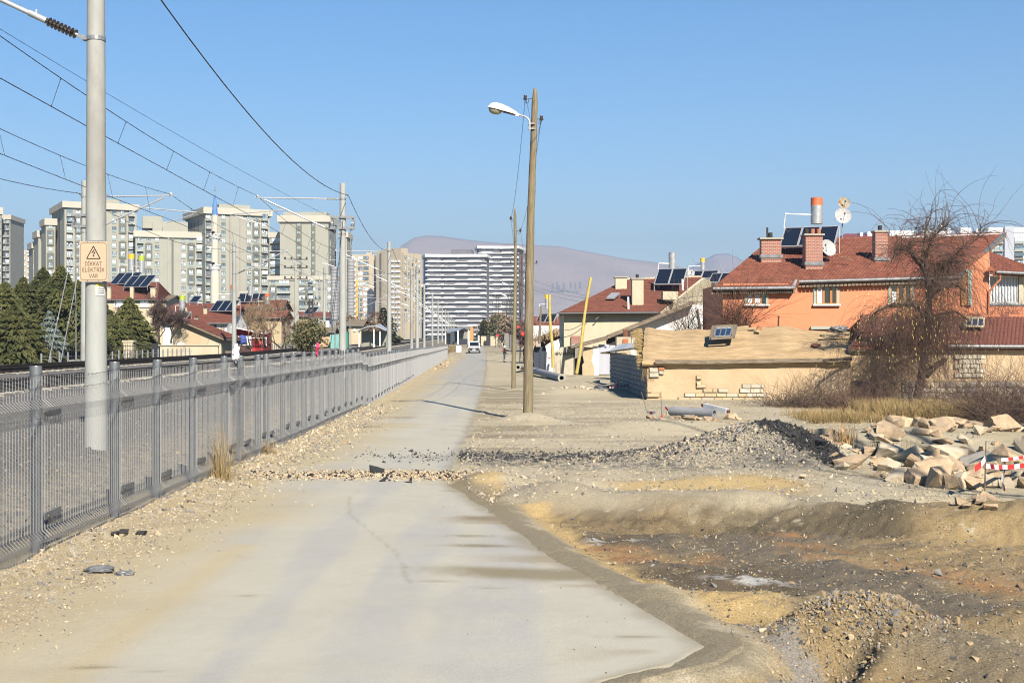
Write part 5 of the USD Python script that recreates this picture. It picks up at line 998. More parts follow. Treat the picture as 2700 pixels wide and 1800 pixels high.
b = MB(); b.box(X(622, y - .8), y - .8, -.2, X(662, y - .8), y - .6, Z(886, y - .8)); obj('white_panel_wall', b, K['white'], label='white panel wall with blue paint in front of the red shed', cat='wall'); b = crumple(P(638, 895, y - 1.0), (.5, .05, .35), 5, 2); obj('blue_tarp', b, K['blue'], label='crumpled blue tarp hanging on the white panel wall', cat='tarp')
for i, (lab, uL, uR, y, ve, vr, dep, w_, r_) in enumerate((('cream cottage with a gabled roof and one dark window, right of the counterweights', 919, 952, 165, 856, 842, 7, 'beige_wall', 'wood_old'), ('white low house with orange roof peeking behind the far masts', 822, 868, 175, 835, 822, 7, 'white', 'roof_tile2'), ('small tan hut behind the olive bush', 838, 872, 130, 873, 862, 4, 'mud', 'wood_old'), ('low tan lean-to hut at the foot of the far masts', 783, 812, 108, 901, 893, 3, 'mud', 'wood_old'), ('brown brick cottage behind the tan bare trees', 652, 742, 150, 835, 818, 6, 'block', 'roof_tile'), ('low red roofed house just right of the conifers at the left edge', 0, 82, 140, 838, 820, 8, 'white', 'roof_tile2'), ('orange roofed cottage beyond the tan trees', 786, 816, 190, 832, 821, 6, 'block', 'roof_tile2'))):
    gable_house(lab, uL, uR, y, ve, vr, dep, w_, r_, [(935, 868, 4, 8)] if i == 0 else [], hip=(0, 0), name='cottage', cat='cottage')
solar('two dark panels on the orange roof beyond the tan trees', P(800, 828, 186), 1.0, 1.6, 2, 30, 40, None)
solar('solar panels with a yellow-capped tank on the roof at the left edge', P(33, 835, 139), 1.1, 1.6, 2, 28, 40, (1.2, 1.2, 1.3), .26, 1.4, 'tank_yellow')
dish('round white satellite dish standing before the tan huts', P(839, 855, 126), .52, 0, 10); dish('white satellite dish on the wall corner behind the far mast', P(607, 870, 118), .62, 60, 10)
b = MB(); b.box(X(870, 128), 128, -.3, X(895, 128), 131, Z(882, 128)); obj('turquoise_hut', b, plain('turquoise_look', (.20, .45, .42), .7), label='turquoise painted hut at the foot of the counterweight mast', cat='hut')
b = MB(); b.box(X(908, 124), 124, .2, X(917, 124), 125, Z(876, 124)); b.box(X(907, 124), 123.95, Z(876, 124), X(918, 124), 125.1, Z(874, 124)); obj('green_bin', b, plain('green_bin_look', (.03, .26, .20), .5), label='green waste container beside the counterweight mast', cat='container')
t = thing('platform_shelter', 'open platform shelter with a low grey pitched roof beyond the tracks', 'shelter'); y = 150.0
for u in (947, 986, 1002, 1026):
    b = MB(); b.box(X(u, y) - .06, y - .06, 1.0, X(u, y) + .06, y + .06, Z(868, y)); obj('post', b, K['white'], t)
b = MB(); roof_slab(b, P(990, 858, y - .5), P(1018, 870, y - .5), P(990, 858, y - .5) + [0, 5, .3], P(1018, 870, y - .5) + [0, 5, 0], .1); roof_slab(b, P(942, 871, y - .5), P(968, 860, y - .5), P(944, 871, y - .5) + [0, 5, .1], P(972, 860, y - .5) + [0, 5, .1], .1); roof_slab(b, P(968, 860, y - .4), P(992, 857.5, y - .4), P(975, 859, y + 4), P(996, 856, y + 4), .1); obj('roof', b, K['alu'], t)
b = MB(); b.box(X(948, y), y + 2, 1.0, X(1026, y), y + 2.1, Z(872, y)); obj('back_wall', b, plain('shelter_panel_look', (.28, .28, .23), .6), t)
# utility pole and lattice pylon among the left houses
t = thing('utility_pole', 'round tan utility pole behind the far catenary mast', 'pole', (X(780, 118), 118, 0)); b = MB(); b.tube([(0, 0, -.3), (0, 0, Z(690, 118))], [.17, .11], 10); obj('shaft', b, K['yellow_pole' if False else 'apt'], t); 
for v in (684, 706, 735): b = MB(); b.beam((-1.1, 0, Z(v, 118)), (1.1, .0, Z(v, 118)), .08, .08); [b.sphere((q, 0, Z(v, 118) + .14), .10, 1) for q in (-1.0, -.4, .4, 1.0)]; obj('crossarm', b, K['lattice_dark'], t)
def lattice(label, u, vt, vb, y, wb, wt, m='lattice_dark', arms=(), group=None, name='lattice_pylon'):
    t = thing(name, label, 'pylon', (X(u, y), y, Z(vb, y)), 0, group); H = Z(vt, y) - Z(vb, y); b = MB(); d = MB()
    for sx in (-1, 1):
        for sy in (-1, 1): b.beam((sx * wb / 2, sy * wb / 2, -.3), (sx * wt / 2, sy * wt / 2, H), .07, .07)
    n = max(6, int(H / .75))
    for i in range(n):
        z0, z1 = H * i / n, H * (i + 1) / n; w0, w1 = wb + (wt - wb) * i / n, wb + (wt - wb) * (i + 1) / n; s = 1 if i % 2 else -1
        for (p, q) in (((-s * w0 / 2, -w0 / 2, z0), (s * w1 / 2, -w1 / 2, z1)), ((s * w0 / 2, w0 / 2, z0), (-s * w1 / 2, w1 / 2, z1)), ((-w0 / 2, s * w0 / 2, z0), (-w1 / 2, -s * w1 / 2, z1)), ((w0 / 2, -s * w0 / 2, z0), (w1 / 2, s * w1 / 2, z1))): d.beam(p, q, .04, .04)
        if n < 14 or True: d.beam((s * w0 / 2, -w0 / 2, z0), (-s * w1 / 2, -w1 / 2, z1), .04, .04)
    obj('leg_frame', b, K[m], t); obj('bracing', d, K['lattice_dark'], t)
    for (v, hw) in arms:
        a = MB(); z = Z(v, y) - Z(vb, y); a.beam((-hw, 0, z), (hw, 0, z), .09, .09); c = obj('crossarm', a, K['lattice_dark'], t)
        for q in (-hw * .95, -hw * .5, hw * .5, hw * .95): i_ = MB(); i_.lathe((q, 0, z + .04), [(.02, 0), (.09, .05), (.05, .12), (.07, .18), (.02, .26)], 8); obj('insulator', i_, K['insul'], c)
    return t
lattice('dark lattice pylon among the low houses left of the counterweights', 820, 788, 900, 135, .55, .35, arms=((789, 1.0), (803, .7)))
# ================================================================ right side: orange house
oh = thing('orange_house', 'two-storey orange house with a long red tiled roof and brick chimneys', 'house')
yl, yr_, yt = 59.4, 60.4, 68.0
EL0, EL1, ER0, ER1 = P(1879, 759, yl), P(2092, 756, yl), P(2098, 741, yr_), P(2531, 728, yr_)
RL, RM, RR = P(2020, 640, yt), P(2200, 634, yt), P(2648, 617, yt)
b = MB(); b.box(X(1906, 59.72), 59.72, 0, X(2078, 59.72), 66, 4.95); b.box(X(2078, 59.72), 60.3, 0, X(2102, 60.3), 66, 5.1); b.box(X(2102, 60.72), 60.72, 0, X(2545, 60.72), 70, 5.25); obj('wall', b, K['orange_wall'], oh)
b = MB(); xw0, xw1 = X(2545, 60.72), X(2609, 60.72); b.prism([(xw0, 0), (xw1, 0), (xw1, Z(663, 60.72)), (xw0, Z(712, 60.72))], 'y', 60.74, 70); obj('gable_wall', b, K['orange_wall'], oh)
b = MB(); mid = EL1 + (RM - EL1) * 1.0
roof_slab(b, EL0, EL1 + [.12, 0, 0], RL, P(2180, 634.5, yt), .10); roof_slab(b, ER0 - [.0, 0, 0], ER1, P(2180, 634.5, yt), RR, .10); bk = np.array([0, 9, -2.6]); roof_slab(b, RR + bk, RL + bk, RR, RL, .1); rf = obj('roof', b, K['roof_tile'], oh)
obj('roof_tiles', tiles(EL0 + [0, 0, .01], EL1 + [.12, 0, .01], RL + [0, 0, .01], P(2180, 634.5, yt) + [0, 0, .01], 24, 25, .028, .03, 1), K['roof_tile'], oh, kind='stuff')
obj('roof_tiles', tiles(ER0 + [0, 0, .01], ER1 + [0, 0, .01], P(2180, 634.5, yt) + [0, 0, .01], RR + [0, 0, .01], 46, 24, .028, .03, 2), K['roof_tile'], oh, kind='stuff')
n = 40
for i in range(n): b = MB(); p, q = RL + (RR - RL) * i / n, RL + (RR - RL) * (i + 1.08) / n; b.tube([p + [0, 0, .0], q + [0, 0, .02]], [.10, .12], 8); obj('ridge_tile', b, K['roof_tile'], oh)
for p, q in ((EL0, EL1), (ER0, ER1)):
    b = MB(); b.tube([p + [0, -.08, -.05], q + [0, -.08, -.05]], .085, 10)
    for t in np.linspace(.03, .97, 14): r = p + (q - p) * t; b.tube([r + [-.02, -.08, -.05], r + [.02, -.08, -.05]], .094, 10)
    obj('gutter', b, K['gutter'], oh, smooth=40); b = MB(); k = 44
    for t in np.linspace(0, 1, k): r = p + (q - p) * t; b.box(r[0] - .06, r[1] + .0, r[2] - .30, r[0] + .08, r[1] + .03, r[2] - .10)
    obj('scalloped_fascia', b, K['wood_old'], oh, kind='stuff')
b = MB(); b.tube([EL1 + [.0, -.05, 0], ER0 + [0, -.05, 0]], .09, 8); obj('gutter', b, K['alu'], oh)
b = MB(); b.beam(ER1 + [.05, 0, -.05], RR + [.05, 0, -.05], .12, .22); obj('verge_board', b, K['wood_old'], oh); b = MB(); b.beam(ER1 + [.02, -.05, .06], RR + [.02, -.05, .06], .18, .06); obj('verge_flashing', b, K['gutter'], oh)
b = MB(); b.beam(P(2377, 626, yt - .1), P(2648, 616, yt - .1), .15, .08); obj('ridge_flashing', b, K['alu'], oh)
def wood_window(u0, u1, v0, v1, y, sashes):
    x0, x1, z0, z1 = X(u0, y), X(u1, y), Z(v1, y), Z(v0, y); f = MB(); t = .11
    f.box(x0 - t, y - .05, z0, x0, y + .02, z1); f.box(x1, y - .05, z0, x1 + t, y + .02, z1); f.box(x0 - t, y - .05, z1, x1 + t, y + .02, z1 + .06); w = obj('window', f, K['pale_green'], oh)
    s_ = MB(); s_.box(x0 - t - .05, y - .16, z0 - .07, x1 + t + .05, y + .0, z0); obj('sill', s_, K['white'], w)
    g = MB(); g.box(x0, y - .02, z0, x1, y + .0, z1); obj('pane', g, K['dark_glass'], w)
    for (a0, a1, c, zc) in sashes:
        xa, xb = x0 + (x1 - x0) * a0, x0 + (x1 - x0) * a1; m = MB(); q = .055
        for (p0, p1, r0, r1) in ((xa, xa + q, z0, z1), (xb - q, xb, z0, z1), (xa + q, xb - q, z0, z0 + q), (xa + q, xb - q, z1 - q, z1)): m.box(p0, y - .06, r0, p1, y - .022, r1)
        sa = obj('sash', m, K['wood_orange'], w)
        if c: k = MB(); k.box(xa + q, y - .03, z0 + q, xb - q, y - .024, z0 + (z1 - z0) * zc); obj('curtain', k, K['curtain'], sa)
wood_window(1969, 2019, 768, 802, 59.70, ((0, .36, 1, .8), (.36, .78, 1, .7))); wood_window(2151, 2206, 748, 802, 60.70, ((0, .36, 1, .93), (.36, .72, 0, 0), (.72, 1, 0, 0))); wood_window(2348, 2402, 748, 800, 60.70, ((0, .34, 1, .6), (.34, .68, 0, 0), (.68, 1, 0, 0)))
b = MB(); b.box(X(2534, 60.67), 60.62, Z(805, 60.62), X(2551, 60.62), 60.72, Z(722, 60.62)); w = obj('shutter', b, K['wood_orange'], oh); b = MB(); b.box(X(2551, 60.62), 60.57, Z(805, 60.62), X(2562, 60.62), 60.73, Z(716, 60.62)); b.box(X(2546, 60.62), 60.56, Z(716, 60.62), X(2563, 60.62), 60.73, Z(711, 60.62)); obj('window_trim', b, K['pale_green'], oh)
b = MB(); b.box(X(2137, 60.62), 60.5, Z(868, 60.62), X(2222, 60.62), 60.73, Z(861, 60.62)); obj('lintel', b, K['pale_green'], oh)
for (u, w, vt, vb, y, dd) in ((2034, 52, 631, 676, 63.6, .5), (2147, 45, 621, 695, 62.2, .7), (2325, 33, 612, 683, 63.2, .6)):
    c = chimney(oh, u, w, vt, vb, y, 'brick', 3 if u == 2147 else 1, 'cap', dd); f = MB(); x = X(u, y); hw = S(w, y) / 2; f.box(x - hw - .06, y - .06, Z(vb + 4, y), x + hw + .06, y + dd, Z(vb - 5, y)); obj('flashing', f, K['gutter'], c)
solar('three dark solar panels with an orange-capped steel tank on the orange house', P(2055, 652, 65.0), .92, 1.75, 3, 24, 38, (2.35, 1.9, 1.35), .31, 1.38, 'tank_orange')
dish('rusty yellow-white satellite dish on the pole above the orange roof', P(2225, 536, 66.8), .32, 0, 15, 'dish_rust', .3); dish('large white satellite dish just below the rusty dish', P(2222, 570, 66.6), .43, 0, 15, 'dish', 1.0); dish('white satellite dish half behind the middle brick chimney', P(2181, 655, 63.4), .44, 25, 20, 'dish', .4)
b = MB(); a = np.array(P(2230, 688, 62.6)); b.beam(P(2206, 682, 62.9) + [0, -.3, .1], P(2243, 692, 62.9) + [0, -.3, .1], .08, .03); obj('roof_lath', b, K['wood_old'], label='loose grey lath lying on the orange house roof', cat='lath')
b = MB(); b.cyl(P(2023, 600, 63.8), P(2023, 632, 63.8), .05, n=8); obj('stove_pipe', b, K['soot'], label='thin black stove pipe on the left brick chimney', cat='stove pipe')
ve = thing('veranda', 'glazed veranda with white curtains at the right end of the orange house', 'veranda'); y = 60.8
b = MB(); b.box(X(2609, y), y, 0, X(2800, y), y + 6, Z(802, y)); obj('base_wall', b, K['orange_wall'], ve)
b = MB(); roof_slab(b, P(2609, 717, y - .5), P(2800, 726, y - .5), P(2609, 664, y + 4), P(2800, 735, y + 4), .12); rv = obj('roof', b, K['roof_tile'], ve); obj('roof_tiles', tiles(P(2609, 716, y - .5), P(2800, 725, y - .5), P(2609, 663, y + 4), P(2800, 734, y + 4), 18, 14, .028, .03, 4), K['roof_tile'], ve, kind='stuff')
b = MB(); b.tube([P(2626, 718, y - .55), P(2800, 725, y - .55)], .085, 10); obj('gutter', b, K['gutter'], ve, smooth=40)
b = MB(); b.box(X(2613, y), y + .1, Z(797, y), X(2790, y), y + .12, Z(727, y)); obj('curtain', b, K['curtain'], ve)
b = MB()
for u in list(range(2612, 2790, 8)): b.box(X(u, y) - .012, y + .02, Z(800, y), X(u, y) + .012, y + .06, Z(727, y))
for v in (729, 798): b.box(X(2611, y), y + .01, Z(v, y) - .04, X(2790, y), y + .07, Z(v, y) + .04)
obj('glazing_bar', b, K['alu'], ve, kind='stuff'); b = MB(); b.box(X(2686, y), y - .03, Z(800, y), X(2697, y), y + .1, Z(727, y)); obj('post', b, K['beige_wall'], ve)
b = MB(); b.box(X(2611, y), y - .05, Z(806, y), X(2790, y), y + .02, Z(801, y)); obj('sill', b, K['gutter'], ve)
b = MB(); b.tube([P(2637, 722, y - .5), P(2637, 737, y - .4), P(2608, 768, y - .15), P(2607, 830, y - .12)], .055, 8); obj('downpipe', b, K['orange_wall'], ve)
b = MB(); b.beam(P(2607, 706, y - .3), P(2628, 726, y - .5), .1, .2); obj('fascia', b, K['terracotta'], ve)
# ---------------------------------------------------------------- plain house with hipped red roof left of it
hc = thing('plain_house', 'cream plastered house with a hipped bright red roof in the middle right', 'house'); y = 85.0
e0, e1, r0, r1 = P(1474, 825, y), P(1735, 823, y), P(1652, 738, y + 9), P(1850, 731, y + 9)
b = MB(); b.box(X(1487, y + .5), y + .5, -.2, X(1740, y + .5), y + 9, e0[2] + .05); obj('wall', b, K['beige_wall'], hc)
b = MB(); roof_slab(b, e0, e1, r0, r1, .12); bk = np.array([0, 9, -2.6]); roof_slab(b, r1 + bk, r0 + bk + [-4, 0, 0], r1, r0, .12); b.add([e0, e0 + [-.3, 17, 0], r0], [[0, 2, 1], [0, 1, 2]]); obj('roof', b, K['roof_tile2'], hc)
obj('roof_tiles', tiles(e0 + [0, 0, .01], e1 + [0, 0, .01], r0 + [0, 0, .01], r1 + [0, 0, .01], 30, 20, .04, .04, 6), K['roof_tile2'], hc, kind='stuff')
b = MB(); b.tube([e0 + [0, -.1, -.05], e1 + [0, -.1, -.05]], .1, 8); obj('gutter', b, K['black_plastic'], hc)
for i in range(24): b = MB(); p, q = r0 + (r1 - r0) * i / 24, r0 + (r1 - r0) * (i + 1.1) / 24; b.tube([p, q + [0, 0, .03]], [.11, .13], 7); obj('ridge_tile', b, K['stone_pale'], hc)
b = MB(); g = [P(1733, 824, y + .3), P(1850, 733, y + 8.8), P(1886, 752, y + 13), P(1886, 880, y + 13), P(1733, 880, y + .3)]; V = np.array(g + [q + [.25, .1, 0] for q in g]); b.add(V, [[0, 1, 2], [0, 2, 3], [0, 3, 4], [5, 7, 6], [5, 8, 7], [5, 9, 8], [0, 6, 1], [0, 5, 6], [1, 7, 2], [1, 6, 7]]); obj('gable_wall', b, K['beige_wall'], hc)
chimney(hc, 1682, 30, 736, 801, 86.6, 'beige_wall', 1, 'cap', .9); chimney(hc, 1638, 30, 732, 754, 91, 'beige_wall', 0, 'cap', .8); b = MB(); b.box(X(1748, 86.3), 86.3, Z(790, 86.3), X(1788, 86.3), 87.4, Z(768, 86.3)); obj('parapet', b, K['beige_wall'], hc)
b = MB(); b.cyl(P(1657, 816, 85.6), P(1656, 783, 85.6), .07, n=8); obj('vent_pipe', b, K['white'], hc); b = MB(); b.cyl(P(1800, 765, 88), P(1799, 736, 88), .07, n=8); obj('vent_pipe', b, K['white'], hc)
b = MB(); b.hexa([P(1599, 788, 87.6), P(1621, 788, 87.6), P(1635, 776, 88.8), P(1613, 776, 88.8)] + [q + [0, -.04, .12] for q in (P(1599, 788, 87.6), P(1621, 788, 87.6), P(1635, 776, 88.8), P(1613, 776, 88.8))]); obj('skylight', b, K['alu'], hc)
b = MB(); b.tube([P(1566, 829, y), P(1585, 829, y), P(1571, 842, y)], .05, 6); obj('drain_pipe', b, K['gutter'], hc)
b = MB(); b.box(X(1507, 84.9), 85.3, Z(912, 85), X(1530, 85), 85.48, Z(885, 85)); obj('brick_patch', b, K['brick'], hc)
b = MB(); b.tube([P(1643, 733, 92), P(1643, 733, 92) + [0, 0, .0], P(1643, 721, 92)], .2, 12); obj('orange_barrel', b, K['tank_yellow'], label='orange barrel standing behind the left chimney of the cream house', cat='barrel')
solar('two-panel solar heater with a tall steel tank on the cream house', P(1724, 751, 90), 1.05, 1.75, 2, 22, 42, (1.5, 1.6, 1.15), .26, 1.25, 'tank'); solar('solar heater with orange-capped tank behind the cream house gable', P(1808, 735, 98), 1.2, 1.0, 2, 25, 38, (1.45, 1.0, .7), .18, .95, 'tank_yellow'); dish('white satellite dish beside the orange-capped tank on the cream house', P(1822, 720, 96), .28, 0, 10)
solar('empty white-framed solar rack between cream and orange houses', P(1868, 745, 96), .8, 1.1, 2, 30, 40, None)
# lean-to with white gable wall, long beam, sheet door and broken walls
lt = thing('lean_to_shed', 'white walled lean-to with a long sloping timber beam and sheet door', 'shed'); y = 80.0
b = MB(); b.prism([(X(1603, y), -.2), (X(1900, y), -.2), (X(1900, y), Z(800, y)), (X(1826, y), Z(801, y)), (X(1603, y), Z(892, y))], 'y', y + 1.0, y + 1.3); obj('white_wall', b, K['white'], lt)
b = MB(); b.beam(P(1602, 888, y + .5), P(1828, 797, y + .5), .9, .22); obj('beam', b, K['wood_old'], lt); b = MB(); b.beam(P(1500, 916, y), P(1604, 888, y + .3), 1.4, .12); b.beam(P(1500, 919, y - .5), P(1602, 893, y - .5), .1, .14); obj('roof_edge', b, K['wood_old'], lt)
b = MB(); b.box(X(1601, y), y + .6, Z(905, y), X(1668, y), y + .9, Z(889, y)); obj('shadow_beam', b, K['soot'], lt)  # black strip added as the shade under the low end of the beam
dm = plain('sheet_door_look', (.50, .51, .58), .5); b = MB(); b.box(X(1578, y), y, .2, X(1606, y), y + .06, Z(908, y)); [b.box(X(u, y) - .012, y - .012, .25, X(u, y) + .012, y + .001, Z(912, y)) for u in range(1581, 1606, 3)]; d1 = obj('door', b, dm, lt); b = MB(); b.box(X(1607, y), y + .01, .2, X(1628, y), y + .07, Z(910, y)); [b.box(X(u, y) - .012, y - .002, .25, X(u, y) + .012, y + .011, Z(912, y)) for u in range(1610, 1628, 3)]; obj('door', b, dm, lt)
b = MB(); b.box(X(1594, y), y - .03, Z(917, y), X(1599, y), y - .014, Z(912, y)); obj('number_plate', b, K['blue'], d1)
def ragged(poly, y0, y1, m, nm, parent=None, **kw):
    b = MB(); b.prism([(X(u, y0), Z(v, y0)) for u, v in poly], 'y', y0, y1); return obj(nm, b, m, parent, **kw)
ragged([(1555, 990), (1578, 990), (1578, 912), (1563, 912), (1564, 925), (1561, 935), (1558, 948), (1563, 960), (1567, 972), (1564, 985)], y - .02, y + .3, K['white'], 'plaster', lt)
bw_ = thing('broken_block_wall', 'broken tan block wall with ragged edge between doorway and white plaster', 'wall')
ragged([(1536, 990), (1566, 990), (1568, 970), (1560, 950), (1565, 930), (1563, 916), (1540, 914), (1538, 925), (1537, 940), (1540, 955), (1535, 962)], y - .06, y + .25, K['block'], 'wall', bw_)
b = MB(); b.box(X(1513, y + 2), y + 2.2, 0, X(1540, y + 2), y + 2.4, Z(905, y)); b.box(X(1513, y), y + .3, 0, X(1516, y), y + 2.3, Z(910, y)); obj('dark_inner_wall', b, K['block_grey'], bw_)  # inner wall in darker grey block, its shade put into the colour
gw = thing('graffiti_wall', 'low broken tan wall with black scrawled graffiti beside the yellow pole', 'wall')
ragged([(1458, 992), (1516, 992), (1516, 905), (1497, 915), (1478, 915), (1474, 922), (1463, 925), (1460, 940)], y + .3, y + .6, K['block_pale'], 'wall', gw)
lm = letters('evdAlı', .22, 1.15, X(1489, y), Z(936, y), y + .28, False, .012); obj('graffiti', lm, K['black_plastic'], gw)
wg = thing('white_garden_wall', 'white garden wall with red paint marks left of the graffiti wall', 'wall'); ragged([(1440, 985), (1462, 985), (1476, 910), (1473, 895), (1450, 903), (1438, 912), (1442, 930)], 84, 84.3, K['white'], 'wall', wg)
b = MB(); [b.box(X(u, 83.95), 83.95, Z(945, 84), X(u + 2, 83.95), 83.99, Z(942, 84)) for u in (1444, 1447, 1450)]; obj('red_paint_mark', b, K['red'], wg)
b = MB(); b.box(X(1408, 88), 88, 0, X(1439, 88), 88.1, Z(914, 88)); [b.box(X(u, 88) - .03, 87.95, 0, X(u, 88) + .03, 88.0, Z(914, 88)) for u in (1409, 1424, 1438)]; obj('sheet_gate', b, plain('gate_blue_look', (.03, .04, .065), .5), label='dark blue sheet metal gate right of the lamp pole', cat='gate')
b = MB(); b.box(X(1413, 87.5), 87.5, Z(914, 87.5), X(1426, 87.5), 88.2, Z(898, 87.5)); obj('meter_box', b, K['cap'], label='pale box standing on the dark gate post', cat='box')
b = MB(); b.box(X(1476, 92), 92, 0, X(1488, 92), 93, Z(907, 92)); obj('green_sheet', b, plain('green_panel_look', (.08, .5, .30), .6), label='bright green sheet panel beside the cream house corner', cat='panel')
b = MB(); b.cyl(P(1422, 906, 86), P(1426, 808, 86), .09, .08, 8); obj('brown_post', b, K['wood_old'], label='dark brown wooden post behind the meter box', cat='post')
gable_house('small brick house with solar panels behind the lamp pole', 1408, 1485, 128, 862, 834, 7, 'brick', 'roof_tile', [(1440, 872, 8, 8)]); solar('solar panels with a yellow-topped tank on the small brick house', P(1412, 850, 130), 1.0, 1.4, 2, 25, 40, (1.2, 1.1, 1.4), .22, 1.5, 'tank_yellow')
b = MB(); b.box(X(1400, 108), 108, 0, X(1487, 108), 108.3, Z(858, 108)); obj('long_white_wall', b, K['white'], label='long white wall in front of the small brick house', cat='wall'); ragged([(1402, 960), (1402, 893), (1440, 880), (1465, 866), (1487, 866), (1487, 960)], 104, 104.4, K['mud'], 'mud_wall', label='tan mud wall rising to the right below the white wall', cat='wall')
t = thing('tin_roof_porch', 'sagging tin porch roof beside the cream house corner', 'porch'); b = MB(); b.beam(P(1466, 888, 90), P(1488, 895, 90), 1.5, .06); obj('roof', b, K['alu'], t); b = MB(); b.beam(P(1438, 903, 88), P(1476, 888, 88), 1.2, .15); obj('tiled_edge', b, K['roof_tile'], t)
for (lab, p0, p1, y_) in (('yellow leaning pole in front of the dark doorway', (1520, 985), (1557, 731), 77), ('yellow slim pole left of the graffiti wall', (1458, 970), (1448, 777), 79)):
    b = MB(); a, c = P(*p0, y_), P(*p1, y_); q = [a + (c - a) * t + np.array([.03 * math.sin(7 * t), 0, 0]) for t in np.linspace(0, 1, 9)]; b.tube(q, np.linspace(.105, .085, 9), 10); obj('yellow_pole', b, K['yellow_pole'], smooth=True, label=lab, cat='pole')
# ---------------------------------------------------------------- mud barn in front
mb_ = thing('mud_barn', 'low mud-plastered barn with an earth roof and exposed blocks', 'barn'); y = 49.66
fx0, fx1 = X(1705, y), X(2243, y); ev = Z(956, y)
def wallmesh(x0, x1, z0, z1, yy, seed, nx=150, nzz=36, ragl=.10):
    xs, zs = np.meshgrid(np.linspace(x0, x1, nx), np.linspace(z0, z1, nzz)); d = meshkit.fbm(np.stack([xs * 1.2, 0 * xs, zs * 1.6], -1), 5, seed) - .5; edge = ragl * (meshkit.fbm(np.stack([0 * zs, zs * 3, 0 * zs], -1), 4, seed + 3) - .3) * np.clip(1 - (xs - x0) / .4, 0, 1)
    V = np.stack([xs + edge, yy - .07 * d, zs], -1); return MB().add(V.reshape(-1, 3), grid_mesh(None, None, xs)[:, ::-1])
b = wallmesh(fx0, fx1, -.4, ev + .02, y, 4); b.box(fx0 + .04, y + .05, -.4, fx1, y + .4, ev); b.hexa([(fx0 + .04, y + .1, -.4), (fx0 + .4, y + .1, -.4), (fx0 + .6, y + 6, -.4), (fx0 + .3, y + 6, -.4), (fx0 + .04, y + .1, ev), (fx0 + .4, y + .1, ev), (fx0 + .6, y + 6, ev + 1.2), (fx0 + .3, y + 6, ev + 1.2)]); wl = obj('wall', b, K['mud'], mb_)
g = np.random.default_rng(3)
def blocks(parent, rows_, y, bw, m, proud=.03, mort=True):
    for (v0, v1, u0, u1, mm) in rows_:
        zc0, zc1 = Z(v1, y), Z(v0, y); x = X(u0, y); xe = X(u1, y)
        if mort: k = MB(); k.box(x - .01, y - .025, zc0 - .015, xe + .02, y + .0, zc1 + .015); obj('mortar', k, K['mortar'], parent)
        while x < xe - .08:
            w = min(bw * g.uniform(.75, 1.15), xe - x); k = MB(); k.obox((0, 0, 0), (w - .018, .08, zc1 - zc0 - .016)); vv = k.V[0]; vv += g.normal(0, .005, vv.shape); vv[:, [0, 2]] *= np.where(vv[:, 1:2] < 0, .97, 1.0); k.move((x + w / 2, y - .035 + g.uniform(-.012, .012), (zc0 + zc1) / 2)); obj('block', k, K[mm if mm != 'mix' else g.choice(['block', 'block_pale', 'mud'])], parent); x += w
blocks(wl, [(1012, 1023, 1957, 2013, 'block_pale'), (1024, 1034, 1854, 1890, 'mix'), (1024, 1034, 1893, 1919, 'block_pale'), (1024, 1035, 1950, 2012, 'block_pale'), (1036, 1046, 1805, 2022, 'mix'), (1047, 1058, 1788, 2016, 'mix'), (1059, 1070, 1800, 2060, 'stone'), (969, 981, 1712, 1738, 'block_pale'), (982, 994, 1712, 1736, 'block_pale'), (966, 976, 1736, 1751, 'terracotta'), (977, 986, 1737, 1749, 'block_pale'), (1024, 1034, 1706, 1718, 'mud'), (1036, 1046, 1706, 1741, 'mud'), (990, 999, 1836, 1848, 'block'), (1006, 1014, 1836, 1848, 'block'), (1013, 1022, 1836, 1862, 'block')], y - .02, .42, None)
ru = np.linspace(1694, 2240, 170); rvv = np.interp(ru, [1694, 1705, 1720, 1770, 1830, 1860, 1910, 1960, 2000, 2060, 2120, 2160, 2240], [866, 863, 866, 872, 868, 871, 863, 856, 862, 859, 870, 872, 876]); rows_ = []
for t in np.linspace(0, 1, 60):
    yy = 49.55 + t * 6.6; v = 955 + (rvv - 955) * 1.0; zt = Z(rvv, 56.15); ze = Z(954, 49.55); xx = X(ru, 49.55) + (X(ru + 6, 56.15) - X(ru, 49.55)) * t
    z = ze + (zt - ze) * (t + .10 * math.sin(math.pi * t)); q = np.stack([xx * 1.1, np.full_like(xx, yy * 1.1), 0 * xx], -1); z = z + .10 * (meshkit.fbm(q, 5, 8) - .5) + .06 * (meshkit.fbm(q * [1.4, 5, 1], 4, 9) - .5); rows_.append(np.stack([xx + .05 * (meshkit.noise(q * 4, 2) - .5), np.full_like(xx, yy), z], 1))
back = rows_[-1] + [0, 3.5, -1.6]; front = rows_[0] + [0, .0, -.16]; under = rows_[0] + [0, .5, -.2]; A = np.array([under, front] + rows_ + [back]); b = MB(); b.add(A.reshape(-1, 3), grid_mesh(None, None, A[..., 0]))
obj('earth_roof', b, K['mud_roof'], mb_, smooth=True)
b = MB()
for (u0, u1, v0, v1) in ((1728, 1860, 953, 954), (1860, 2040, 954, 951), (2040, 2170, 951, 949)): b.beam(P(u0, v0, 49.4), P(u1 - .5, v1, 49.4), .06, .155)
obj('eave_board', b, K['wood_old'], mb_); b = MB(); b.beam(P(2170, 950, 49.38), P(2246, 946, 49.38), .06, .12); obj('eave_board', b, K['bark'], mb_)
b = MB()
for _ in range(420):
    p = P(g.uniform(1692, 1712), 0, 50); t = g.uniform(0, 1); yy = 49.7 + 6.2 * t; z = Z(954, 49.55) + (Z(868, 56.15) - Z(954, 49.55)) * t + g.uniform(-.2, .06); x0 = X(1698, 49.6) + .3 * t; b.segs([(x0 + .25, yy, z)], [(x0 - g.uniform(.02, .28), yy + g.uniform(-.2, .2), z + g.uniform(-.14, .05))], .014, .006, 3)
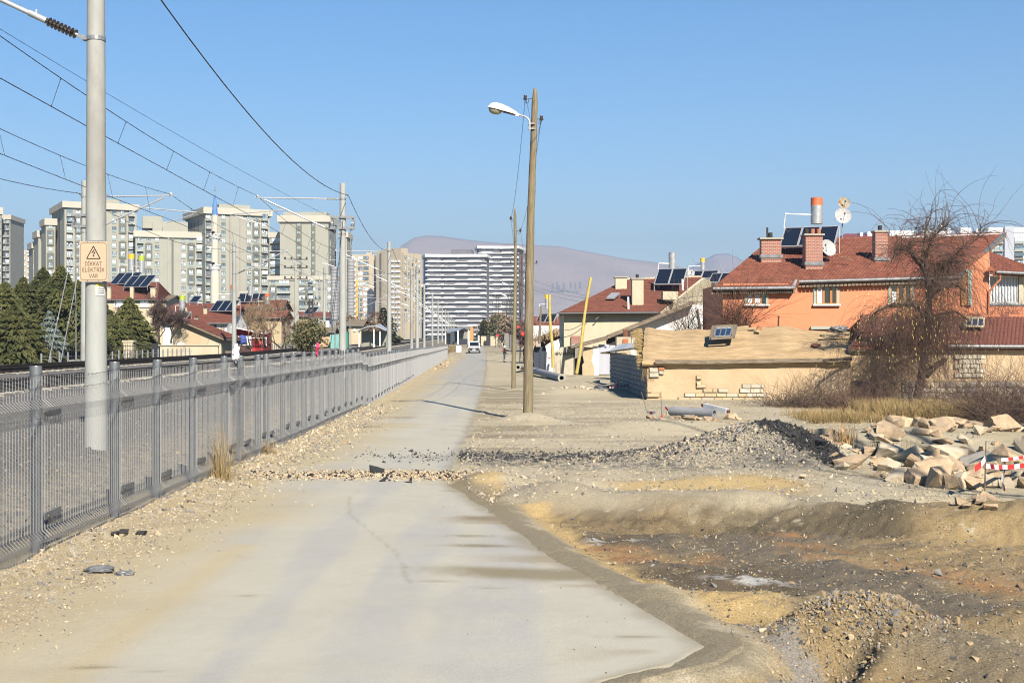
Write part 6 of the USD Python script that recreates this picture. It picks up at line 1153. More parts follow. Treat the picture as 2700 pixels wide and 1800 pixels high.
for _ in range(60): p = np.array([X(1704, 50) + g.uniform(-.15, .2), 49.7, ev - .02]); b.segs([p], [p + [g.uniform(-.1, .1), -.05, -g.uniform(.1, .75)]], .008, .004, 3)
obj('straw_edge', b, K['straw'], mb_, kind='stuff')
sk = thing('roof_window', 'wooden framed window lying in the earth roof of the barn', 'window'); q = [P(1874, 900, 51.6), P(1932, 897, 51.6), P(1939, 866, 53.6), P(1881, 868, 53.6)]
c0 = sum(q) / 4; b = MB(); 
for i in range(4): b.beam(q[i] + [0, -.05, .12], q[(i + 1) % 4] + [0, -.05, .12], .13, .10)
obj('frame', b, K['wood_old'], sk)
qq = [c0 + (p - c0) * .72 + [0, -.05, .12] for p in q]; b = MB(); b.add(qq, [[0, 1, 2, 3]]); b.add([p - [0, 0, .05] for p in qq], [[0, 1, 2, 3]]); obj('pane', b, K['panel_glass'], sk); b = MB(); [b.beam(qq[i] + [0, 0, .01], qq[(i + 1) % 4] + [0, 0, .01], .05, .04) for i in range(4)]; [b.beam(qq[0] + (qq[1] - qq[0]) * t, qq[3] + (qq[2] - qq[3]) * t, .04, .04) for t in (.33, .66)]; obj('glazing_bar', b, K['galv'], sk)
def half_tile(c, L, r, az, tilt, label):
    m = MB(); th = np.linspace(0, math.pi, 9); ring = np.stack([r * np.cos(th), 0 * th, r * np.sin(th)], 1); ins = ring * [.85, 1, .85]; V = np.vstack([ring, ring + [0, L, 0], ins, ins + [0, L, 0]]); F = []
    for i in range(8): F += [[i, i + 1, i + 10, i + 9], [18 + i, 27 + i, 28 + i, 19 + i], [i, 18 + i, 19 + i, i + 1], [9 + i, 10 + i, 28 + i, 27 + i]]
    m.add(V, F); m.rot(tilt, 'x'); m.rot(az); m.move(c); obj('ridge_tile', m, K['terracotta'], label=label, cat='roof tile')
half_tile(P(1978, 866, 54.5) + [0, 0, .05], .45, .10, -1.1, .2, 'red curved tile lying on the earth roof, left one of the crossed pair'); half_tile(P(2000, 876, 53.9) + [0, 0, .06], .5, .11, -.25, .25, 'red curved tile lying on the earth roof, right one of the crossed pair')
b = MB(); b.lathe((0, 0, 0), [(0.001, .03), (.17, .025), (.19, 0), (.19, -.03)], 18); b.rot(.22, 'x'); b.move(P(2151, 914, 51.9) + [0, 0, .07]); obj('rusty_lid', b, K['lattice_rust'], label='round rusty lid lying on the right half of the earth roof', cat='lid')
b = MB(); b.beam(P(2164, 888, 53.4) + [0, 0, .05], P(2246, 885, 53.6) + [0, 0, .05], .25, .08); b.beam(P(2180, 880, 53.8) + [0, 0, .1], P(2240, 890, 53.4) + [0, 0, .12], .18, .06); obj('old_boards', b, K['wood_old'], label='weathered boards lying at the top of the earth roof', cat='boards'); obj('plastic_sheet', crumple(P(2212, 874, 54.2) + [0, 0, .1], (.45, .2, .16), 8), K['gutter'], smooth=True, label='crumpled grey plastic sheet over the boards on the earth roof', cat='plastic sheet')
for (lab, p0, p1, r) in (('dark leaning stove pipe at the ridge of the earth roof', (1846, 868, 57), (1838, 820, 57), .055), ('short rusty stake behind the earth roof in front of the orange wall', (2052, 862, 57.5), (2053, 836, 57.5), .035)):
    b = MB(); b.cyl(P(*p0), P(*p1), r * 1.1, r, 8); b.tube([P(*p1), P(*p1) + [0, 0, .06]], [r * 1.4, r * 1.3], 8); obj('stake', b, K['bark'], label=lab, cat='stake')
# grey block side wall, shaded, and its corrugated sheet
sw = thing('block_side_wall', 'shaded grey concrete block wall running back from the barn corner', 'wall'); A0, A1 = np.array([X(1706, 50.1), 50.2, 0]), np.array([X(1610, 67), 67.0, 0]); d = A1 - A0; L = np.linalg.norm(d); d /= L; nrm = np.array([-d[1], d[0], 0]); R = np.stack([d, nrm, [0, 0, 1]], 1)
b = MB(); b.obox((A0 + A1) / 2 + [0, 0, .65] - nrm * .12, (L, .16, 2.0), R); obj('core', b, K['mortar'], sw); b = MB()
for r in range(8):
    s = -.25 * (r % 2)
    while s < L: w = min(.5, L - s); b.obox(A0 + d * (s + w / 2) + nrm * (-.02 + g.uniform(-.008, .008)) + [0, 0, .02 + .2 * r + .1], (w - .02, .1, .182), R); s += .5
obj('blocks', b, K['block_grey'], sw, kind='stuff')
cs = thing('corrugated_sheet', 'corrugated metal sheet roof at the back of the block side wall', 'roof sheet'); q0, q1, q2, q3 = P(1603, 927, 66), P(1694, 911, 57), P(1700, 900, 58.5), P(1632, 908, 68)
u_ = np.linspace(0, 1, 60)[:, None]; V0 = q0 + (q1 - q0) * u_; V1 = q3 + (q2 - q3) * u_; wv = .03 * np.sin(u_[:, 0] * 120); V0[:, 2] += wv; V1[:, 2] += wv; V = np.vstack([V0, V1]); i = np.arange(59); b = MB(); b.add(V, np.stack([i, i + 1, i + 61, i + 60], 1)); b.add(V - [0, 0, .012], np.stack([i, i + 60, i + 61, i + 1], 1)); obj('sheet', b, K['alu'], cs)
b = MB(); b.beam(q0 + [-.3, 0, -.06], q1 + [0, 0, -.08], .08, .06); b.beam(q0 + [-.35, .3, -.07], q0 + [.9, -.8, -.1], .08, .08); obj('batten', b, K['straw'], cs)
t = thing('brick_stack', 'squat broken brick stack above the corrugated sheet', 'chimney'); b = MB(); b.box(X(1626, 70), 70, .5, X(1664, 70), 71, Z(888, 70)); obj('stack', b, K['stone_pale'], t); b = MB(); b.box(X(1643, 69.9), 69.9, Z(912, 70), X(1656, 69.9), 70.0, Z(893, 70)); obj('brick_patch', b, K['terracotta'], t); b = MB(); b.box(X(1645, 69.9), 70.2, Z(893, 70), X(1657, 70), 70.4, Z(868, 70)); obj('rusty_flue', b, K['lattice_rust'], t)
# ---------------------------------------------------------------- tiled shed on the right
ts = thing('tiled_shed', 'tan shed with red pantile roof and stone plinth at the right', 'shed'); y = 50.75; x0, x1 = X(2243, y), X(2850, y); ze = Z(916, y)
b = wallmesh(x0, x1, Z(1003, y), ze + .1, y, 14, 150, 24, 0); b.box(x0, y + .05, .2, x1, y + .4, ze + .1); wl2 = obj('wall', b, K['mud'], ts)
a0, a1, c0_, c1_ = P(2243, 913, y - .25), P(2850, 914, y - .25), P(2270, 837, y + 5.2), P(2850, 837, y + 5.2); b = MB(); roof_slab(b, a0, a1, c0_, c1_, .12); roof_slab(b, c1_ + [0, 5, -1.2], c0_ + [0, 5, -1.2], c1_, c0_, .12); obj('roof', b, K['roof_tile3'], ts)
obj('roof_tiles', tiles(a0 + [0, 0, .01], a1 + [0, 0, .01], c0_ + [0, 0, .01], c1_ + [0, 0, .01], 58, 15, .05, .05, 9), K['roof_tile3'], ts, kind='stuff')
for i in range(24): k = MB(); p, q = c0_ + (c1_ - c0_) * i / 24, c0_ + (c1_ - c0_) * (i + 1.06) / 24; k.tube([p + [0, 0, .0], q + [0, 0, .03]], [.12, .14], 10); obj('ridge_tile', k, K['terracotta'] if i % 3 else K['roof_tile3'], ts)
b = MB(); b.tube([P(2500, 913, y - .33), P(2850, 914, y - .33)], .07, 8); obj('gutter', b, K['gutter'], ts); b = MB(); b.beam(P(2243, 922, y - .2), P(2850, 920, y - .2), .06, .1); obj('fascia_board', b, K['wood_old'], ts)
q = [P(2544, 868, 52.9), P(2592, 869, 52.9), P(2594, 847, 54.3), P(2549, 846, 54.3)]; c0 = sum(q) / 4; b = MB(); [b.beam(q[i] + [0, -.05, .14], q[(i + 1) % 4] + [0, -.05, .14], .07, .07) for i in range(4)]; [b.beam(q[0] + (q[1] - q[0]) * t + [0, -.05, .14], q[3] + (q[2] - q[3]) * t + [0, -.05, .14], .05, .05) for t in (.33, .66)]; s5 = obj('skylight', b, K['beige_wall'], ts); b = MB(); b.add([p + [0, -.05, .13] for p in q], [[0, 1, 2, 3]]); obj('pane', b, K['panel_glass'], s5)
blocks(wl2, [(935 + 12 * r, 946 + 12 * r, 2515 + (r % 2) * 12, 2598 - (r % 3) * 6, 'block_pale') for r in range(5)], y - .02, .36, None, mort=False)
for r in range(4):
    x = x0 + 2.0
    while x < x1:
        w = g.uniform(.2, .45); k = MB(); k.tm(trimesh.creation.icosphere(1, 1.0)); vv = k.V[0]; vv *= [w * .56, .14, .13]; vv[:] = np.sign(vv) * np.minimum(np.abs(vv), [w * .47, .11, .105]); vv += g.normal(0, .008, vv.shape); k.move((x + w / 2, y - .05 + g.uniform(-.03, .03), -.12 + r * .215 + g.uniform(-.02, .02)))
        if r >= 1: obj('plinth_stone', k, K[g.choice(['stone_pale', 'block_pale', 'block_grey'])], ts)
        x += w + .015
b = MB(); b.box(x0, y - .02, -.4, x1, y + .3, Z(1003, y)); obj('plinth_mortar', b, K['mortar'], ts)
# ================================================================ wooden poles and the street lamp
def wood_pole(label, u0, v0, u1, v1, y, r0, r1, seed, ins, lamp=False):
    base = P(u0, v0, y); top = P(u1, v1, y) - base; t = thing('lamp_pole' if lamp else 'wooden_pole', label, 'pole', base); n = 46; q = np.linspace(-.04, 1, n); rng = np.random.default_rng(seed)
    pts = np.stack([top[0] * q + .05 * np.sin(q * 5 + seed) * np.abs(q), 0 * q, top[2] * q], 1); th = np.linspace(0, 2 * np.pi, 20, endpoint=False); V = []
    for i in range(n):
        r = r0 + (r1 - r0) * max(q[i], 0)
        if i >= n - 2: r *= (.82, .55)[i - n + 2]
        rr_ = r * (1 + .06 * (meshkit.noise(np.stack([np.cos(th) * 2, np.sin(th) * 2, 0 * th + q[i] * 16], 1), seed) - .5) * 2); V.append(pts[i] + np.stack([rr_ * np.cos(th), rr_ * np.sin(th), 0 * th], 1))
    V = np.array(V); k = np.arange(20); F = np.vstack([np.stack([i * 20 + k, i * 20 + (k + 1) % 20, i * 20 + 20 + (k + 1) % 20, i * 20 + 20 + k], 1) for i in range(n - 1)]); b = MB(); b.add(V.reshape(-1, 3), F); b.add(np.vstack([V[-1], V[-1].mean(0) + [0, 0, .03]]), np.stack([k, (k + 1) % 20, np.full(20, 20)], 1)); obj('shaft', b, K['wood_pole'], t, smooth=50)
    pos = []
    for (iu, iv, side) in ins:
        c = P(iu, iv, y) - base; x_at = np.interp(c[2], pts[:, 2], pts[:, 0]); m = MB(); s = side; hx = x_at + s * r1 * .9
        m.tube([(hx, 0, c[2] - .02), (hx + s * .10, 0, c[2] - .03), (c[0] - s * .09, 0, c[2] - .14), (c[0] - s * .03, 0, c[2] - .16), (c[0], 0, c[2] - .10), (c[0], 0, c[2])], .012, 6); h = obj('hook', m, K['lattice_dark'], t, smooth=True); m = MB(); m.lathe((c[0], 0, c[2] - .07), [(.015, 0), (.055, .01), (.062, .045), (.035, .07), (.05, .10), (.04, .14), (.01, .15)], 12); obj('insulator', m, K['insul'], h, smooth=40); pos.append(base + [c[0], 0, c[2] + .02])
    if lamp:
        def L(u, v, dy=0): return P(u, v, y) - base + [0, dy, 0]
        m = MB(); m.tube([L(1397, 345, -.12), L(1396.5, 325, -.12), L(1393, 316, -.12), L(1386, 310, -.10), L(1377, 307, -.08), L(1364, 303.5, -.05)], [.028] * 6, 10); ar = obj('lamp_arm', m, K['alu'], t, smooth=True)
        m = MB(); [m.box(*(L(1397, v, -.14) - [.05, .0, .02]), *(L(1397, v, -.1) + [.14, .1, .02])) for v in (328, 341)]; obj('clamp', m, K['galv'], t, kind='stuff')
        # luminaire: lofted shell
        ax0, ax1 = L(1364, 304, -.05), L(1285.5, 284.5, -.05); d = ax1 - ax0; Ln = np.linalg.norm(d); d /= Ln; up = np.array([-d[2], 0, d[0]]); up = up if up[2] > 0 else -up; sd = np.array([0, 1, 0]); s_ = np.linspace(0, 1, 14); V = []; th = np.linspace(0, np.pi, 13)
        for a in s_:
            wdt = np.interp(a, [0, .08, .3, .55, .8, .95, 1], [.05, .07, .12, .16, .17, .14, .03]); hgt = np.interp(a, [0, .08, .3, .55, .8, .93, 1], [.05, .09, .15, .19, .20, .13, .02]); V.append(ax0 + d * Ln * a + np.cos(th)[:, None] * wdt * sd + (np.sin(th) ** .75)[:, None] * hgt * up)
        V = np.array(V); b = MB(); b.add(V.reshape(-1, 3), grid_mesh(None, None, V[..., 0])); lo = V[:, [0, -1]]; b.add(lo.reshape(-1, 3), grid_mesh(None, None, lo[..., 0])[:, ::-1]); b.beam(ax0 - d * .05, ax0 + d * .06, .08, .08, up=up); hd = obj('lamp_head', b, K['white'], t, smooth=45)
        b = MB(); V = []
        for a in np.linspace(.50, .97, 11):
            q = (a - .735) / .235; w2 = .135 * math.sqrt(max(1 - q * q, .0)); V.append(ax0 + d * Ln * a + np.cos(th)[:, None] * w2 * sd - np.sin(th)[:, None] * w2 * 1.05 * up - up * .004)
        V = np.array(V); b.add(V.reshape(-1, 3), grid_mesh(None, None, V[..., 0])); obj('lamp_bowl', b, plain('lamp_bowl_look', (.34, .32, .22), .12, 0, .6), hd, smooth=True)
        b = MB(); b.obox(ax0 + d * Ln * .27 - up * .012, (Ln * .42, .14, .03), np.stack([d, sd, up], 1)); obj('ballast_cover', b, K['black_plastic'], hd)
    return pos
pA = wood_pole('tall weathered wooden lamp pole nearest to the camera beside the lane', 1391.6, 1112, 1406, 235, 36.3, .145, .085, 3, [(1385, 258, -1), (1427.5, 312, 1)], True)
pB = wood_pole('shorter wooden pole just behind and left of the lamp pole', 1354, 1029, 1359, 551, 58.9, .105, .06, 5, [(1347, 575, -1), (1372, 607, 1)])
for i in range(2):
    w = MB(); span(w, pA[i], pB[i], .55, .0075); span(w, pB[i], (X((1366, 1392)[i], 135), 135, Z(694, 135)), .6, .0075); obj('wire', w, K['wire'], label=('thin wire from the left insulator of the lamp pole to the next pole', 'thin wire from the right insulator of the lamp pole to the next pole')[i], cat='wire')
b = MB(); b.tube([pA[0], pA[0] + [.12, -.1, -.5], pA[0] + [.18, -.13, -1.3]], .005, 4, False); b.tube([pA[1], pA[1] + [-.1, -.1, -.5], pA[1] + [-.28, -.13, -.75]], .005, 4, False); obj('lamp_feed_wire', b, K['wire'], label='loose feed wires hanging from the insulators of the lamp pole', cat='wire')
lp = lattice('rusty red lattice pylon between the two wooden poles', 1381, 668, 957, 136, .85, .42, 'lattice_rust', ((670, .75), (694, 1.45), (718, .5), (752, .6)))
b = MB(); b.box(-.1, -.5, Z(752, 136) - 1.0, .35, -.42, Z(752, 136) - .1); b.move((X(1384, 136), 136, 0)); b = MB(); b.box(X(1383, 135.4), 135.3, Z(752, 135), X(1391, 135.4), 135.6, Z(736, 135)); obj('switch_box', b, K['white'], lp.GetPath() and None, label='small white box fixed on the rusty lattice pylon', cat='box')
b = MB(); b.tube([(X(1380, 135.2), 135.15, Z(880, 135.2)), (X(1380, 135.2), 135.2, Z(880, 135.2))], .24, 16); obj('red_plate', b, K['red'], label='round red plate on the rusty lattice pylon', cat='plate')
lats = [(1311, 775, 924, 240, .8, .35), (1337, 795, 912, 275, .8, .35), (1366, 741, 928, 195, .7, .35), (1349, 768, 912, 300, .8, .35)]
ll = ['dark lattice pylon farthest left, beside the earth heap', 'dark lattice pylon second from the left along the lane', 'dark lattice pylon just left of the shorter wooden pole foot', 'thin far lattice pylon left of the shorter wooden pole']
for k, a in enumerate(lats):
    lattice(ll[k], *a, arms=((a[1] + 6, 1.0), (a[1] + 26, .9)), group='dark lattice pylons along the lane')
    b = MB(); u = a[0]; vv = (884, 882, 862, 880)[k]; b.box(X(u - 3, a[3] - 1), a[3] - 1, Z(vv + 3, a[3]), X(u + 4, a[3] - 1), a[3] - .95, Z(vv - 3, a[3])); obj('red_plate', b, K['red'], label='small red plate on the ' + ll[k].replace(' along the lane', '').split(',')[0], cat='plate')
for k, (u, v, y, vb, lab) in enumerate(((1334, 747, 190, 930, 'far street lamp with white head, highest one left of the wooden pole'), (1329, 777, 230, 925, 'far street lamp with white head, lower one left of the wooden pole'), (1322, 806, 290, 915, 'farthest white street lamp head above the tan trees'))):
    t = thing('street_lamp', lab, 'street lamp', (X(u + 14, y), y, Z(vb, y))); H = Z(v, y) - Z(vb, y); b = MB(); b.tube([(0, 0, 0), (0, 0, H - 1.0), (-.15, 0, H - .5), (-.6, 0, H - .2)], [.08, .06, .05, .04], 6); obj('pole', b, K['lattice_dark'], t); b = MB(); b.beam((-.5, 0, H - .25), (-1.35, 0, H + .12), .3, .16); obj('lamp_head', b, K['white'], t)
for k, (v0, u1, v1, y1, lab) in enumerate(((738, 1850, 795, 84, 'highest of three pale bundled cables crossing to the cream house'), (756, 1850, 780, 84, 'middle of three pale bundled cables crossing to the cream house'), (762, 1780, 792, 85, 'lowest of three pale bundled cables crossing to the cream house'))):
    w = MB(); span(w, P(1388, v0 - 8, 135), P(u1, v1, y1), .9, .022); obj('cable', w, K['wire_light'], label=lab, cat='cable')
w = MB(); span(w, P(1560, 827, 84.9), P(1488, 870, 84.9), .3, .02); obj('wall_cable', w, K['wire'], label='dark cable drooping across the cream house wall', cat='cable')

# ================================================================ far end of the lane
def van():
    y0 = 200.0; t = thing('parked_van', 'small white van with black bumper driving towards the camera on the lane', 'van', (X(1250, y0), y0, float(hfar(y0)) + .03)); W = .93
    prof = [(-0.0, .32), (0.0, .62), (.06, .80), (.18, .98), (.85, 1.10), (1.45, 1.72), (1.75, 1.83), (2.6, 1.86), (4.3, 1.80), (4.42, .95), (4.42, .32)]
    m = MB(); n = len(prof); ins = [.0 if z < 1.0 else .0 + .17 * min((z - 1.0) / .8, 1) for _, z in prof]
    L_ = [(-W + i, y, z) for (y, z), i in zip(prof, ins)]; R_ = [(W - i, y, z) for (y, z), i in zip(prof, ins)]; Lm = [(-W * .86 + i, y - (.10 if k < 4 else 0) , z + (.03 if 5 < k < 9 else 0)) for k, ((y, z), i) in enumerate(zip(prof, ins))]; Rm = [(-a, y, z) for a, y, z in Lm]
    A = np.array([L_, Lm, Rm, R_]); m.add(A.reshape(-1, 3), grid_mesh(None, None, A[..., 0])); tri = [[0, i, i + 1] for i in range(1, n - 1)]; m.add(L_, [q[::-1] for q in tri]); m.add(R_, tri); obj('body', m, K['white_car'], t, smooth=30)
    g = MB(); q = [(-.76, .86, 1.115), (.76, .86, 1.115), (.66, 1.44, 1.70), (-.66, 1.44, 1.70)]; g.add([np.array(p) + [0, -.03, .02] for p in q], [[0, 1, 2, 3]]); g.add([np.array(p) + [0, .03, -.02] for p in q], [[3, 2, 1, 0]]); ws = obj('windscreen', g, K['dark_glass'], t)
    for sx in (-.36, .36): v = MB(); v.hexa([(sx - .2, 1.26, 1.53), (sx + .2, 1.26, 1.53), (sx + .2, 1.27, 1.52), (sx - .2, 1.27, 1.52), (sx - .2, 1.34, 1.62), (sx + .2, 1.34, 1.62), (sx + .2, 1.35, 1.61), (sx - .2, 1.35, 1.61)]); obj('sun_visor', v, K['curtain'], ws)
    b = MB(); b.prism([(-.90, .30), (.90, .30), (.92, .55), (.84, .80), (.55, .86), (-.55, .86), (-.84, .80), (-.92, .55)], 'y', -.17, .02); bp = obj('bumper', b, K['black_plastic'], t); p = MB(); p.box(-.26, -.19, .50, .26, -.165, .62); obj('number_plate', p, K['white'], bp); p = MB(); p.box(-.6, -.18, .30, .6, -.165, .37); obj('lower_lip', p, K['alu'], bp)
    p = MB(); p.tube([(0, -.19, .80), (0, -.165, .80)], .07, 14); obj('badge', p, K['alu'], bp)
    for s in (-1, 1):
        h = MB(); h.obox((s * .72, .02, .92), (.30, .12, .16)); obj('headlight', h, K['alu'], t); r = MB(); r.obox((s * 1.02, .95, 1.16), (.2, .1, .22)); r.beam((s * .88, .95, 1.12), (s * .98, .95, 1.12), .04, .05); obj('mirror', r, K['black_plastic'], t); f = MB(); f.tube([(s * .68, -.18, .46), (s * .68, -.165, .46)], .06, 10); obj('fog_lamp', f, K['alu'], bp)
        for yy in (.75, 3.5): w = MB(); w.tube([(s * .93, yy, .31), (s * .74, yy, .31)], .31, 18); wh = obj('wheel', w, K['tyre'], t); w = MB(); w.tube([(s * .935, yy, .31), (s * .9, yy, .31)], .19, 14); obj('rim', w, K['alu'], wh)
van()
y = 193.0; t = thing('site_board', 'white information board on legs beside the lane left of the van', 'sign', (X(1209.5, y), y, float(hfar(y)))); zb = Z(930, y) - float(hfar(y)); b = MB(); b.box(-.38, -.02, zb + .12, .38, .02, zb + 1.08); obj('board', b, K['white'], t)
b = MB(); [b.box(x - .03, .02, -.1, x + .03, .06, zb + .5) for x in (-.33, .33)]; obj('leg', b, K['galv'], t, kind='stuff'); b = MB(); [b.box(-.24, -.026, zb + .3 + .22 * i, .2, -.021, zb + .34 + .22 * i) for i in range(4)]; obj('print_line', b, K['alu'], t)
t = thing('underpass_shelter', 'grey vaulted underpass shelter with dark side panels at the end of the lane', 'shelter'); y = 255.0; zb = Z(908, y); cu = mat('shelter_clad_look', (.30, .31, .26), (.26, .27, .22), 2, .5)
b = MB(); pts = [(1211, 872), (1216, 867.5), (1224, 865.5), (1232, 868), (1237, 873)]
V = np.array([[P(u - d * 30, v + (0 if d == 0 else .5), y + 14 * d) for u, v in pts] for d in (0, 1.0)]); b.add(V.reshape(-1, 3), grid_mesh(None, None, V[..., 0])); b.add((V - [0, 0, .15]).reshape(-1, 3), grid_mesh(None, None, V[..., 0])[:, ::-1]); obj('roof', b, K['alu'], t)
b = MB(); b.add([P(1176, 875, y + 8), P(1211, 872, y), P(1224, 865.5, y + .5), P(1190, 868, y + 9)], [[0, 1, 2, 3]]); obj('side_roof', b, K['alu'], t)
for u in (1207.5, 1235.5): b = MB(); b.box(X(u, y) - .15, y - .15, zb, X(u, y) + .15, y + .15, Z(872, y)); obj('post', b, K['white'], t)
for u in (1188, 1175): b = MB(); b.box(X(u, y + 8) - .1, y + 8, zb, X(u, y + 8) + .1, y + 8.2, Z(876, y)); obj('post', b, K['white'], t)
b = MB(); b.box(X(1209, y + 6), y + 6, zb, X(1234, y + 6), y + 6.2, Z(868, y)); obj('end_panel', b, cu, t); b = MB(); b.box(X(1209.5, y - .1), y - .1, zb, X(1233.5, y), y - .02, Z(893, y)); obj('dark_parapet', b, plain('navy_panel_look', (.02, .022, .04), .5), t); b = MB(); b.box(X(1189, y + 3), y + 3, zb, X(1206, y + 3), y + 3.1, Z(874, y)); obj('dark_opening', b, plain('shade_panel_look', (.05, .065, .08), .5), t); b = MB(); b.box(X(1176, y + 8), y + 8.3, zb, X(1188, y + 8), y + 8.4, Z(877, y)); obj('side_panel', b, cu, t)  # dark panel between the posts is added as the shade of the opening
t = thing('orange_gabled_hut', 'small orange gabled facade far down the lane above the shelter', 'hut'); y = 420; b = MB(); b.prism([(X(1236, y), 0), (X(1248, y), 0), (X(1248, y), Z(865, y)), (X(1243, y), Z(859, y)), (X(1236, y), Z(866, y))], 'y', y, y + 5); obj('wall', b, plain('orange_hut_look', (.62, .30, .09), .7), t); b = MB(); b.box(X(1205, y), y - .5, Z(868, y), X(1240, y), y + 5, Z(860, y)); obj('dark_roof', b, K['tower_grey'], t)
conifer('dark round pine at the far end of the lane right of the shelter', 1276, 842, 300, 2.6, 93, 1.6, 'needles_dark', 2000, .1, slen=.9)
for i, (u, vt, y, w, m, lab) in enumerate(((1292, 828, 310, 3.0, 'twig_tan', 'tan bushy tree beside the far dark pine'), (1310, 832, 300, 2.6, 'leaf_olive', 'olive brown tree behind the leftmost dark pylon'), (1330, 826, 320, 3.2, 'twig_tan', 'tan tree between the far dark pylons'), (1355, 838, 260, 3.0, 'twig_tan', 'tan bushy tree behind the shorter wooden pole'), (1395, 845, 210, 2.6, 'twig_red', 'reddish bushy tree behind the rusty pylon'))): leafy(lab, u, 905, vt, y, w, 300 + i, m, 1500, .42, 'tree', 'far_tree', 1.2)
for (lab, u0, u1, v0, v1, y, m) in (('low tan garden wall along the far right side of the lane', 1268, 1345, 886, 908, 280, 'beige_wall'), ('pale gate post at the far end of the lane', 1260, 1264, 884, 898, 285, 'white'), ('dark gate in the far tan garden wall', 1282, 1293, 884, 902, 278, 'black_plastic'), ('brown sheds behind the far lattice pylons', 1330, 1405, 878, 915, 235, 'block_grey')):
    b = MB(); b.box(X(u0, y), y, .3, X(u1, y), y + .5, Z(v0, y)); obj({'beige_wall': 'garden_wall', 'white': 'gate_post', 'black_plastic': 'dark_gate', 'block_grey': 'low_wall'}[m], b, K[m], label=lab, cat={'black_plastic': 'gate', 'white': 'post'}.get(m, 'wall'))
# ---------------------------------------------------------------- workers
import manifold3d as m3
def limbs(chain, res=.05):
    out = m3.Manifold()
    def ball(p, r): return m3.Manifold.sphere(r, 16).translate(tuple(map(float, p)))
    for (p0, r0_, p1, r1_) in chain: out = out + m3.Manifold.batch_hull([ball(p0, r0_), ball(p1, r1_)])
    me = out.refine_to_length(res).to_mesh(); tm = trimesh.Trimesh(me.vert_properties[:, :3], me.tri_verts); trimesh.smoothing.filter_taubin(tm, iterations=8); return MB().tm(tm)
SKIN = plain('skin_look', (.45, .26, .18), .6); NAVY = mat('navy_cloth_look', (.03, .035, .055), (.02, .025, .04), 6, .9); DENIM = mat('denim_look', (.06, .085, .14), (.04, .06, .10), 6, .9); REFL = plain('reflective_look', (.7, .7, .68), .4)
def hand(c, d, s=1):
    d = np.asarray(d, float) / np.linalg.norm(d); o = np.cross(d, [0, 0, 1.0]); o /= np.linalg.norm(o); c = np.asarray(c, float); ch = [(c, .036, c + d * .08, .034)]
    for k, L_ in zip((-1.5, -.5, .5, 1.5), (.062, .075, .07, .055)): a = c + d * .085 + o * k * .018; ch += [(a, .0105, a + d * L_ * .55 - [0, 0, .008], .0095), (a + d * L_ * .55 - [0, 0, .008], .0095, a + d * L_ - [0, 0, .03], .008)]
    a = c + d * .02 - o * .035 * s; ch += [(a, .013, a + d * .045 - o * .025 * s, .011), (a + d * .045 - o * .025 * s, .011, a + d * .075 - o * .02 * s, .009)]; return ch
def person(label, loc, rz, J, shirt, trouser, vest=False, sc=1.0):
    t = thing('person', label, 'person', loc, rz, None, None, sc); J = {k: np.array(v, float) for k, v in J.items()}
    def pair(a, ra, b, rb): return (J[a], ra, J[b], rb)
    hd = J['head']; nk = J['neck']; body = [(nk, .055, hd - [0, 0, .06], .055), (hd, .095, hd + [0, -.01, -.07], .075), (hd + [0, -.095, -.02], .018, hd + [0, -.105, -.035], .016)]
    body += [(hd + [sx * .1, 0, -.02], .02, hd + [sx * .1, .01, -.04], .018) for sx in (-1, 1)]
    for s in 'LR':
        body += [pair('sh' + s, .055, 'el' + s, .042), pair('el' + s, .042, 'wr' + s, .03), pair('hip' + s, .08, 'kn' + s, .058), pair('kn' + s, .058, 'an' + s, .04), (J['an' + s], .045, J['an' + s] + [0, -.16, -.03], .035)]; body += hand(J['wr' + s], J['wr' + s] - J['el' + s], 1 if s == 'L' else -1)
    body += [pair('shL', .07, 'shR', .07), (J['neck'] - [0, 0, .08], .10, J['pel'], .12), pair('hipL', .09, 'hipR', .09)]; obj('body', limbs(body, .04), SKIN, t, smooth=True)
    ck = [(J['shL'], .085, J['shR'], .085), (J['neck'] - [0, .0, .1], .135, J['pel'] + [0, 0, .05], .15)] + [q for s in 'LR' for q in ((J['sh' + s], .08, J['el' + s], .062), (J['el' + s], .062, J['wr' + s], .05))]; obj('jacket', limbs(ck), shirt, t, smooth=True)
    tr = [(J['hipL'], .115, J['hipR'], .115), (J['pel'], .135, (J['hipL'] + J['hipR']) / 2, .13)] + [q for s in 'LR' for q in ((J['hip' + s], .11, J['kn' + s], .08), (J['kn' + s], .08, J['an' + s] + [0, 0, .08], .07))]; obj('trousers', limbs(tr), trouser, t, smooth=True)
    for s in 'LR':
        obj('boot', limbs([(J['an' + s] + [0, 0, .06], .07, J['an' + s] - [0, 0, .02], .065), (J['an' + s] - [0, 0, .02], .062, J['an' + s] + [0, -.17, -.035], .05)]), K['black_plastic'], t, smooth=True)
        b = MB(); k = J['an' + s] + (J['kn' + s] - J['an' + s]) * .35; b.cyl(k - [0, 0, .03], k + [0, 0, .03], .088, n=12); obj('reflective_band', b, REFL, t)
    h = MB(); h.lathe(hd + [0, 0, .03], [(.145, -.01), (.125, 0), (.12, .05), (.085, .10), (.03, .125), (.001, .128)], 16); h.obox(hd + [0, -.14, .022], (.16, .08, .012)); obj('helmet', h, K['white'], t, smooth=40)
    if vest: v = MB(); v.tube([J['neck'] + [0, .02, -.04], J['neck'] + [0, .06, -.16], J['neck'] + [0, .07, -.3]], [.12, .155, .15], 12); obj('red_vest', v, K['red'], t)
    return t
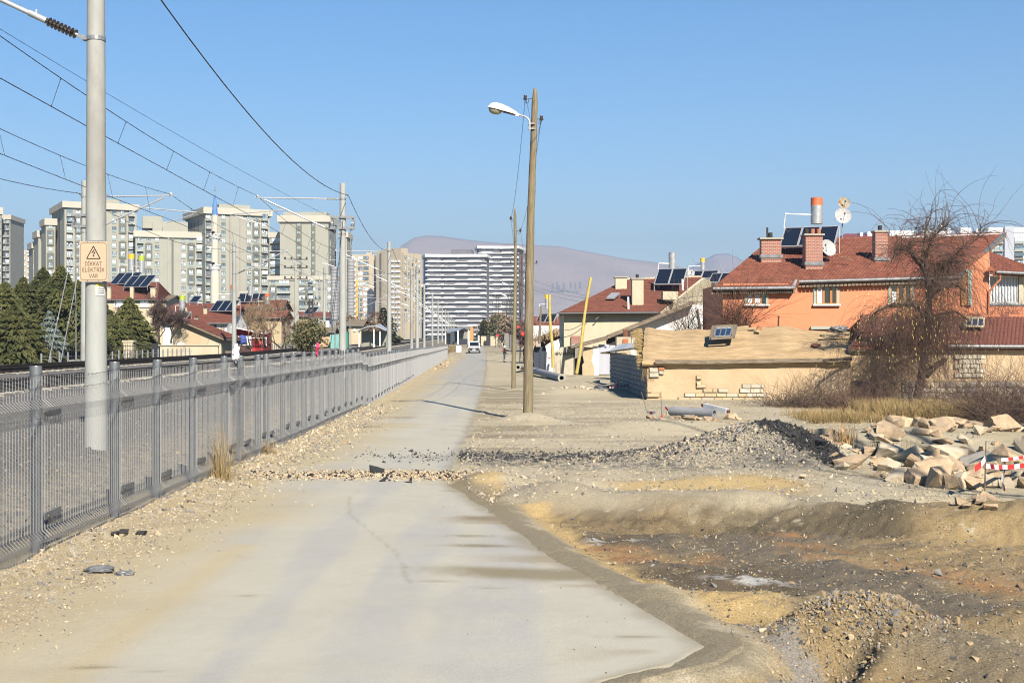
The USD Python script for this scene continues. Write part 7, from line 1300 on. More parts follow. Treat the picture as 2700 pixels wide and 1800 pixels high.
ST = dict(head=(0, -.02, 1.62), neck=(0, 0, 1.48), pel=(0, 0, .95), shL=(-.19, 0, 1.42), shR=(.19, 0, 1.42), elL=(-.23, -.05, 1.14), wrL=(-.20, -.22, .95), elR=(.22, -.27, 1.30), wrR=(.17, -.52, 1.28), hipL=(-.09, 0, .92), hipR=(.09, 0, .92), knL=(-.10, -.02, .5), knR=(.10, .0, .5), anL=(-.1, .02, .09), anR=(.1, .04, .09))
person('worker in dark clothes with red back vest and white helmet pointing to the right', (X(1330, 137), 137, float(zg(X(1330, 137), 137))), 92, ST, NAVY, DENIM, True)
person('worker with white helmet standing half hidden behind the rusty pylon', (X(1383, 132), 132, float(zg(X(1383, 132), 132))), 60, {**ST, 'elR': (.24, -.1, 1.12), 'wrR': (.2, -.3, 1.05)}, DENIM, NAVY)
person('worker with white helmet crouching by the dark gate right of the lamp pole', (X(1411, 93), 93, float(zg(X(1411, 93), 93)) - .02), -60, dict(head=(0, -.32, 1.02), neck=(0, -.22, .92), pel=(0, .08, .45), shL=(-.19, -.2, .86), shR=(.19, -.2, .86), elL=(-.22, -.38, .62), wrL=(-.12, -.55, .55), elR=(.22, -.38, .62), wrR=(.12, -.56, .5), hipL=(-.1, .08, .42), hipR=(.1, .08, .42), knL=(-.14, -.32, .50), knR=(.14, -.30, .48), anL=(-.12, -.12, .09), anR=(.12, -.1, .09)), DENIM, DENIM)
def zgp(u, y): return float(zg(X(u, y), y))
b = MB(); b.lathe((X(1422, 90), 90, zgp(1422, 90)), [(.2, 0), (.2, .04), (.13, .05), (.02, .7), (.001, .7)], 12); obj('traffic_cone', b, plain('cone_orange_look', (.8, .10, .03), .5), label='orange traffic cone before the dark sheet gate', cat='traffic cone')
# ---------------------------------------------------------------- concrete pipes
def pipe(label, p0, p1, r, m='pipe', collar=True):
    t = thing('concrete_pipe', label, 'concrete pipe'); p0, p1 = np.asarray(p0, float), np.asarray(p1, float); d = (p1 - p0) / np.linalg.norm(p1 - p0)
    def shell(a, b_, ro, ri):
        q = MB(); q.tube([a, b_], [ro, ro], 28, False); q.tube([b_, a], [ri, ri], 28, False)
        for e, o in ((a, 1), (b_, 0)):
            s = MB(); s.tube([e, e + d * 1e-3], [ro, ro], 28, False); i = MB(); i.tube([e, e + d * 1e-3], [ri, ri], 28, False); V = np.vstack([s.V[0][:28], i.V[0][:28]]); k = np.arange(28); k2 = (k + 1) % 28; F = np.stack([k, k2, k2 + 28, k + 28], 1); q.add(V, F if o else F[:, ::-1])
        return q
    obj('barrel', shell(p0, p1, r, r * .62), K[m], t, smooth=35)
    if collar: obj('collar', shell(p0 - d * .02, p0 + d * .22, r * 1.10, r * .6), K['cap'], t, smooth=35)
    return t
y = 70; pipe('long grey concrete pipe lying beside the lamp pole, nearest to the lane', P(1481, 996, y), P(1392, 972, 88), .20); pipe('smaller grey concrete pipe behind the long one', P(1473, 978, 82), P(1418, 963, 96), .11); pipe('whitish pipe lying between the two wooden poles', P(1366, 968, 92), P(1402, 962, 105), .2, 'cap', False); pipe('pale pipe behind the smaller grey concrete pipe', P(1418, 968, 93), P(1446, 957, 104), .09, 'cap', False)
y = 57.0; z0 = zgp(1603, y); pipe('short concrete pipe under the striped planks beside the block side wall', P(1604, 1019, y), P(1572, 1021, y + 2.5), .10, 'cap', False)
def plank(label, p0, p1, w, h, m='white', stripes=0):
    t = thing('barrier_plank', label, 'barrier plank'); b = MB(); b.beam(p0, p1, w, h); obj('board', b, K[m], t); p0, p1 = np.asarray(p0, float), np.asarray(p1, float)
    for i in range(stripes): s = MB(); a, c = p0 + (p1 - p0) * (i + .2) / stripes, p0 + (p1 - p0) * (i + .6) / stripes; s.beam(a, c, w * 1.06, h * 1.04); obj('red_stripe', s, K['red'], t)
    return t
plank('white slotted board lying across the short concrete pipe', P(1583, 1005, y - .2), P(1620, 1012, y - .4), .12, .10, 'cap'); plank('long red and white striped plank leaning beside the block side wall', P(1608, 1022, y - .8), P(1658, 1014, y + .5), .05, .07, 'white', 6); plank('short red and white striped plank leaning up on the long one', P(1612, 1022, y - .6), P(1630, 1013, y), .05, .07, 'white', 4); plank('upright white plank standing on the striped planks', P(1624, 1015, y), P(1629, 1001, y + .1), .05, .08, 'white', 2); plank('red and white upright end of the long plank', P(1655, 1014, y + .5), P(1659, 1008, y + .5), .05, .07, 'white', 1)
b = MB(); b.beam(P(1568, 1027, y - .5), P(1600, 1024, y - .3), .3, .06); b.beam(P(1575, 1016, y), P(1590, 1026, y - .4), .2, .05); obj('dark_boards', b, K['gutter'], label='dark boards under the white slotted board', cat='boards')
y = 36.0; pipe('grey plastic pipe lying on broken stones in front of the mud barn', P(1884, 1089, y - .6), P(1768, 1083, y + .5), .125, 'pipe', False)
t = thing('marker_bar', 'white bar with dark red ball ends lying on the grey pipe', 'marker'); b = MB(); b.beam(P(1857, 1069, y), P(1917, 1083, y - .8), .10, .13); obj('bar', b, K['white'], t)
for (u, v, yy) in ((1853, 1068, y), (1919, 1084, y - .8)): b = MB(); b.sphere(P(u, v, yy), .05, 2); b.tube([P(u, v, yy) - [.03, 0, 0], P(u, v, yy) + [.05, .02, 0]], .04, 10); obj('ball_end', b, plain('dark_red_look', (.12, .015, .02), .25), t)
# ================================================================ rubble, stones
g = np.random.default_rng(17); PROTO = []
def stone_mesh(seed, asp):
    q = np.random.default_rng(seed); p = q.uniform(-1, 1, (16, 3)) * asp; p = np.sign(p) * np.abs(p / asp) ** .55 * asp; m = trimesh.convex.convex_hull(p); m.apply_scale(1.0 / m.extents.max()); m = m.subdivide().subdivide(); v = m.vertices; m.vertices = v * (1 + .16 * (meshkit.fbm(v * 5 + seed, 3, seed)[:, None] - .5)) + .045 * (meshkit.fbm(v * 11 + seed, 2, seed + 1)[:, None] - .5) * np.array([1, -1, .6]); return m
def hz(x, y): return float(hground(np.array([x]), np.array([y]))[0])
def add_stone(label, group, x, y, s, m, k, sink=.25, name='stone'):
    key = (m, k, name)
    z = hz(x, y) + s * .22 * (1 - 2 * sink)
    for P_ in PROTO:
        if P_[0] == key: return dup(P_[1], label, (x, y, z), float(g.uniform(0, 360)), group, s)
    asp = [(.6, .42, .25), (.55, .45, .36), (.7, .36, .16), (.5, .4, .3), (.62, .5, .18), (.45, .4, .4)][k % 6]; sm = stone_mesh(900 + k * 7 + len(m), np.array(asp)); a = g.uniform(-.5, .5, 2); mb = MB().tm(sm); mb.rot(a[0], 'x'); mb.rot(a[1], 'y'); t = thing(name, label, 'stone' if name == 'stone' else 'asphalt lump', (x, y, z), float(g.uniform(0, 360)), group, None, s); obj('rock', mb, K[m], t); PROTO.append((key, t)); return t
def at(u, v, h=.15):
    y = (CAM_H - h) * FPX / (v - 900); return X(u, y), y
n = 0
while n < 222:
    u = 2080 + 680 * g.random() ** .8; v = g.uniform(1118, 1238); lo = np.interp(u, [2080, 2200, 2400, 2760], [1112, 1120, 1118, 1105]); hi = np.interp(u, [2080, 2200, 2330, 2480, 2760], [1165, 1196, 1215, 1236, 1240])
    if not lo < v < hi: continue
    x, y = at(u, v, .3); s = float(np.clip(g.lognormal(-1.12, .40), .11, .55)) * (1.0 if u > 2330 else .62); zone = 0 if u < 2300 else (1 if u < 2500 else 2)
    add_stone(('tan broken stone at the left end of the rubble heap', 'tan broken stone in the middle of the rubble heap before the dry grass', 'tan broken stone in the right part of the rubble heap')[zone], ('rubble heap, left end', 'rubble heap, middle', 'rubble heap, right part')[zone], x, y, s, 'stone' if g.random() < .72 else 'stone_pale', int(g.integers(0, 12)), .12); n += 1
for (u, v, s, lab) in ((2325, 1150, .8, 'tall upright wedge-shaped stone in the rubble heap'), (2495, 1180, .85, 'big pale square stone block near the tape in the rubble heap'), (2570, 1190, .6, 'grey jagged stone beside the pale square block'), (2535, 1105, .9, 'dark upright stone against the shaded bush'), (2640, 1140, .8, 'large rounded stone at the top of the rubble heap'), (2250, 1190, .75, 'large flat stone at the foot of the dry reeds'), (1820, 1112, .7, 'white painted concrete slab in front of the grey pipe')):
    s *= .8; x, y = at(u, v, .3 if u != 1820 else .1); m_ = {2495: 'stone_pale', 2570: 'block_grey', 2535: 'stone', 1820: 'cap'}.get(u, 'stone'); k_ = {2495: 7, 1820: 8}.get(u, int(g.integers(0, 6))); add_stone(lab, None, x, y, s, m_, k_ + 12, .12)
for i in range(32):
    u = g.uniform(1690, 2060); v = np.interp(u, [1690, 2060], [1092, 1112]) + g.uniform(-16, 22); x, y = at(u, v, .12); add_stone('small tan stone in the row of rubble before the mud barn', 'rubble before the mud barn', x, y, float(np.clip(g.lognormal(-1.45, .4), .1, .45)), 'stone', int(g.integers(0, 12)), .2)
for i in range(16):
    u = g.uniform(2500, 2690); v = 1300 + g.uniform(-18, 22) - .02 * (u - 2500); x, y = at(u, v, .25); add_stone('tan clod of earth around the foot of the taped stakes', 'clods at the taped stakes', x, y, float(g.uniform(.12, .3)), 'stone', int(g.integers(0, 12)), .2)
for (u, v, s) in ((1755, 1098, .42), (1805, 1098, .38), (2117, 1229, .22)): x, y = at(u, v, .2); add_stone({1755: 'tan stone block leaning on the left end of the grey pipe', 1805: 'tan stone block standing upright on the grey pipe', 2117: 'lone tan stone before the dark side of the gravel heap'}[u], None, x, y, s, 'stone_pale', 20, .1)
for (u, v, s, lab) in ((325, 1402, .085, 'black asphalt lump beside the fence foot, middle of three'), (372, 1400, .08, 'black asphalt lump beside the fence foot, right of three'), (303, 1408, .08, 'black asphalt lump beside the fence foot, left of three'), (987, 1241, .2, 'black asphalt lump on the gravel across the lane, left of two'), (1072, 1265, .14, 'black asphalt lump on the gravel across the lane, right of two'), (1010, 1262, .12, 'flat black asphalt lump in the middle of the gravel across the lane')):
    x, y = at(u, v, .06); t_ = add_stone(lab, None, x, y, s * 1.45, 'asphalt_chunk', int(g.integers(0, 4)), .15, 'asphalt_lump')
for i in range(22):
    u, v = g.uniform(1010, 1250), g.uniform(870, 1000); y = g.uniform(95, 160); x = float(xf(y)) + .35 + abs(g.normal(0, .35)); add_stone('tan stone heaped along the foot of the far fence', 'stones along the far fence', x, y, float(g.uniform(.15, .4)), 'stone', int(g.integers(0, 12)), .2)
for i in range(14):
    x, y = 2.6 + g.normal(0, .9), 56 + g.normal(0, 1.0); add_stone('pale clod in the small heap before the concrete pipes', 'clods before the pipes', float(x), float(y), float(g.uniform(.12, .3)), 'stone_pale', int(g.integers(0, 12)), .25)
# loose gravel: uncountable
def gravel(name, label, pts, sizes, mats, seed):
    q = np.random.default_rng(seed); pi = UsdGeom.PointInstancer.Define(stage, _free('/World', name)); paths = []
    for k, m in enumerate(mats):
        s = trimesh.convex.convex_hull(np.random.default_rng(seed + k).normal(0, 1, (11, 3)) * [.62, .5, .36]); s.apply_scale(1 / s.extents.max()); me = usdkit.mesh(stage, f'{pi.GetPath()}/pebble_{k:03d}' if k else f'{pi.GetPath()}/pebble', s, K[m]); paths.append(me.GetPath())
    pi.CreatePrototypesRel().SetTargets(paths); n = len(pts); z = hground(pts[:, 0], pts[:, 1]); on = (pts[:, 0] > xf(pts[:, 1]) + .6) & (pts[:, 0] < xr(pts[:, 1])); z = np.where(on, np.maximum(z, hfar(pts[:, 1]) + .02), z)
    pi.CreatePositionsAttr(Vt.Vec3fArray.FromNumpy(np.stack([pts[:, 0], pts[:, 1], z + sizes * .12], 1).astype(np.float32))); pi.CreateProtoIndicesAttr(Vt.IntArray.FromNumpy(q.integers(0, len(mats), n).astype(np.int32))); pi.CreateScalesAttr(Vt.Vec3fArray.FromNumpy(np.repeat(sizes[:, None], 3, 1).astype(np.float32)))
    a = q.normal(0, 1, (n, 4)); a /= np.linalg.norm(a, axis=1, keepdims=True); pi.CreateOrientationsAttr(Vt.QuathArray([Gf.Quath(float(w), float(i), float(j), float(k)) for w, i, j, k in a])); tag(pi.GetPrim(), label, 'gravel', None, 'stuff')
q = np.random.default_rng(23)
def rnd(n, ymin, ymax): return ymin * (ymax / ymin) ** q.random(n)
y_ = rnd(9000, 9, 44); x_ = xf(y_) + .05 + np.abs(q.normal(0, .62, 9000)); gravel('fence_gravel', 'yellowish gravel strewn along the fence foot', np.stack([x_, y_], 1), q.lognormal(-3.75, .45, 9000) * np.clip(y_ / 16, .8, 1.8), ['pebble', 'pebble', 'stone_pale', 'block_grey'], 1)
y_ = rnd(11000, 8.6, 17); x_ = xr(y_) + .5 + q.random(11000) * 5.2; gravel('dug_gravel', 'mixed stones in the dug-over earth', np.stack([x_, y_], 1), q.lognormal(-4.25, .55, 11000), ['clod', 'clod', 'pebble', 'clod', 'rock_dark', 'block_grey'], 2)
m_ = q.normal(0, 1, (5000, 2)) * [.34, .26] + [2.75, 10.05]; gravel('mound_gravel', 'pebbles on the near gravel mound', m_, q.lognormal(-4.0, .5, 5000), ['clod', 'clod', 'pebble', 'clod', 'block_grey', 'clod', 'rock_dark'], 3)
y_ = rnd(16000, 17.5, 48); x_ = xr(y_) + .1 + q.random(16000) ** 1.2 * np.clip(y_ * .42, 0, 14); gravel('terrace_gravel', 'pale gravel strewn over the trodden ground', np.stack([x_, y_], 1), q.lognormal(-3.65, .45, 16000), ['stone_pale', 'pebble', 'block_grey'], 4)
m_ = q.normal(0, 1, (7000, 2)) * [1.0, .75] + [4.1, 24.3]; gravel('heap_gravel', 'pale crushed stone on the gravel heap', m_, q.lognormal(-3.45, .42, 7000), ['stone_pale', 'pebble', 'block_grey', 'rock_dark'], 5)
m_ = np.stack([4.65 + 1.3 * q.random(3600), 0 * q.random(3600)], 1); m_[:, 1] = 24.5 - 1.05 * (m_[:, 0] - 4.65) + q.normal(0, .24, 3600); gravel('asphalt_crumbs', 'black asphalt crumbs down the right flank of the gravel heap', m_, q.lognormal(-3.2, .45, 3600), ['asphalt_chunk'], 6)
m_ = np.stack([q.uniform(-3.0, 5.6, 5200), 24.9 + q.normal(0, .62, 5200)], 1); w_ = q.random(5200) < np.where(m_[:, 0] < -1, .22, 1.0); m_ = m_[w_]; gravel('asphalt_crumbs', 'dark asphalt crumbs in a band across the lane edge', m_, q.lognormal(-3.6, .5, len(m_)), ['asphalt_chunk', 'rock_dark'], 7)
m_ = np.stack([-2.25 + 1.45 * np.clip(q.normal(0, .6, 5200), -1.5, 1.6), 21.3 + q.normal(0, .35, 5200)], 1); gravel('lane_gravel', 'yellow gravel spilled across the lane', m_, q.lognormal(-3.55, .45, 5200), ['pebble', 'stone_pale', 'stone', 'asphalt_chunk'], 8)
m_ = np.stack([q.uniform(-3.6, 1.0, 500), rnd(500, 8.6, 30)], 1); m_ = m_[m_[:, 0] < xr(m_[:, 1])]; gravel('lane_grit', 'scattered grit on the asphalt', m_, q.lognormal(-4.5, .35, len(m_)), ['rock_dark', 'pebble'], 9)
y_ = rnd(12000, 13, 40); x_ = xf(y_) - .3 - q.random(12000) * 4.6; gravel('trackside_gravel', 'grey and white gravel between fence and ballast', np.stack([x_, y_], 1), q.lognormal(-3.75, .4, 12000), ['block_grey', 'rock_dark', 'rock_dark', 'rock_dark', 'clod'], 10)
# ================================================================ plants on the right
def arcs(g, n, base, spread, H, L, grav, r0=.008, nseg=8, up=1.0, out=None, rend=.3):
    P0, P1, R0, R1 = [], [], [], []; base = np.asarray(base, float)
    p = base[g.integers(0, len(base), n)] + g.normal(0, 1, (n, 3)) * spread; a = g.uniform(0, 2 * np.pi, n); o = g.uniform(.2, 1.0, n) * (out or 1.0); d = np.stack([np.cos(a) * o, np.sin(a) * o, np.full(n, up) * g.uniform(.4, 1.2, n)], 1); d /= np.linalg.norm(d, axis=1, keepdims=True); ln = L * g.uniform(.5, 1.25, n) / nseg
    for i in range(nseg):
        d = d + g.normal(0, .16, (n, 3)); d[:, 2] -= grav * g.uniform(.6, 1.4, n); d /= np.linalg.norm(d, axis=1, keepdims=True); q_ = p + d * ln[:, None]; f0, f1 = 1 - (1 - rend) * i / nseg, 1 - (1 - rend) * (i + 1) / nseg; P0.append(p); P1.append(q_); R0.append(np.full(n, r0 * f0)); R1.append(np.full(n, r0 * f1)); p = q_
    return np.vstack(P0), np.vstack(P1), np.concatenate(R0), np.concatenate(R1)
def above(a, zmin):
    P0, P1, R0, R1 = a; k = (P1[:, 2] > zmin) & (P0[:, 2] > zmin); return P0[k], P1[k], R0[k], R1[k]
def weeping():
    y = 47.5; t = thing('weeping_tree', 'large leafless weeping tree with tangled hanging branches before the tiled shed', 'tree', (0, 0, 0)); g = np.random.default_rng(5); k = MB()
    def Q(u, v, dy=0): return P(u, v, y + dy)
    limbs_ = [([Q(2418, 1050), Q(2432, 985), Q(2441, 900), Q(2444, 850), Q(2450, 790), Q(2447, 745), Q(2443, 725), Q(2428, 698), Q(2405, 672), Q(2398, 640)], .17, .06), ([Q(2440, 990, .2), Q(2462, 968, .3), Q(2492, 948, .5)], .14, .09), ([Q(2450, 780), Q(2466, 735, .2), Q(2482, 708, .3), Q(2500, 690, .4), Q(2530, 690, .5)], .09, .04), ([Q(2443, 728), Q(2440, 690), Q(2446, 655), Q(2462, 625), Q(2480, 605), Q(2500, 592)], .07, .025), ([Q(2428, 698), Q(2436, 650, -.3), Q(2440, 610, -.3), Q(2452, 575, -.2)], .05, .02), ([Q(2446, 850), Q(2425, 812, -.5), Q(2395, 800, -.8), Q(2350, 802, -1.0), Q(2305, 825, -1.2), Q(2285, 850, -1.2)], .09, .03), ([Q(2405, 672), Q(2385, 655, -.3), Q(2362, 658, -.4), Q(2350, 690, -.5)], .045, .02), ([Q(2450, 790), Q(2478, 760, -.5), Q(2515, 745, -.7), Q(2545, 770, -.8)], .06, .025), ([Q(2444, 860, .4), Q(2470, 830, .8), Q(2520, 820, 1.0), Q(2560, 850, 1.0)], .07, .03), ([Q(2500, 690), Q(2530, 660), Q(2565, 640), Q(2590, 610)], .03, .01)]
    nodes = []
    for pts, r0, r1 in limbs_:
        pts = np.array(pts); s = np.linspace(0, 1, len(pts)); ss = np.linspace(0, 1, len(pts) * 5); c = np.stack([np.interp(ss, s, pts[:, i]) for i in range(3)], 1); c[1:-1] = (c[:-2] + c[1:-1] + c[2:]) / 3; c[:, :2] += .03 * (meshkit.noise(c * 2.0, 3)[:, None] - .5); k.tube(c, np.linspace(r0, r1, len(c)), 10); nodes.append(c)
    obj('trunk', k, K['bark'], t, smooth=True)
    up = np.vstack([nodes[3], nodes[4], nodes[6], nodes[0][-8:], nodes[9]]); dense = np.vstack([nodes[2], nodes[7], nodes[2], nodes[2]]); low = np.vstack([nodes[5], nodes[8], nodes[0][12:22]]); b = MB(); c = MB(); d = MB()
    b.segs(*arcs(g, 210, up, .05, 0, 2.4, .22, .012, 10, .9)); b.segs(*arcs(g, 260, up, .2, 0, 1.3, .18, .006, 8, .6))
    b.segs(*arcs(g, 26, up, .1, 0, 2.6, .05, .011, 10, 1.6, .6))
    b.segs(*arcs(g, 520, dense, .22, 0, 2.0, .30, .0065, 9, .3)); b.segs(*above(arcs(g, 230, np.vstack([dense, nodes[8]]), .25, 0, 3.4, .34, .0065, 11, .2), -.1))
    zmin = float(P(0, 1068, y)[2]); c.segs(*above(arcs(g, 430, low, .2, 0, 3.3, .40, .0065, 12, .3), zmin)); c.segs(*above(arcs(g, 260, np.vstack([nodes[0][10:24], nodes[5]]), .25, 0, 3.0, .38, .006, 11, .4), zmin))
    d.segs(*above(arcs(g, 520, np.vstack([nodes[0][4:16] - [.6, .3, 0], nodes[0][4:16], nodes[0][2:12] - [1.2, .2, .2]]), .5, 0, 2.2, .3, .007, 10, .8), zmin))
    obj('upper_branches', b, K['twig'], t, kind='stuff'); obj('hanging_branches', c, K['twig'], t, kind='stuff'); obj('lower_thicket', d, K['twig_red'], t, kind='stuff')
    P0, P1, _, _ = arcs(g, 240, low, .25, 0, 3.4, .34, .006, 12, .5); s = g.choice(len(P0), 900); p = P0[s]; n = len(p); e = g.normal(0, 1, (n, 3)) * [1, 1, .2]; e /= np.linalg.norm(e, axis=1, keepdims=True); V = np.stack([p, p + e * .016 - [0, 0, .05], p - [0, 0, .11], p - e * .016 - [0, 0, .05]], 1).reshape(-1, 3); f = MB(); f.add(V, np.arange(n)[:, None] * 4 + np.arange(4)); obj('dry_leaves', f, K['leaf_yellow'], t, kind='stuff')
weeping()
def bush(label, u0, u1, vb, y, H, n, m, seed, depth=1.2, r=.007, leaf=None, cat='bush', grav=.13):
    g = np.random.default_rng(seed); x0, x1 = X(u0, y), X(u1, y); z = hz((x0 + x1) / 2, y) if vb is None else Z(vb, y); t = thing('bush', label, cat, ((x0 + x1) / 2, y, z)); w = (x1 - x0) / 2; base = np.stack([g.uniform(-w, w, 40), g.uniform(-depth / 2, depth / 2, 40), 0 * g.random(40)], 1); b = MB(); b.segs(*above(arcs(g, n, base, .08, 0, H * 1.45, grav, r, 8, 1.2), -.1)); b.segs(*above(arcs(g, n, base + [0, 0, H * .3], [w * .3, depth * .3, H * .18], 0, H * .6, .1, r * .6, 6, .5), -.1)); obj('stems', b, K[m], t, kind='stuff')
    if leaf: p = base[g.integers(0, 40, 500)] + np.stack([g.normal(0, w * .2, 500), g.normal(0, .2, 500), g.uniform(.05, H * .8, 500)], 1); e = g.normal(0, 1, (500, 3)); e /= np.linalg.norm(e, axis=1, keepdims=True); h = g.normal(0, 1, (500, 3)); h = np.cross(e, h); h /= np.linalg.norm(h, axis=1, keepdims=True); V = np.stack([p - e * .04, p + h * .02, p + e * .04, p - h * .02], 1).reshape(-1, 3); f = MB(); f.add(V, np.arange(500)[:, None] * 4 + np.arange(4)); obj('leaves', f, K[leaf], t, kind='stuff')
bush('low reddish bramble at the foot of the mud barn wall', 1955, 2030, 1098, 46.5, .6, 220, 'twig_red', 41); bush('tangled grey-green bush left of the weeping tree, left part', 2020, 2130, 1108, 44.5, 1.15, 420, 'twig', 42, leaf='leaf_olive'); bush('tangled grey-green bush left of the weeping tree, right part', 2110, 2240, 1110, 43.5, 1.35, 480, 'twig', 43, leaf='leaf_olive'); bush('dark red-brown bush directly under the weeping tree', 2215, 2330, 1105, 42.5, 1.0, 420, 'twig_red', 44); bush('bush of thin brown twigs before the stone plinth of the tiled shed', 2440, 2620, 1095, 44.5, 1.5, 420, 'twig', 45, 1.6); bush('dark tangled bush at the right edge behind the rubble', 2590, 2760, 1140, 36.0, 1.9, 760, 'twig', 46, 2.4); bush('leafless shrub growing on the earth roof ridge before the orange wall', 1905, 1965, 872, 58.5, 2.2, 190, 'twig_red', 47, 1.0, .01, grav=.06); bush('thin leafless shrub left of the ridge pipe before the white lean-to', 1780, 1860, 880, 66, 2.2, 120, 'twig', 48, 1.0, .01, grav=.05); bush('brown shrub before the mud wall beside the yellow slim pole', 1425, 1470, 925, 100, 2.0, 160, 'twig_red', 49, 1.0, .014, grav=.06); bush('bare shrub with arching twigs before the orange veranda', 2600, 2700, 838, 57.0, 1.2, 90, 'twig', 50, .6, .008)
def grass(name, label, pts, h, m, seed, lean=.35, w=.006):
    g = np.random.default_rng(seed); n = len(pts); z = hground(pts[:, 0], pts[:, 1]); p = np.stack([pts[:, 0], pts[:, 1], z - .02], 1); hh = h * g.uniform(.5, 1.2, n); a = g.uniform(0, 2 * np.pi, n); l = g.normal(0, lean, n); T = p + np.stack([np.cos(a) * l * hh, np.sin(a) * l * hh, hh], 1); M_ = p + (T - p) * .55 + np.stack([0 * a, 0 * a, .08 * hh], 1); s = np.stack([np.cos(a + 1.3), np.sin(a + 1.3), 0 * a], 1) * w; V = np.stack([p - s, p + s, M_ + s * .7, M_ - s * .7, T], 1).reshape(-1, 3); i = np.arange(n)[:, None] * 5; b = MB(); b.add(V, np.vstack([i + [0, 1, 2], i + [0, 2, 3], i + [3, 2, 4]])); return obj(name, b, K[m], label=label, cat='dry grass', kind='stuff')
g = np.random.default_rng(61); c_ = np.stack([g.uniform(X(2270, 40), X(2570, 40), 150), g.uniform(36.5, 41.5, 150)], 1); p_ = c_[g.integers(0, 150, 9000)] + g.normal(0, .13, (9000, 2)); grass('dry_grass', 'soft tan dry grass between the weeping tree and the rubble', p_, .46, 'straw', 1, .9, .006)
c_ = np.stack([g.uniform(X(2110, 37), X(2290, 37), 60), g.uniform(35, 39, 60)], 1); p_ = c_[g.integers(0, 60, 3200)] + g.normal(0, .12, (3200, 2)); grass('dry_grass', 'thin low dry grass left of the tan grass patch', p_, .30, 'straw', 2, .9, .006)
def tuft(label, u, v, h, n, m, seed, rad=.12, lean=.3, w=.006):
    x, y = at(u, v, .1); g = np.random.default_rng(seed); p = np.stack([x + g.normal(0, rad, n), y + g.normal(0, rad, n)], 1); t = grass('grass_tuft', label, p, h, m, seed, lean, w); t.ClearCustomDataByKey('kind'); t.SetCustomDataByKey('category', 'grass tuft')
tuft('orange dry reed tuft in the middle of the rubble', 2232, 1186, .5, 90, 'reed', 71, .13); tuft('short dry reed tuft among the rubble, right of the tall one', 2318, 1195, .3, 70, 'straw', 72); tuft('short dry reed tuft at the front edge of the rubble', 2393, 1203, .35, 70, 'straw', 73); tuft('dry weed growing at the fence foot near the fifth post', 583, 1258, .85, 170, 'straw', 74, .10, .75, .003); tuft('small dry weed at the fence foot further on', 700, 1195, .3, 90, 'straw', 75, .1, .5, .005); tuft('dry yellow weed at the far end of the fence', 1188, 935, 1.5, 150, 'straw', 76, .5, .5, .02)
# stakes and red-white tape
def tape(label, pts, w=.07):
    t = thing('barrier_tape', label, 'barrier tape'); g = np.random.default_rng(len(pts)); pts = np.array(pts, float); L = np.r_[0, np.cumsum(np.linalg.norm(np.diff(pts, axis=0), axis=1))]; n = max(6, int(L[-1] / .06)); s = np.linspace(0, L[-1], n); c = np.stack([np.interp(s, L, pts[:, i]) for i in range(3)], 1); c[:, 2] -= .03 * np.sin(np.pi * s / L[-1]); tw = .5 * np.sin(s * 2.3) + meshkit.noise(np.stack([s * 2, 0 * s, 0 * s], 1), 5) - .5; up = np.stack([0 * s, np.sin(tw), np.cos(tw)], 1) * w / 2; R_, W_2 = MB(), MB()
    for i in range(n - 1): (R_ if int(s[i] / .20) % 2 else W_2).add([c[i] - up[i], c[i + 1] - up[i + 1], c[i + 1] + up[i + 1], c[i] + up[i]], [[0, 1, 2, 3]])
    obj('white_band', W_2, K['white'], t); obj('red_band', R_, K['red'], t)
def stake(label, u, v0, v1, y, du=0, r=.012): b = MB(); b.cyl(P(u, v0, y), P(u + du, v1, y), r, r * .8, 6); obj('stake', b, K['wood_old'], label=label, cat='stake')
stake('thin wooden stake holding the tape at the right, left of two', 2596, 1312, 1162, 18.6, 4); stake('thin wooden stake holding the tape at the right, right of two', 2640, 1298, 1216, 19.5, 12); tape('red and white tape strung between the two right stakes and beyond', [P(2597, 1227, 18.6), P(2648, 1226, 19.3), P(2720, 1224, 20)]); tape('loose red and white tape end flapping left of the stakes', [P(2598, 1208, 18.6), P(2585, 1220, 18.4), P(2570, 1236, 18.3)], .09); tape('torn tape knot hanging down on the right stake', [P(2645, 1245, 19.4), P(2640, 1270, 19.4), P(2650, 1288, 19.3)], .12); tape('second red and white tape rising at the right edge', [P(2640, 1212, 19.6), P(2680, 1202, 20), P(2730, 1198, 20.5)], .05)
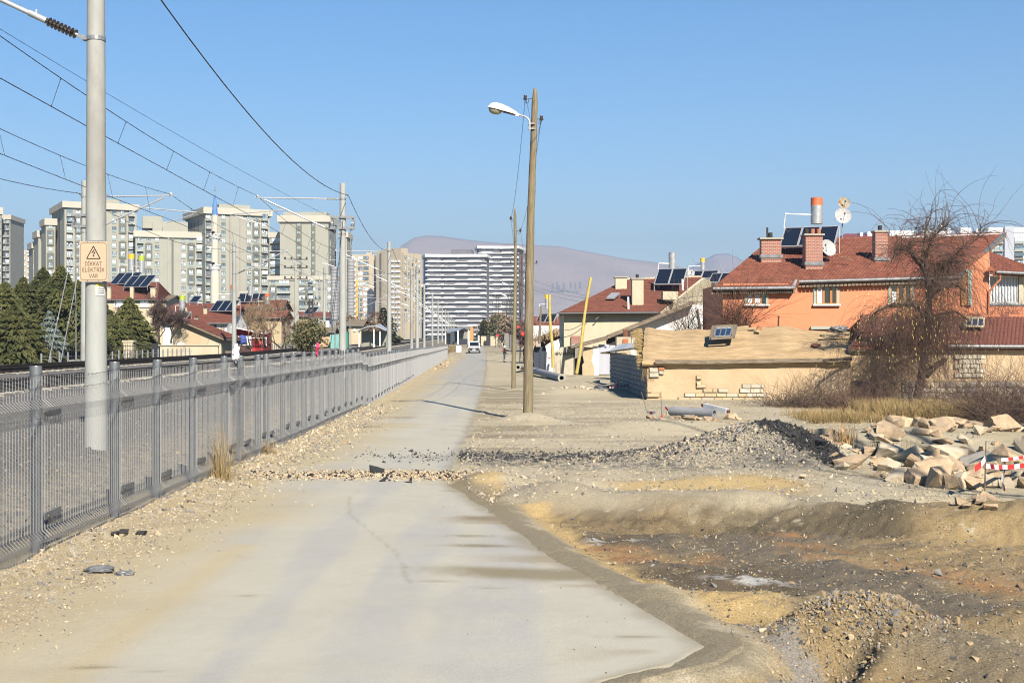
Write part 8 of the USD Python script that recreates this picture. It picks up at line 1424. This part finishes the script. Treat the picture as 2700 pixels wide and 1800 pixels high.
stake('thin leaning stake left of the taped stones before the barn', 1706, 1086, 1032, 39, -15, .01); stake('thin upright stake with tape before the barn', 1744, 1102, 1031, 37.5, -1, .01); tape('red and white tape hanging from the stake over the stones', [P(1744, 1058, 37.5), P(1757, 1075, 37.2), P(1790, 1094, 36.5)], .08); tape('tape bundle around the stake foot', [P(1745, 1075, 37.4), P(1748, 1092, 37.3), P(1744, 1103, 37.2)], .14); tape('short tape end lying on the stones left of the stake', [P(1706, 1085, 38.8), P(1728, 1086, 38.2)], .09)
stake('rusty iron rod standing before the earth bank', 1478, 985, 947, 78, -1, .02); stake('grey iron rod beside the small concrete pipe', 1466, 985, 955, 78, 0, .02)
# a bare poplar outside the right edge throws the long shadow across the ground
bare_tree('tall narrow leafless poplar standing outside the right edge', 1350 + 12.6 / 6.2 * FPX, 0, 0, 6.2, 77, 'twig', .22, 5, 1, z0=0.0, kids=(2, 3), rmin=.012) if False else None
t = thing('poplar', 'tall narrow leafless poplar standing outside the right edge', 'tree', (12.4, 6.6, 0)); rng = random.Random(77); out = []
def pop(p, d, L, r, lev):
    for i in range(5):
        d = d + np.array([rng.gauss(0, .05), rng.gauss(0, .05), .05]); d /= np.linalg.norm(d); q_ = p + d * L / 5; out.append((p, q_, r, r * .86)); p = q_; r *= .86
        if lev and i > 0:
            for _ in range(2): a = rng.uniform(0, 6.28); pop(p, d + np.array([math.cos(a) * .38, math.sin(a) * .38, 0]), L * .42, r * .5, lev - 1)
pop(np.zeros(3), np.array([0, 0, 1.0]), 16.0, .26, 2); a, b = segs_mesh(out, .04); obj('trunk', a, K['bark'], t); obj('crown', b, K['twig'], t, kind='stuff')

for (u, v, sx, lab) in ((265, 1497, .16, 'grey crumpled rag lying on the gravel by the fence'), (330, 1503, .10, 'small grey rag scrap right of the crumpled rag')):
    x, y = at(u, v, .06); obj('rag', crumple((x, y, hz(x, y) + .03), (sx, sx * .6, .035), int(u)), K['gutter'], smooth=True, label=lab, cat='rag')
# ================================================================ the air
hz = MB(); hz.box(-6500, -60, -75, 6500, 9600, 760)
usdkit.material(stage, '/World/Looks/haze_look', {'v': ('principled_volume', {'color': (0.315, 0.40, 0.535), 'density': HAZE_DENSITY, 'anisotropy': 0.0})}, volume='v.volume')
obj('haze', hz, UsdShade.Material.Get(stage, '/World/Looks/haze_look'), kind='stuff')
print('meshes', NMESH[0])
